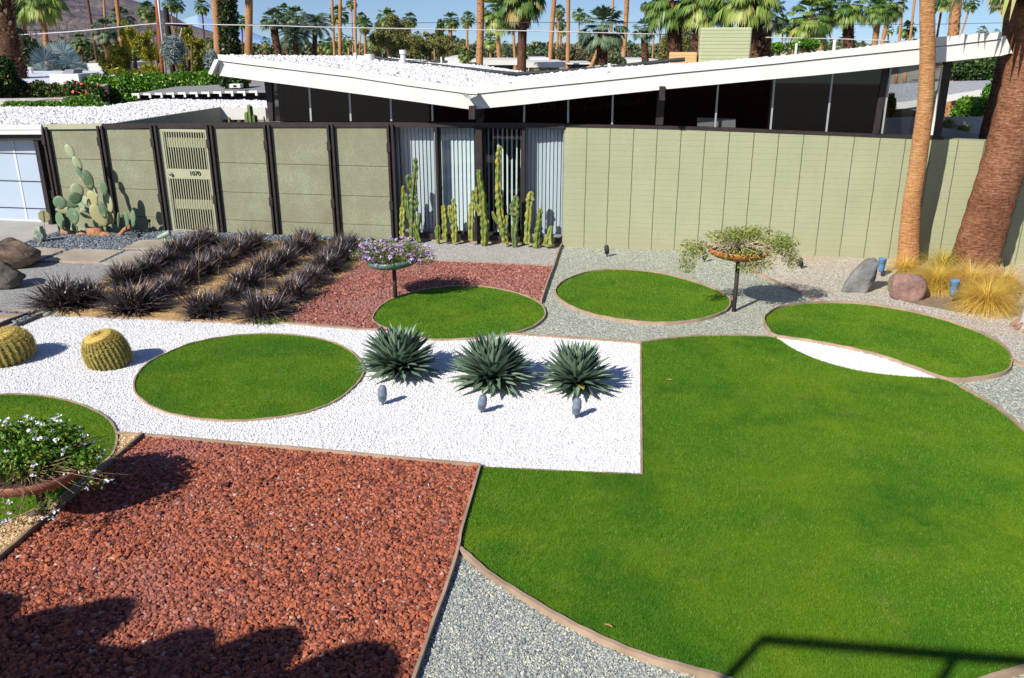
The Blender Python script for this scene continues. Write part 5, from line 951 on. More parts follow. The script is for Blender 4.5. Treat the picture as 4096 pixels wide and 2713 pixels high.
def feather_crown(seed, n=44, nl=26):
    random.seed(seed); mb = MB()
    for i in range(n):
        t = (i + .5) / n; el = R(84 - 105 * t); az = i * 2.39996; p = np.array([0, 0, 0.]); h = np.array([math.cos(az), math.sin(az), 0]); s = np.array([-math.sin(az), math.cos(az), 0]); r = random.uniform(0, .85); prev = p
        for k in range(nl):
            e = el - 1.9 * (k / nl) ** 1.3 * (1 - .3 * t); d = h * math.cos(e) + np.array([0, 0, math.sin(e)]); q = p + d * 1.1 / nl
            if k > 3:
                for sg in (-1, 1):
                    L = .26 * math.sin(math.pi * min(1, (k - 2) / nl + .12)) + .04; dd = s * sg * .8 + d * .5 + np.array([0, 0, -.35]); tp = q + dd * L; mb.add([p, q, tp], [(0, 1, 2)], r)
            else: mb.add([p - s * .01, p + s * .01, q + s * .008, q - s * .008], [(0, 1, 2, 3)], r)
            p = q
    return mb
FCR = [mesh_mb('crown', fan_crown(s, 46, 13)) for s in (1, 2, 3)]; FCB = [mesh_mb('crown', fan_crown(s, 44, 22, -40, .5, .62, .75, .03)) for s in (5, 6)]
FCS = [mesh_mb('crown', fan_crown(s, 24, 9, -45)) for s in (8, 9, 10)]; FEA = [mesh_mb('crown', feather_crown(s)) for s in (11, 12)]; FCG = [mesh_mb('crown', fan_crown(s, 40, 17, -38, .5, .55, .65, .05)) for s in (14, 15)]
for L, m in ((FCR, FROND), (FCB, FRONDB), (FCS, FROND), (FEA, FRONDG), (FCG, FRONDG)):
    for me in L: me.materials.append(m)
CK = {'f': FCR, 'b': FCB, 's': FCS, 'e': FEA, 'g': FCG}
def flaps(pts, rad, n, size, seed, out=.5, mb=None, down=False):
    """stubs of old leaf bases standing out all over a trunk"""
    random.seed(seed); mb = mb or MB(); pts = [np.array(p) for p in pts]; m = len(pts) - 1
    for i in range(n):
        t = random.random() * m; k = min(int(t), m - 1); p = pts[k] + (pts[k + 1] - pts[k]) * (t - k); rd = rad[k] + (rad[min(k + 1, len(rad) - 1)] - rad[k]) * (t - k); a = random.random() * 6.283
        o = np.array([math.cos(a), math.sin(a), 0]); s = np.array([-math.sin(a), math.cos(a), 0]); z = np.array([0, 0, 1 if not down else -1.3]); L = size * random.uniform(.6, 1.3); w = size * random.uniform(.22, .42); b = p + o * rd * .93
        mb.add([b - s * w, b + s * w, b + s * w * .7 + (o * out + z * .75) * L, b - s * w * .7 + (o * out + z * .8) * L], [(0, 1, 2, 3)], random.random())
    return mb
def palm(lb, T, Bp, w, R_, style='s', kind='f', Y=None, grp=None, seed=0, skirt=0, wb=None, name='palm_tree', cz=0):
    """T crown centre pixel, Bp a lower pixel of the trunk, w trunk width in pixels"""
    Y = Y or min(170, .32 * FPX / w); t3 = at(T[0], T[1], Y); b3 = at(Bp[0], Bp[1], Y); k = t3[2] / max(.3, (t3[2] - b3[2])); base = t3 + (b3 - t3) * k if b3[2] < t3[2] - .2 else np.array([b3[0], Y, 0])
    if abs(base[0] - b3[0]) > 3: base = np.array([b3[0] + 3 * np.sign(base[0] - b3[0]), Y, 0])
    base[2] = 0; base[1] = Y; m = mpp(Y); r0 = w * m / 2; tr = thing(name, lb, 'palm tree', base, 0, grp or 'palms behind the house'); n = 10; top = t3 - base; pts = []; rd = []
    for i in range(n + 1):
        u = i / n; wob = r0 * .5 * math.sin(u * 5 + seed); pts.append(np.array([top[0] * u + wob * u * (1 - u) * 2, 0, top[2] * u])); rd.append(r0 * (1.0 + .25 * (1 - u) ** 6) * (1 + .03 * math.sin(i * 2.2 + seed)) * (1.0 if style != 'm' else 1.15 - .3 * u))
    bark = {'s': BK_ORANGE, 'b': BK_ORANGE, 'd': BK_DARK, 'm': BK_DARK, 't': BK_TAN}[style]; tk = obj('trunk', MB().tube(pts, rd, 12), bark, tr, True)
    if style in 'bm': obj('leaf_bases', flaps(pts, rd, int(min(1500, (420 if style == 'b' else 1000) * top[2] / 6)), max(.07, r0 * (.55 if style == 'b' else .42)), seed + 3, .4 if style == 'b' else .8), BOOTO if style == 'b' else BOOT, tk)['kind'] = 'stuff'
    if R_: 
        me = CK[kind][seed % len(CK[kind])]; c = link('crown', me, None, tr); s = R_ * m; c.location = tuple(pts[-1] + np.array([0, 0, cz * s])); c.scale = (s, s, s * .95); c.rotation_euler = (0, 0, seed * 1.3)
    if skirt:
        sk = MB(); random.seed(seed); hgt = skirt * m
        for i in range(420):
            a = random.random() * 6.283; zt = random.random(); o_ = np.array([math.cos(a), math.sin(a), 0]); s_ = np.array([-math.sin(a), math.cos(a), 0]); rr_ = r0 * (1.1 + 1.1 * zt); p = pts[-1] + o_ * rr_ * random.uniform(.6, 1.1) - np.array([0, 0, hgt * (1 - zt)]); L = hgt * .22; wq = r0 * .22
            sk.add([p - s_ * wq, p + s_ * wq, p + s_ * wq * .5 - np.array([0, 0, L]) + o_ * L * .25, p - s_ * wq * .6 - np.array([0, 0, L * .9])], [(0, 1, 2, 3)], random.random())
        obj('dead_fronds', sk, DEAD, tr)
    return tr
P_ = palm
# left, before the mountain
P_('thick shaggy dark palm trunk at the left border behind the orange tree', (-5, -130), (52, 270), 85, 170, 'm', 'g', 31, seed=1)
P_('slim orange palm trunk leaning left across the shaggy trunk at the left border', (15, -150), (68, 285), 19, 75, 's', 'f', 46, seed=2)
P_('leaning palm with orange trunk and drooping green crown, second smooth trunk from the left border', (72, 10), (138, 280), 13, 95, 'b', 'b', 60, seed=3)
P_('palm with rough orange trunk and big crown over the silver fan palm', (164, -5), (190, 240), 18, 105, 'b', 'b', 50, seed=4)
P_('small far palm low against the mountain, left of the silver fan palm top', (255, 165), (258, 230), 5, 26, 's', 's', 150, seed=5)
P_('mid sized palm crown just right above the silver fan palm', (322, 165), (330, 240), 9, 46, 'd', 'f', 90, seed=6)
P_('very thin leaning palm trunk before the mountain, left of the bamboo', (328, -160), (392, 278), 9, 60, 'd', 'f', 95, seed=7)
P_('thin palm trunk just left of the feathery dark based palm', (408, -170), (430, 270), 8, 60, 's', 'f', 100, seed=8)
P_('grey green palm with dark trunk behind the thin trunks', (418, 122), (435, 230), 24, 62, 'd', 'g', 60, seed=9)
P_('orange palm trunk rising from the bamboo, left of the utility pole', (447, -150), (498, 280), 15, 90, 's', 'f', 56, seed=10)
P_('grey green palm crown behind the orange trunk left of the utility pole', (485, 75), (490, 210), 16, 62, 'd', 'g', 70, seed=11)
P_('palm crown close left of the wooden utility pole', (590, 45), (616, 200), 9, 52, 's', 'f', 90, seed=12)
P_('tiny palm with thin trunk right of the utility pole, left one of two', (682, 18), (692, 110), 4, 38, 's', 'f', 160, seed=13)
P_('tiny palm with thin trunk right of the utility pole, right one of two', (708, 18), (707, 110), 4, 36, 'd', 'f', 165, seed=14)
P_('slender palm with round crown standing between utility pole and big orange trunk', (806, 25), (822, 200), 6, 38, 'd', 'f', 140, seed=15)
P_('short far palm directly left of the big orange trunk', (838, 172), (840, 210), 6, 28, 's', 's', 120, seed=16)
P_('big smooth orange palm trunk behind the left roof corner', (842, -260), (873, 235), 29, 130, 's', 'f', 38, seed=17)
P_('smooth tan palm trunk right of the ivy clad trunk', (998, -260), (990, 235), 28, 130, 's', 'f', 40, seed=18)
P_('slim far palm between ivy clad trunk and tan trunk', (968, 88), (971, 215), 5, 34, 'd', 'f', 130, seed=19)
# centre left
P_('palm with dark booted trunk leaning left, first right of the tan trunk', (1090, 80), (1116, 215), 30, 62, 'm', 'g', 42, seed=20, skirt=0)
P_('small far palm low on the skyline beside the leaning booted palm', (1062, 165), (1067, 215), 5, 26, 'd', 's', 130, seed=21)
P_('tall crown rising highest in the dense palm group on the left roof', (1138, 55), (1150, 215), 15, 52, 'd', 'f', 55, seed=22)
P_('pale crown between the tallest crown and the date palms', (1185, 70), (1185, 215), 15, 56, 'd', 'g', 52, seed=23)
P_('arching date palm with orange fruit stalks, left one of two', (1180, 140), (1182, 220), 20, 78, 'm', 'e', 44, seed=24)
P_('arching date palm with yellow fruit stalks, right one of two', (1262, 100), (1258, 220), 19, 74, 'm', 'e', 45, seed=25)
P_('low palm in the shade right of the two date palms', (1283, 185), (1285, 222), 8, 30, 's', 's', 90, seed=26)
P_('low yellowish palm left of the twin bare trunks', (1318, 178), (1318, 222), 8, 34, 's', 'b', 90, seed=27)
P_('bare leaning palm trunk, left of the twin over the left roof', (1320, -150), (1340, 225), 10, 60, 's', 'f', 80, seed=28)
P_('bare palm trunk with peeling foot, right of the twin over the left roof', (1358, -150), (1361, 225), 13, 60, 's', 'f', 72, seed=29)
P_('full crown seen behind the twin bare trunks', (1355, 58), (1357, 215), 10, 50, 's', 'f', 84, seed=30)
P_('second lower crown behind the right bare trunk of the twin', (1362, 150), (1364, 215), 9, 28, 's', 's', 90, seed=31)
P_('thin trunked palm with small crown left of the single bare trunk', (1406, 12), (1412, 215), 5, 28, 's', 'f', 140, seed=32)
P_('single bare trunk over the white drum vent', (1419, -140), (1424, 213), 10, 60, 's', 'f', 80, seed=33)
P_('small dense palm left of the single bare trunk', (1394, 162), (1396, 218), 8, 28, 's', 's', 120, seed=34)
P_('small palm between twin trunks and single trunk, low on the skyline', (1374, 200), (1375, 222), 5, 20, 's', 's', 130, seed=35)
P_('leaning thin palm just right of the single bare trunk', (1446, 72), (1437, 220), 5, 30, 's', 'f', 130, seed=36)
P_('palm with booted thin trunk above the white drum vent', (1459, 96), (1460, 218), 10, 38, 'b', 'f', 88, seed=37)
P_('tiny palm low right of the booted thin trunk', (1476, 158), (1477, 218), 4, 18, 'd', 's', 150, seed=38)
P_('droopy yellow green palm at the left foot of the olive coloured tree', (1506, 168), (1509, 220), 8, 30, 's', 'b', 90, seed=39)
P_('palm crown standing on top of the olive coloured tree', (1552, 75), (1555, 180), 12, 56, 'd', 'f', 70, seed=40)
P_('round crown palm behind the right side of the olive coloured tree', (1640, 78), (1641, 170), 7, 36, 's', 'f', 110, seed=41)
P_('far palm crown peeping over the middle of the olive bushes', (1672, 142), (1672, 180), 5, 24, 's', 's', 130, seed=42)
P_('far palm crown peeping over the right end of the olive bushes', (1735, 148), (1736, 180), 5, 20, 's', 's', 140, seed=43)
P_('palm with full green crown on a booted trunk, left of centre', (1803, 82), (1802, 225), 14, 44, 'b', 'f', 76, seed=44)
P_('palm with two tiered crown left of the near rough trunk', (1872, 72), (1868, 200), 8, 36, 's', 'f', 95, seed=45)
P_('slim palm directly behind the two tiered crown', (1864, 95), (1876, 205), 5, 24, 's', 's', 120, seed=46)
P_('far palm low on the skyline, first left of the near rough trunk', (1851, 170), (1852, 215), 6, 20, 'd', 's', 130, seed=47)
P_('low grey green palm behind the booted trunk left of centre', (1815, 165), (1818, 220), 12, 30, 'd', 'g', 90, seed=48)
P_('near palm trunk with rough orange leaf bases, standing over the dip of the roof', (1925, -160), (1915, 262), 26, 110, 'b', 'f', 42, seed=49)
P_('big crown with yellowing lower fans beside the near rough trunk', (1988, 52), (1997, 275), 17, 88, 'b', 'b', 58, seed=50)
P_('dark crown left of the palm with the brown skirt', (2052, 85), (2062, 270), 10, 52, 's', 'f', 68, seed=51)
P_('yellow green low palm between rough trunk and big crown', (1962, 162), (1965, 268), 10, 40, 'b', 'b', 74, seed=52)
P_('palm with a brown skirt of dead fronds on a dark smooth trunk', (2088, -20), (2090, 270), 33, 120, 'd', 'f', 36, seed=53, skirt=100)
P_('short bright fan palm on the yard just beyond the roof', (1858, 218), (1858, 250), 12, 34, 's', 'b', 30, seed=54)
P_('small feathery palm low behind the flat houses', (2036, 205), (2036, 235), 7, 26, 'd', 'e', 100, seed=55)
P_('far palm pair crown above the flat houses, left of the skirted palm', (2020, 175), (2020, 230), 4, 17, 'd', 's', 150, seed=56)
P_('far round palms just right of the skirted palm', (2117, 200), (2118, 235), 5, 24, 'd', 's', 120, seed=57)
P_('broad grey green palm low over the white flat house', (2170, 195), (2172, 235), 14, 32, 'd', 'g', 75, seed=58)
P_('peeling bare palm trunk right of centre, left of two near ones', (2226, -150), (2200, 275), 17, 80, 's', 'f', 58, seed=59)
P_('full crown behind the left peeling trunk', (2236, 45), (2226, 245), 8, 34, 's', 'f', 95, seed=60)
P_('second crown beneath the first, behind the left peeling trunk', (2243, 95), (2235, 245), 7, 30, 's', 'f', 100, seed=61)
P_('small low crown right below the two crowns by the peeling trunk', (2246, 128), (2246, 245), 5, 22, 's', 'b', 110, seed=62)
P_('tan bare palm trunk right of centre, right of two near ones', (2278, -150), (2268, 285), 14, 80, 's', 'f', 62, seed=63)
P_('lone slender palm with round crown over the brown bushes', (2317, 58), (2315, 258), 5, 34, 's', 'f', 140, seed=64)
P_('wide low fan palm with shaggy dark trunk right of centre', (2412, 120), (2407, 268), 44, 118, 'm', 'g', 34, seed=65)
P_('short leaning bare trunk beside the wide low fan palm', (2400, 180), (2362, 272), 14, 0, 's', 'f', 60, seed=66)
P_('bare trunk rising behind the wide low fan palm', (2459, -120), (2448, 60), 9, 60, 's', 'f', 85, seed=67)
P_('patterned booted trunk crossing the wide low fan palm', (2517, -160), (2490, 262), 17, 80, 'b', 'f', 56, seed=68)
P_('medium fan palm with dark shaggy trunk right of the patterned trunk', (2578, 120), (2582, 250), 27, 58, 'm', 'g', 42, seed=69)
P_('small far crown above the medium fan palm', (2580, 28), (2580, 90), 4, 26, 's', 'f', 150, seed=70)
P_('far thin palm above the tan chimney, left of two', (2622, 70), (2610, 235), 6, 42, 's', 'f', 95, seed=71)
P_('far thin palm above the tan chimney, right of two', (2650, 60), (2632, 235), 6, 44, 's', 'b', 92, seed=72)
P_('massive booted palm trunk over the tan chimney', (2690, 5), (2694, 215), 56, 125, 'm', 'b', 30, seed=73)
P_('massive dark palm trunk directly left of the green chimney', (2812, 5), (2790, 215), 62, 120, 'm', 'b', 29, seed=74)
P_('hanging dark crown behind the green chimney', (2920, 25), (2920, 200), 30, 100, 'm', 'g', 38, seed=75)
P_('massive shaggy palm right of the green chimney', (2990, -20), (3035, 215), 84, 150, 'm', 'b', 27, seed=76)
P_('dark shaggy trunk close behind the massive palm right of the green chimney', (3065, 60), (3058, 205), 56, 95, 'm', 'g', 34, seed=77)
P_('slim palm between the massive shaggy palm and the bright fan palm', (3132, 105), (3128, 190), 6, 40, 's', 'b', 110, seed=78)
P_('slim leaning palm left of the bright fan palm', (3178, 108), (3172, 185), 6, 34, 's', 'f', 115, seed=79)
P_('bright green fan palm with upright fans over the right roof', (3245, 75), (3225, 180), 34, 115, 'b', 'b', 34, seed=80)
P_('bare slim trunk right of the bright fan palm', (3300, 60), (3284, 185), 13, 70, 's', 'g', 60, seed=81)
P_('palm with shaggy dark trunk right of the bare slim trunk', (3392, 25), (3398, 175), 44, 92, 'm', 'b', 34, seed=82)
P_('palm with pale scaly trunk and hanging green crown', (3518, 35), (3502, 168), 22, 72, 'b', 'b', 48, seed=83)
P_('dark leaved palm with orange trunk right of the scaly one', (3562, 20), (3532, 165), 15, 80, 's', 'f', 54, seed=84)
P_('small far palm low between scaly palm and bare trunks', (3554, 122), (3552, 165), 5, 28, 'd', 's', 110, seed=85)
P_('left bare leaning trunk of the pair before the round crown', (3618, -120), (3598, 150), 9, 60, 's', 'f', 85, seed=86)
P_('right bare leaning trunk of the pair before the round crown', (3672, -120), (3640, 150), 9, 60, 's', 'f', 85, seed=87)
P_('round crown low over the roof left of the near slim palm', (3628, 118), (3625, 170), 9, 46, 's', 'f', 90, seed=88)
P_('slim dark palm right of the near slim palm, yellow lower fans', (3773, 0), (3750, 140), 8, 52, 'd', 'b', 90, seed=89)
P_('rough booted palm trunk over the right roof end', (3838, -160), (3818, 140), 38, 120, 'b', 'f', 36, seed=90)
P_('thin leaning palm right of the rough booted trunk', (3884, 15), (3846, 135), 6, 38, 's', 'f', 110, seed=91)
P_('low palm crown peeping above the right roof end', (3930, 122), (3928, 160), 8, 26, 's', 's', 80, seed=92)
P_('tiny palm crown low over the roof between rough trunk and right roof corner', (3985, 128), (3985, 160), 6, 17, 's', 's', 100, seed=93)
P_('booted palm trunk behind the right roof corner', (4045, -60), (4022, 150), 26, 100, 'b', 'f', 44, seed=94)
P_('fan palm hanging in from above left of the right roof corner', (4010, 0), (4060, 150), 12, 58, 's', 'f', 70, seed=95)
# dense small palms filling the skyline
random.seed(99); k = 0
for x in list(range(100, 600, 70)) + list(range(1030, 1330, 60)) + list(range(1480, 3560, 62)):
    x += random.randint(-22, 22); y = random.randint(168, 205); r_ = random.randint(12, 22)
    if 2680 < x < 3000: continue
    t_ = palm('small distant palm in the low skyline belt behind the nearer trees', (x, y), (x + random.randint(-4, 4), 240), random.choice((4, 5, 6)), r_, 'd', random.choice('sfg'), random.randint(140, 230), 'tiny palms of the far skyline', 200 + k, name='distant_palm'); k += 1
# silver fan palm
t = thing('silver_fan_palm', 'wide silver blue fan palm behind the white neighbour roof at the left', 'palm tree', at(275, 300, 37) * np.array([1, 1, 0])); random.seed(4); mb = MB(); m = mpp(37); c0 = at(275, 278, 37) - np.array(t.location)
for i in range(15):
    az = math.pi * (i / 14) + random.uniform(-.1, .1); el = R(random.choice((8, 28, 50))) ; d = random.uniform(-.6, .2)
    fan_leaf(mb, c0 - np.array([0, 0, .25]), (az if i % 2 else -az), el, random.uniform(.2, .55), 44 * m * random.uniform(.9, 1.15), 34, .05, random.random(), 2.6)
for (dx, dz, r_) in ((-55, 40, 60), (-20, 60, 50), (25, 70, 52), (60, 35, 50), (80, 10, 40), (-90, 5, 46), (5, 20, 60)):
    hub = c0 + np.array([dx * m * .9, -.6 + random.uniform(-.3, .3), dz * m - .1]); K = 40; rr_ = random.random()
    for q in range(K):
        a = math.pi * (q / (K - 1)) * 1.15 - .25; dd = np.array([math.cos(a), random.uniform(-.25, .05), math.sin(a)]); L = r_ * m * random.uniform(.85, 1.05); pz = np.array([-math.sin(a), 0, math.cos(a)]); mb.add([hub, hub + dd * L * .6 - pz * L * .045, hub + dd * L, hub + dd * L * .6 + pz * L * .045], [(0, 1, 2, 3)], min(1, max(0, rr_ + random.uniform(-.2, .2))))
obj('fronds', mb, FRONDS, t); obj('trunk', MB().tube([(c0[0], 0, 0), (c0[0], 0, c0[2])], .25, 12), BK_DARK, t)
# ivy clad trunk
def leafy(name, lb, cat, blobs, Y, mat, n, size, shell=.55, grp=None, depth=1.0, trunk=None, aspect=.55, extra=None, tilt=None, sub=0):
    """blobs in photo pixels (cx, cy, rx, ry) at distance Y"""
    m = mpp(Y); B0 = at(blobs[0][0], 700, Y); t = thing(name, lb, cat, (B0[0], Y, 0), 0, grp); W = []
    for (cx, cy, rx, ry) in blobs:
        P = at(cx, cy, Y); W.append((P[0] - B0[0], random.uniform(-.3, .3) * rx * m, P[2], rx * m, rx * m * depth, ry * m))
    if sub: W0 = W; W = [(w[0] + rs.normal() * w[3] * .55, w[1] + rs.normal() * w[4] * .4, w[2] + rs.normal() * w[5] * .5, w[3] * k_, w[4] * k_, w[5] * k_ * rs.uniform(.7, 1.5)) for w in W for k_ in rs.uniform(.16, .5, sub)]
    pts = blobpoints(W, n, shell); pts = pts[pts[:, 2] > .02]; V, Q = leaf_np(pts, size, aspect, tilt); link('foliage' if trunk is None else 'crown', mesh_np('foliage', V, [Q], rs.rand(len(Q))), mat, t)
    if trunk != 0:
        mb = MB(); random.seed(n)
        for w_ in W[:5]: mb.tube([(w_[0] * .5, w_[1] * .5, -.05), (w_[0] * .8, w_[1], w_[2] * .5), (w_[0], w_[1], w_[2])], [.10, .07, .03], 7)
        obj('trunk' if cat in ('tree', 'palm tree') else 'stems', mb, M_TW, t)
    if extra: extra(t, W)
    return t
M_TW = M_plain('twig_bark', (.16, .11, .07), (.1, .07, .05), 9)
LF_IVY = M_rnd('ivy_leaf', [(0, (.008, .022, .006)), (.6, (.022, .055, .012)), (.93, (.05, .10, .02)), (1, (.22, .18, .03))], .4, .4)
LF_HEDGE = M_rnd('hedge_leaf', [(0, (.03, .10, .008)), (.5, (.075, .21, .015)), (.9, (.16, .34, .025)), (1, (.4, .46, .05))], .35, .5, trans=.15)
LF_BAM = M_rnd('yellow_green_leaf', [(0, (.07, .12, .015)), (.4, (.20, .25, .03)), (.75, (.38, .38, .045)), (.9, (.65, .46, .03)), (1, (.80, .50, .03))], .5, .3, trans=.2)
LF_OLV = M_rnd('olive_leaf', [(0, (.07, .085, .02)), (.5, (.17, .18, .045)), (.9, (.27, .26, .09)), (1, (.36, .31, .18))], .7)
LF_DK = M_rnd('dark_leaf', [(0, (.012, .035, .008)), (.6, (.035, .085, .018)), (1, (.08, .14, .03))], .5, .3)
LF_LAN = M_rnd('lantana_hedge_leaf', [(0, (.015, .04, .008)), (.6, (.05, .10, .018)), (1, (.14, .19, .04))], .5)
LF_GREY = M_rnd('grey_green_leaf', [(0, (.06, .085, .04)), (.6, (.13, .17, .08)), (1, (.23, .26, .13))], .7)
t = thing('ivy_clad_trunk', 'thick palm trunk completely clad in dark ivy, between orange and tan trunks', 'tree', at(930, 700, 34) * np.array([1, 1, 0])); m = mpp(34); base = np.array(t.location)
a = at(905, -60, 34) - base; b = at(922, 215, 34) - base; b0 = b + (b - a) * (b[2] / (a[2] - b[2])); W = [tuple((a + (b0 - a) * u) + np.array([0, 0, 0])) + ((34 + 10 * min(u, .5)) * m, 36 * m, 45 * m) for u in np.linspace(0, 1, 12)]
V, Q = leaf_np(blobpoints(W, 9000, .7), .13, .7); link('ivy', mesh_np('ivy', V, [Q], rs.rand(len(Q))), LF_IVY, t); obj('trunk', MB().tube([b0, a], 24 * m, 12), BK_DARK, t)
leafy('olive_tree', 'loose olive coloured tree left of the tall white roof vent', 'tree', [(1600, 140, 70, 75), (1540, 185, 45, 50), (1560, 120, 50, 50), (1640, 180, 50, 60), (1590, 90, 40, 30), (1520, 150, 30, 40)], 46, LF_OLV, 16000, .17, .2, aspect=.22, sub=9)
leafy('olive_tree', 'lower olive coloured bushes right of the tall white roof vent', 'tree', [(1700, 185, 50, 45), (1755, 190, 50, 45), (1660, 200, 40, 35), (1800, 200, 40, 32), (1735, 160, 35, 30)], 48, LF_OLV, 12000, .17, .2, aspect=.22, sub=9)
leafy('cypress', 'narrow dark green column tree behind the olive bushes', 'tree', [(1762, 110, 13, 28), (1762, 135, 12, 40)], 52, LF_DK, 1600, .14)
leafy('yellow_green_bamboo', 'yellow green feathery shrub left of the utility pole', 'shrub', [(500, 190, 45, 60), (560, 165, 40, 50), (450, 230, 40, 55), (600, 240, 45, 70), (520, 270, 90, 45), (470, 160, 25, 40), (540, 130, 25, 30), (590, 140, 25, 35), (430, 260, 30, 40)], 33, LF_BAM, 17000, .17, .0, sub=8, aspect=.16, tilt=np.array([0, 0, .5]))
leafy('yellow_green_bamboo', 'yellow leaved shrub right of the utility pole', 'shrub', [(750, 200, 40, 50), (800, 235, 45, 50), (725, 140, 26, 40), (840, 260, 30, 45), (700, 250, 40, 50), (770, 285, 85, 30), (760, 160, 25, 30), (790, 190, 25, 30)], 33, LF_BAM, 16000, .16, .0, aspect=.2, sub=8)
leafy('grey_green_shrub', 'grey green bushy tree between the leaning trunks at the left', 'tree', [(110, 210, 45, 70), (150, 240, 40, 50), (85, 160, 25, 40)], 60, LF_GREY, 5000, .3, .3)
leafy('dark_shrub', 'dark shrub in the gap between ivy clad trunk and roof end', 'shrub', [(950, 330, 40, 35), (900, 320, 30, 25)], 26, LF_DK, 1600, .13)
leafy('silvery_shrub', 'silvery agave like shrub beside the orange trunk at the left roof corner', 'shrub', [(845, 240, 28, 34), (690, 200, 45, 50)], 28, M_rnd('silver_leaf', [(0, (.10, .14, .14)), (1, (.32, .38, .36))], .5), 1400, .30, .1, aspect=.10)
leafy('pencil_shrub', 'yellowish spiky shrub behind the dark pergola', 'shrub', [(895, 335, 38, 22)], 28.3, M_rnd('spiky_leaf', [(0, (.14, .16, .05)), (1, (.42, .40, .14))], .5), 900, .32, .05, aspect=.08, tilt=np.array([0, 0, .9]))
def flowers(col, n, size):
    def f(t, W):
        V, Q = leaf_np(np.repeat(blobpoints([(w[0], w[1], w[2], w[3] * 1.03, w[4] * 1.03, w[5] * 1.03) for w in W], n, .97), 5, 0) + rs.normal(0, size * .3, (n * 5 + 5 * 99, 3))[:0] if False else blobpoints([(w[0], w[1], w[2], w[3] * 1.03, w[4] * 1.03, w[5] * 1.03) for w in W], n, .97), size, .9)
        link('flowers', mesh_np('flowers', V, [Q], rs.rand(len(Q))), M_rnd('flower_' + str(n), col, .6), t)['kind'] = 'stuff'
    return f
leafy('clipped_hedge', 'dense bright green hedge block behind the pebbled garage roof', 'hedge', [(400 + i * 55, 345 + (8 if i % 2 else 0) - i * 2, 52, 44) for i in range(9)] + [(430, 395, 55, 34), (520, 395, 60, 30), (600, 390, 60, 30), (480, 420, 60, 20)], 28, LF_HEDGE, 34000, .085, .7, depth=1.0, trunk=0, aspect=.6)
leafy('low_hedge', 'low bright green hedge strip before the grey garden wall', 'hedge', [(60 + i * 55, 422, 45, 16) for i in range(7)] + [(300, 410, 40, 22), (360, 405, 40, 28)], 22.6, LF_HEDGE, 9000, .075, .6, trunk=0, aspect=.6)
leafy('flowering_hedge', 'dark green hedge dotted with red blossoms before the white neighbour roof', 'hedge', [(30 + i * 45, 362 + (i % 3) * 8, 42, 36) for i in range(9)] + [(60, 345, 50, 30), (20, 390, 60, 22), (150, 385, 60, 20), (260, 378, 60, 20)], 25.5, LF_LAN, 20000, .085, .5, trunk=0, aspect=.5, extra=flowers([(0, (.65, .06, .03)), (1, (.85, .18, .12))], 330, .09))
leafy('orange_tree', 'dark orange tree with small fruits at the left border', 'tree', [(10, 290, 48, 55), (30, 330, 40, 40), (-20, 330, 50, 60)], 25, LF_DK, 6000, .11, .5, extra=flowers([(0, (.8, .38, .02)), (1, (.85, .45, .03))], 14, .09))
leafy('citrus_tree', 'dark green citrus tree with a few oranges, between roof end and leaning palm', 'tree', [(3850, 270, 55, 50), (3920, 265, 60, 55), (3990, 280, 50, 70), (3880, 235, 60, 35), (3965, 330, 40, 50)], 34, LF_DK, 16000, .14, .5, trunk=0, extra=flowers([(0, (.8, .42, .03)), (1, (.85, .5, .05))], 14, .09))
leafy('green_bush', 'bright green bush above the concrete wall left of the leaning palm', 'shrub', [(3870, 425, 45, 35), (3920, 430, 45, 36), (3955, 400, 30, 60), (3985, 380, 30, 90), (3840, 450, 30, 20)], 22, LF_HEDGE, 9000, .085, .5)
leafy('brown_bush', 'brownish thicket low behind the bare trunks right of centre', 'shrub', [(2320, 225, 40, 30), (2260, 215, 35, 35), (2350, 240, 35, 20)], 70, M_rnd('brown_leaf', [(0, (.08, .07, .04)), (.5, (.16, .13, .08)), (1, (.2, .2, .08))], .8), 5000, .3, .3, aspect=.3)
leafy('grey_bush', 'grey green round bush right of the wide low fan palm', 'shrub', [(2455, 240, 30, 25), (2480, 250, 25, 18)], 45, LF_GREY, 3000, .14, .4)
leafy('hanging_green_tree', 'green hanging tree beside the massive booted trunk over the tan chimney', 'tree', [(2660, 190, 22, 50), (2745, 150, 22, 60), (2650, 225, 20, 20)], 40, LF_OLV, 3000, .16, .3, aspect=.25)
leafy('green_shrub', 'green shrub peeking over the right roof beside a short white pipe', 'shrub', [(3115, 190, 24, 18), (3235, 175, 36, 20), (3185, 185, 22, 14)], 26, LF_HEDGE, 2500, .09, .4)
leafy('green_tuft_plant', 'green leafy plants before the white flat houses', 'shrub', [(2140, 283, 22, 6), (1885, 262, 30, 10)], 27, LF_OLV, 700, .09, .3)
# far belt of foliage: one uncountable mass
mb = []; pts = []
for x in range(-300, 4500, 26): 
    P = at(x, 206 + 8 * math.sin(x * .013) + random.uniform(-10, 10), 170 + 40 * math.sin(x * .02)); m = mpp(P[1]); mb.append((P[0], P[1], P[2] * .5 + .6, 26 * m, 26 * m, P[2] * .5 + .9))
V, Q = leaf_np(blobpoints(mb, 60000, .6), .8, .6); fo = link('far_trees', mesh_np('far_trees', V, [Q], rs.rand(len(Q))), LF_GREY); fo['kind'] = 'stuff'; tag(fo, 'distant belt of merged tree tops along the horizon', 'trees')
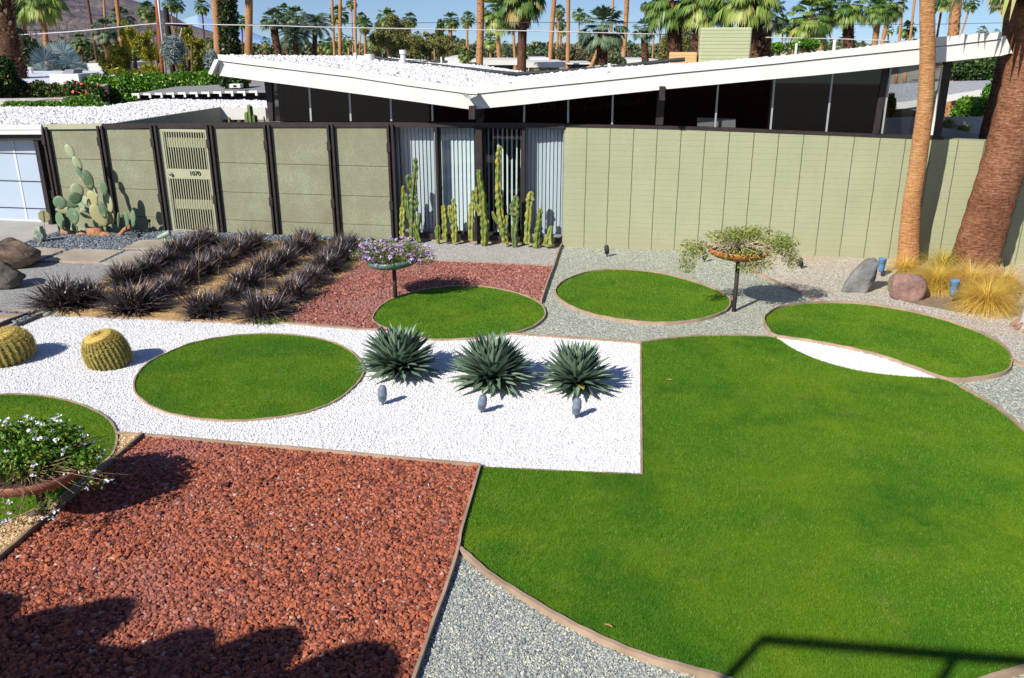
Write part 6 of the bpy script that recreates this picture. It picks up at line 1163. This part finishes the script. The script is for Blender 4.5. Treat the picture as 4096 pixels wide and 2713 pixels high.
# agave-like blades and cactus peeping over the fence
for (x, y, w, h, lb) in ((920, 482, 18, 26, 'small round topped cactus peeping over the fence, left one'), (1004, 450, 34, 60, 'clustered column cactus peeping over the fence before the white fascia'), (1058, 478, 10, 24, 'thin cactus tip at the left end post of the clerestory')):
    Y = FW(x, 490, -1.6)[1]; m = mpp(Y); P0 = at(x, y + h / 2, Y); P0[2] = 0; mb = MB(); zt = at(x, y - h / 2, Y)[2]
    for dx, dz in ((0, 0), (-.35, .14), (.4, .2)): 
        if w < 20 and dx: continue
        mb.tube([(dx * w * m, 0, -.05), (dx * w * m, 0, zt * .6), (dx * w * m * 1.1, 0, zt - dz - .03), (dx * w * m * 1.1, 0, zt - dz)], [w * m * .3, w * m * .34, w * m * .26, .01], 14, None, True, lambda th, i: 1 + .2 * math.cos(5 * th))
    tag(obj('courtyard_cactus', mb, TOTD, None, False, tuple(P0)), lb, 'cactus')
# ---------------- the two near palms on the right
def bigpalm(lb, pts_px, mat, Y0, topz, seed, sides=28, lumpy=.03, yl=0):
    b = G(*pts_px[0][:2]); Y = b[1] if Y0 is None else Y0; P = [np.array([b[0], Y, -.05])]; rd = [pts_px[0][2] * mpp(Y) / 2 * 1.06]
    for (x, y, w) in pts_px: P.append(at(x, y, Y - yl * max(0, at(x, y, Y)[2]))); rd.append(w * (P[-1][1] * CP - (P[-1][2] - H) * SP) / FPX / 2)
    P[1][2] = max(P[1][2], .02); d = (P[-1] - P[-3]) / max(.1, (P[-1][2] - P[-3][2]))
    while P[-1][2] < topz: P.append(P[-1] + d * .8); rd.append(rd[-1] * .97)
    base = np.array([b[0], Y, 0]); tr = thing('palm_tree', lb, 'palm tree', base); PC = np.array(catmull([p - base for p in P], 5, False)); rr_ = np.interp(np.linspace(0, len(rd) - 1, len(PC)), range(len(rd)), rd)
    st = np.random.RandomState(seed); ph = st.rand(8) * 6; lob = lambda th, i: 1 + lumpy * (math.sin(3 * th + ph[0] + i * .12) * .5 + math.sin(7 * th + ph[1] + i * .31) * .35 + .5 * math.sin(i * 1.9 + ph[2]) + .3 * math.sin(13 * th + i * .9))
    tk = obj('trunk', MB().tube(PC, rr_, sides, None, True, lob), mat, tr, True); return tr, PC, rr_, tk
tr1, pc1, rd1, tk1 = bigpalm('slim smooth tan palm standing close before the block wall', [(3630, 1062, 88), (3634, 1010, 82), (3640, 900, 74), (3652, 780, 68), (3668, 680, 66), (3682, 574, 66), (3700, 430, 61), (3708, 300, 60), (3710, 150, 58), (3708, 0, 57)], BK_TAN, None, 9.5, 1, lumpy=.02, yl=.19)
cr = link('crown', FCR[0], None, tr1); cr.location = tuple(pc1[-1]); cr.scale = (1.9, 1.9, 1.8)
mb = MB(); rg = G(3630, 1068)
tr2, pc2, rd2, tk2 = bigpalm('thick reddish cracked palm leaning right at the right border', [(3888, 1075, 178), (3905, 1020, 178), (3934, 920, 172), (3962, 820, 168), (4002, 700, 164), (4036, 574, 160), (4072, 420, 152), (4096, 300, 146), (4118, 180, 138), (4140, 60, 134)], BK_BIG, None, 5.6, 5, lumpy=.045)
obj('leaf_bases', flaps([p for p in pc2[-9:]], list(rd2[-9:]), 200, .22, 9, .35, None, True), BOOT, tk2)['kind'] = 'stuff'
cr = link('crown', FCB[1], None, tr2); cr.location = tuple(pc2[-1] + np.array([-.0, 0, .32])); cr.rotation_euler = (0, 0, 2.2); cr.scale = (2.1, 2.1, 1.95)
tr3, pc3, rd3, tk3 = bigpalm('shaded straight palm trunk close behind the leaning one', [(3900, 900, 60), (3945, 574, 60), (3985, 400, 58), (4020, 220, 52), (4045, 50, 48)], BK_BIG, 17.0, 8, 8, lumpy=.03)
# white painted stump at the right border
P = G(4142, 1318); t = thing('palm_tree', 'white painted palm foot with bare roots cut by the right border', 'palm tree', P); obj('trunk', MB().tube([(0, 0, -.05), (0, 0, .12), (.02, 0, .4), (.1, 0, 1.2), (.3, 0, 3.5), (.5, 0, 6)], [.30, .20, .19, .17, .16, .15], 20), M_plain('white_painted_bark', (.60, .57, .54), (.36, .30, .26), 14, .8, 40, .02), t, True)
rt = MB(); random.seed(3)
for i in range(46):
    a = random.random() * 6.283; rt.tube([(.16 * math.cos(a), .16 * math.sin(a), .12), (.26 * math.cos(a), .26 * math.sin(a), .05), (.33 * math.cos(a), .33 * math.sin(a), -.03)], [.022, .02, .01], 6)
obj('roots', rt, M_plain('root_brown', (.38, .22, .14), (.22, .12, .08), 20, .9, 40, .01), t, True)
rt = MB()
for i in range(70):
    a = random.random() * 6.283; q = rd2[0]; rt.tube([(q * .9 * math.cos(a), q * .9 * math.sin(a), .10 + .08 * random.random()), (q * 1.12 * math.cos(a), q * 1.12 * math.sin(a), .06), (q * 1.25 * math.cos(a), q * 1.25 * math.sin(a), -.04)], [.02, .03, .02], 6)
obj('roots', rt, M_plain('root_brown2', (.36, .22, .16), (.2, .12, .09), 20, .9, 40, .01), tr2, True)
# ---------------- utility pole, wires
Yp = 31.0; t = thing('utility_pole', 'brown wooden utility pole with a grey conduit pipe beside it', 'utility pole', at(655, 400, Yp) * np.array([1, 1, 0])); b = np.array(t.location); m = mpp(Yp)
a, c = at(628, 0, Yp) - b, at(653, 300, Yp) - b; g_ = c + (c - a) * (c[2] / (a[2] - c[2])); obj('pole', MB().tube([g_, a + (a - g_) * .5], 8.5 * m, 14), M_bark('pole_wood', (.12, .03, .015), (.25, .07, .03), (.35, .12, .05), 4, 18, .01), t, True)
a, c = at(637, 0, Yp) - b, at(668, 295, Yp) - b; g_ = c + (c - a) * (c[2] / (a[2] - c[2])); obj('conduit', MB().tube([g_ - np.array([0, .1, 0]), a + (a - g_) * .5 - np.array([0, .1, 0])], 4 * m, 10), M_plain('galvanised', (.45, .47, .46), (.38, .4, .4), 5, .4, metallic=.4), t, True)
Yq = 31.8; t = thing('utility_pole', 'black stub pole with a short crossarm right of the brown pole', 'utility pole', at(700, 400, Yq) * np.array([1, 1, 0])); b = np.array(t.location); a, c = at(662, 30, Yq) - b, at(692, 290, Yq) - b; g_ = c + (c - a) * (c[2] / (a[2] - c[2]))
TAR = M_plain('tarred_wood', (.015, .012, .012), (.03, .025, .024), 12, .7); obj('pole', MB().tube([g_, a], 10 * m, 12), TAR, t); a, c = at(676, 96, Yq - .2) - b, at(752, 106, Yq + .6) - b; obj('crossarm', MB().tube([a, c], 4.5 * m, 6), TAR, t)
a, c = at(728, 112, Yq) - b, at(700, 225, Yq) - b; obj('brace', MB().tube([a, c], .02, 6), M_plain('brace_grey', (.5, .5, .52)), t)
def wire(pts, Y, rad, mat, lb):
    P = catmull([at(x, y, Y + dy) for x, y, dy in pts], 8, False); tag(obj('overhead_wire', MB().tube(P, rad, 6), mat, None, True), lb, 'wire')
WW = M_plain('pale_cable', (.62, .60, .60), (.55, .54, .55), 3, .5); WD = M_plain('dark_cable', (.05, .055, .06), (.07, .07, .08), 3, .5)
wire([(-200, 152, 0), (0, 143, 0), (180, 134, 0), (330, 123, 0), (480, 108, 0), (630, 95, 0), (760, 97, 0), (900, 100, 0), (1100, 103, 0), (1250, 108, 0), (1600, 115, 0), (1850, 119, 0), (2100, 124, 0), (2350, 130, 0), (2800, 142, 0), (3100, 151, 0), (3350, 156, 0), (3560, 163, 0)], 31, .0165, WW, 'thick pale cable sagging across the sky, lower of the two wires')
wire([(-200, 123, 0), (0, 123, 0), (350, 121, 0), (630, 104, 0), (760, 99, 0), (1000, 98, 0), (1400, 95, 0), (1600, 92, 0), (2100, 90, 0), (2600, 91, 0), (3100, 95, 0), (3640, 98, 0), (4050, 91, 0), (4300, 86, 0)], 31.4, .009, WD, 'thin dark cable high across the sky, upper of the two wires')
# ---------------- pergola and neighbour buildings
pg = thing('pergola', 'dark brown pergola roof with white rafter ends beyond the pebbled flat roof', 'pergola', (0, 0, 0)); Ypg = FW(560, 400, -9)[1]
a, b_ = FW(545, 374, -7.4), FW(1062, 362, -7.4); pg.location = tuple(np.array([a[0], a[1], 0])); A0 = np.array(pg.location); dv = (b_ - a); dv[2] = 0; Lp = np.linalg.norm(dv); dv /= Lp; zt = a[2]; zt2 = b_[2]
pg.rotation_euler = (0, 0, math.atan2(dv[1], dv[0])); zb = FW(545, 418, -7.4)[2]
def lin(x): return zt + (zt2 - zt) * x / Lp
GM = M_plain('grey_membrane', (.26, .26, .27), (.22, .22, .23), 3, .8)
mb = MB(); mb.hexa([(0, .0, zt), (Lp + .3, .0, zt2), (Lp + .3, 2.6, zt2 + .13), (.15, 2.6, zt + .13)], (0, 0, -.05)); obj('roof', mb, GM, pg)
obj('beam', MB().box((-.05, .1, zb), (.12, .25, zt - .04)).box((0.12, .3, zb), (Lp + .3, .4, zt - .07)), BROWN, pg)
for i in range(11):
    x = .12 + i * (Lp) / 11; obj('rafter', MB().box((x, -.10, lin(x) - .14), (x + .045, 1.2, lin(x) - .052)), BROWN, pg); obj('rafter_end', MB().box((x - .01, -.14, lin(x) - .13), (x + .055, -.101, lin(x) + .01)), WHITE, pg); obj('fascia_piece', MB().box((x - .24, -.05, lin(x) - .06), (x - .03, -.02, lin(x) - .0)), WHITE, pg)
for i in range(7): obj('slat', MB().box((.2, .45 + i * .12, zt - .12), (Lp, .50 + i * .12, zt - .08)), BROWN, pg)
o = thing('air_unit', 'small white box unit standing on the pergola roof', 'box unit', at(940, 352, 25)); m = mpp(25); obj('casing', MB().box((-20 * m, 0, 0), (20 * m, .3, 14 * m)), WHITE, o); obj('louvre', MB().box((-6 * m, -.01, 3 * m), (6 * m, -.001, 10 * m)), BROWN, o)
def slabhouse(lb, x0, x1, ytop_, ybot_, Y, rthick=.25, wallc=None, open_=True, depth=8):
    m = mpp(Y); A_, B_ = at(x0, ytop_, Y), at(x1, ytop_, Y); zt = A_[2]; zw = at(x0, ybot_, Y)[2]; t = thing('neighbour_house', lb, 'house', (A_[0], Y, 0)); w = B_[0] - A_[0]
    o_ = obj('roof', MB().box((0, 0, zt - rthick), (w, depth, zt)), WHITE, t); obj('wall', MB().box((.3, .6, 0), (w - .3, depth - .3, zt - rthick)), wallc or BROWN, t)
    k = max(2, int(w / 1.6))
    for i in range(k): xx = .4 + i * (w - .8) / k; obj('window', MB().box((xx + .1, .57, zt - rthick - 1.0), (xx + (w - .8) / k - .12, .598, zt - rthick - .08)), M_plain('teal_pane', (.05, .08, .09), (.12, .17, .18), 1.2, .2), t); 
    return t
GW = M_plain('grey_wall', (.30, .30, .28), (.26, .26, .24), 2)
slabhouse('low dark glazed flat roofed house left of the skirted palm', 1880, 2075, 241, 285, 48)
slabhouse('white flat roofed house with grey panels right of the skirted palm', 2105, 2262, 250, 290, 46, wallc=GW)
slabhouse('white upper volume of the flat house over the grey panels', 2120, 2195, 232, 250, 54, 1.0)
slabhouse('long dark fence like house behind the bare trunks right of centre', 2270, 2380, 253, 275, 60, .08)
slabhouse('white flat house left of the tan chimney', 2505, 2650, 239, 262, 50, .5, wallc=WHITE)
slabhouse('small white boxy house above the left white neighbour roof', 348, 432, 254, 278, 60, .7, wallc=WHITE)
slabhouse('white round edged roof at the dip of the butterfly roof', 1778, 1840, 231, 250, 36, .7, wallc=WHITE)
# white neighbour roof at left: sloped slab
t = thing('neighbour_house', 'white low pitched neighbour roof at the left behind the blossoming hedge', 'house', at(200, 400, 30) * np.array([1, 1, 0])); b = np.array(t.location)
q = [at(-300, 350, 26.5) - b, at(395, 350, 26.5) - b, at(500, 312, 30) - b, at(405, 284, 36) - b, at(-300, 284, 36) - b]; mb = MB(); mb.add([tuple(p) for p in q] + [tuple(p - np.array([0, 0, .3])) for p in q], [(0, 1, 2, 3, 4), (9, 8, 7, 6, 5)] + [(i, i + 5, (i + 1) % 5 + 5, (i + 1) % 5) for i in range(5)]); obj('roof', mb, M_plain('white_membrane', (.62, .66, .74), (.56, .60, .68), .6, .7), t)
obj('wall', MB().box((q[0][0] + .3, -3.2, 0), (q[1][0] - .3, 5, q[0][2] - .35)), WHITE, t)
for x, y in ((92, 283), (124, 283)):
    p = at(x, y + 4, 34) - b; m = mpp(34); obj('vent_pipe', MB().lathe([(7 * m, -.1), (7 * m, 8 * m), (10 * m, 8 * m), (10 * m, 17 * m), (0, 17 * m)], p, 14), WHITE, t)
p = at(262, 345, 27.5); m = mpp(27.5); t = thing('rooftop_unit', 'big white air conditioner box with a grey grate on the left neighbour roof', 'air conditioner', (p[0], p[1], 0)); obj('casing', MB().box((-54 * m, 0, p[2] - .2), (54 * m, 1.3, p[2] + 44 * m)), WHITE, t)
o = obj('grate', MB().hexa([(-20 * m, .2, p[2] + 44 * m), (24 * m, .2, p[2] + 44 * m), (18 * m, .4, p[2] + 58 * m), (-15 * m, .4, p[2] + 58 * m)], (0, .6, 0)), M_plain('grate_grey', (.3, .32, .34), (.2, .2, .22), 60, .6), t)
# grey garden wall, tile roof bit
W_ = [at(x, y, 23.4) for x, y in ((-300, 400), (170, 392), (260, 392))]; tag(obj('garden_wall', MB().hexa([W_[0] * np.array([1, 1, 0]), W_[2] * np.array([1, 1, 0]), W_[2], W_[0]], (0, .2, 0)), M_plain('rough_grey_wall', (.46, .44, .42), (.36, .34, .32), 3, .9)), 'low grey garden wall between the two left hedges', 'wall')
q = [at(150, 402, 23.0), at(400, 400, 23.0), at(395, 383, 24.6), at(275, 384, 24.6)]; tag(obj('tiled_canopy', MB().hexa(q, (0, 0, -.08)), M_plain('brown_tile', (.26, .18, .16), (.2, .14, .12), 10)), 'small brown roof corner left of the bright hedge block', 'roof')
q = [at(150, 432, 22.95), at(250, 432, 22.95), at(330, 402, 23.0), at(200, 402, 23.0)]; tag(obj('white_gable', MB().hexa(q, (0, .1, 0)), WHITE), 'white gable triangle under the small brown roof corner', 'gable')
# right: neighbour with grey stone roof, walls
t = thing('neighbour_house', 'neighbour house with grey gravel roof and white fascia, seen past the right glass corner', 'house', at(3800, 420, 26) * np.array([1, 1, 0])); b = np.array(t.location)
q = [at(3400, 425, 25) - b, at(3620, 410, 25) - b, at(3990, 350, 25) - b, at(3960, 322, 33) - b, at(3790, 326, 33) - b, at(3400, 345, 33) - b]
GR2 = M_gravel('grey_roof_gravel', [(0, (.22, .23, .25)), (.5, (.4, .41, .44)), (1, (.6, .6, .62))], 22, bd=.02); mb = MB(); mb.add(q + [p - np.array([0, 0, .1]) for p in q], [tuple(range(6)), tuple(reversed(range(6, 12)))] + [(i, i + 6, (i + 1) % 6 + 6, (i + 1) % 6) for i in range(6)]); obj('roof', mb, GR2, t)
q2 = [q[0], q[1], q[2]]; obj('fascia', ribbon([(p[0], p[2] + .02) for p in q2], [(p[0], p[2] - .16) for p in q2], .06, q[0][1] - .08), WHITE, t)
obj('wall', MB().box((q[0][0], 1.0, 0), (q[2][0] - .5, 6, q[2][2] - .9)), BROWN, t)
CW = M_plain('pale_concrete_wall', (.50, .47, .42), (.42, .39, .34), 1.2, .85)
q = [at(3480, 475, 20.5), at(3760, 470, 20.5), at(3990, 470, 20.5)]; tag(obj('garden_wall', ribbon([(p[0], p[2]) for p in q], [(p[0], 0) for p in q], .2, 20.5), CW), 'pale concrete garden wall below the green bush at the right', 'wall')
q = [at(3762, 508, 17.6), at(3850, 525, 17.6), at(3970, 545, 17.6), at(4100, 560, 17.6)]; tag(obj('garden_wall', ribbon([(p[0], p[2]) for p in q], [(p[0], 0) for p in q], .25, 17.6), CW), 'low sloping concrete wall right behind the block wall', 'wall')
leafy('spiky_grass_plant', 'pale spiky grass behind the block wall left of the sloping concrete wall', 'plant', [(3790, 505, 28, 26), (3850, 520, 30, 14)], 18.6, M_rnd('spiky_grass', [(0, (.2, .24, .06)), (1, (.5, .48, .2))], .5), 500, .3, .05, aspect=.05, tilt=np.array([0, 0, 1.2]))
leafy('green_cactus_shrub', 'green cactus like shrub seen behind the slim palm through the glass corner', 'shrub', [(3560, 440, 18, 60), (3740, 420, 14, 50)], 21, LF_DK, 900, .12, .4)
# ---------------- mountains
def mountain(name, prof, Y0, Y1, mat, seed, rough=1.0):
    """prof: skyline photo points; the slope rises from Y0 to the ridge at Y1"""
    st = np.random.RandomState(seed); NI = 240; xsn = np.linspace(prof[0][0], prof[-1][0], NI); yv = np.interp(xsn, [p[0] for p in prof], [p[1] for p in prof]); NJ = 64; V = []
    ph = st.rand(12) * 6; fr = st.uniform(.01, .09, 12)
    for i, (x, y) in enumerate(zip(xsn, yv)):
        top = at(x, y, Y1)
        for j in range(NJ):
            v = j / (NJ - 1); Yj = Y0 + (Y1 - Y0) * v; X_ = at(x, y, Yj)[0]; z = top[2] * v ** 1.15
            pv = Vector((X_ * .0030 + Yj * .0012, Yj * .0022, seed)); rv = (1 - 2 * abs(mnoise.fractal(pv, .8, 2.1, 6))) * 2.2 + mnoise.fractal(pv * 7, .9, 2.2, 4) * .8
            z += rough * top[2] * (.022 * rv * math.sin(math.pi * min(1, v * 1.02)) + .005 * st.normal() * (1 - v ** 4)); V.append((X_, Yj, max(z, -2)))
    V = np.array(V); q = np.array([[i * NJ + j, (i + 1) * NJ + j, (i + 1) * NJ + j + 1, i * NJ + j + 1] for i in range(NI - 1) for j in range(NJ - 1)])
    o = link(name, mesh_np(name, V, [q], rs.rand(len(q)), True), mat); o['kind'] = 'structure'; return o
m, nt, bs = newmat('rocky_slope', .95, .05); v = coords(nt); r = ramp(nt, [(.38, (.13, .115, .15)), (.5, (.235, .20, .205)), (.64, (.36, .30, .275))]); nt.links.new(noise(nt, v, .018, 9, .72), r.inputs[0]); nt.links.new(r.outputs[0], bs.inputs['Base Color']); bump(nt, bs, noise(nt, v, .03, 9, .75), 1, 14); ROCKY = m
mountain('mountain', [(-900, -260), (-300, -200), (0, -130), (200, -90), (400, -45), (500, -14), (533, 1), (571, 13), (625, 32), (679, 56), (730, 87), (793, 110), (844, 125), (900, 142), (954, 160), (1008, 186), (1061, 197), (1110, 215), (1160, 235)], 700, 2300, ROCKY, 3)
mountain('distant_mountain', [(600, 120), (700, 72), (735, 78), (790, 60), (850, 78), (960, 110), (1060, 150), (1200, 185), (1400, 208), (1700, 215)], 5600, 7600, M_plain('haze_blue_slope', (.30, .45, .70), (.28, .43, .68), .002, 1, spec=0), 5, .3)  # air haze is put into the slope's sky-blue colour
# ---------------- the open-top bus the picture is taken from (behind and below the camera)
bus = thing('tour_bus', 'open top tour bus deck with railings and unseen passenger shadow forms around the camera', 'bus', (0, -1.2, 0), R(-6))
BP = M_plain('bus_paint', (.35, .05, .04), (.33, .05, .04), 2, .4)
obj('body', MB().box((-9, -1.5, .35), (3.5, 1.2, 2.15)), BP, bus); obj('parapet', MB().box((-9, 1.16, 2.16), (3.5, 1.2, 2.7)), BP, bus)
for x in (-7, 1.5): obj('wheel', MB().tube([(x, 1.0, .48), (x, 1.3, .48)], .48, 24), BLK, bus)
RL = MB(); so_ = np.array([-sd[0], -sd[1]]) / (-sd[2])
def cast(px, py, z): # point at height z whose shadow falls on the photo point
    g = G(px, py); return np.array([g[0] + so_[0] * z, g[1] + so_[1] * z, z])
Z = 4.65; c0 = cast(3056, 2560, Z); c1_ = cast(4096, 2646, Z); d_ = c1_ - c0; c2_ = c0 + d_ * 2.2; brn = cast(3825, 2626, Z)
wl = lambda P: np.array([(P[0]) * math.cos(R(6)) - (P[1] + 1.2) * math.sin(R(6)), P[0] * math.sin(R(6)) + (P[1] + 1.2) * math.cos(R(6)), P[2]])
obj('rail', MB().tube([wl(c0 + np.array([-.0, 0, -2.45])), wl(c0), wl(c2_)], .045, 8).tube([wl(brn), wl(brn - np.array([0, 0, 2.45]))], .032, 8), STEEL, bus)
ST = M_plain('shadow_form_blue', (.1, .12, .3), (.09, .1, .26), 4)
for (px, py, w) in ((60, 2415, .34), (300, 2440, .2), (519, 2425, .30), (848, 2545, .28), (1180, 2545, .30), (1540, 2620, .36)):  # unseen rounded forms, added to cast the passengers' head shadows
    P = cast(px, py, 3.95); q = wl(P); m_ = MB().lathe([(0, -1.75), (w * .8, -1.75), (w * .9, -.3), (w * .75, -.12), (w * .42, -.02), (0, 0)], q, 16); obj('head_shadow_form', m_, ST, bus, True)
q1, q2 = wl(cast(-100, 2500, 3.5)), wl(cast(1700, 2740, 3.5)); obj('shadow_block', MB().hexa([q1 - np.array([0, 0, 1.3]), q2 - np.array([0, 0, 1.3]), q2 , q1], (0, -.5, 0)), ST, bus)  # unseen block, added to darken the ground below the head shadows
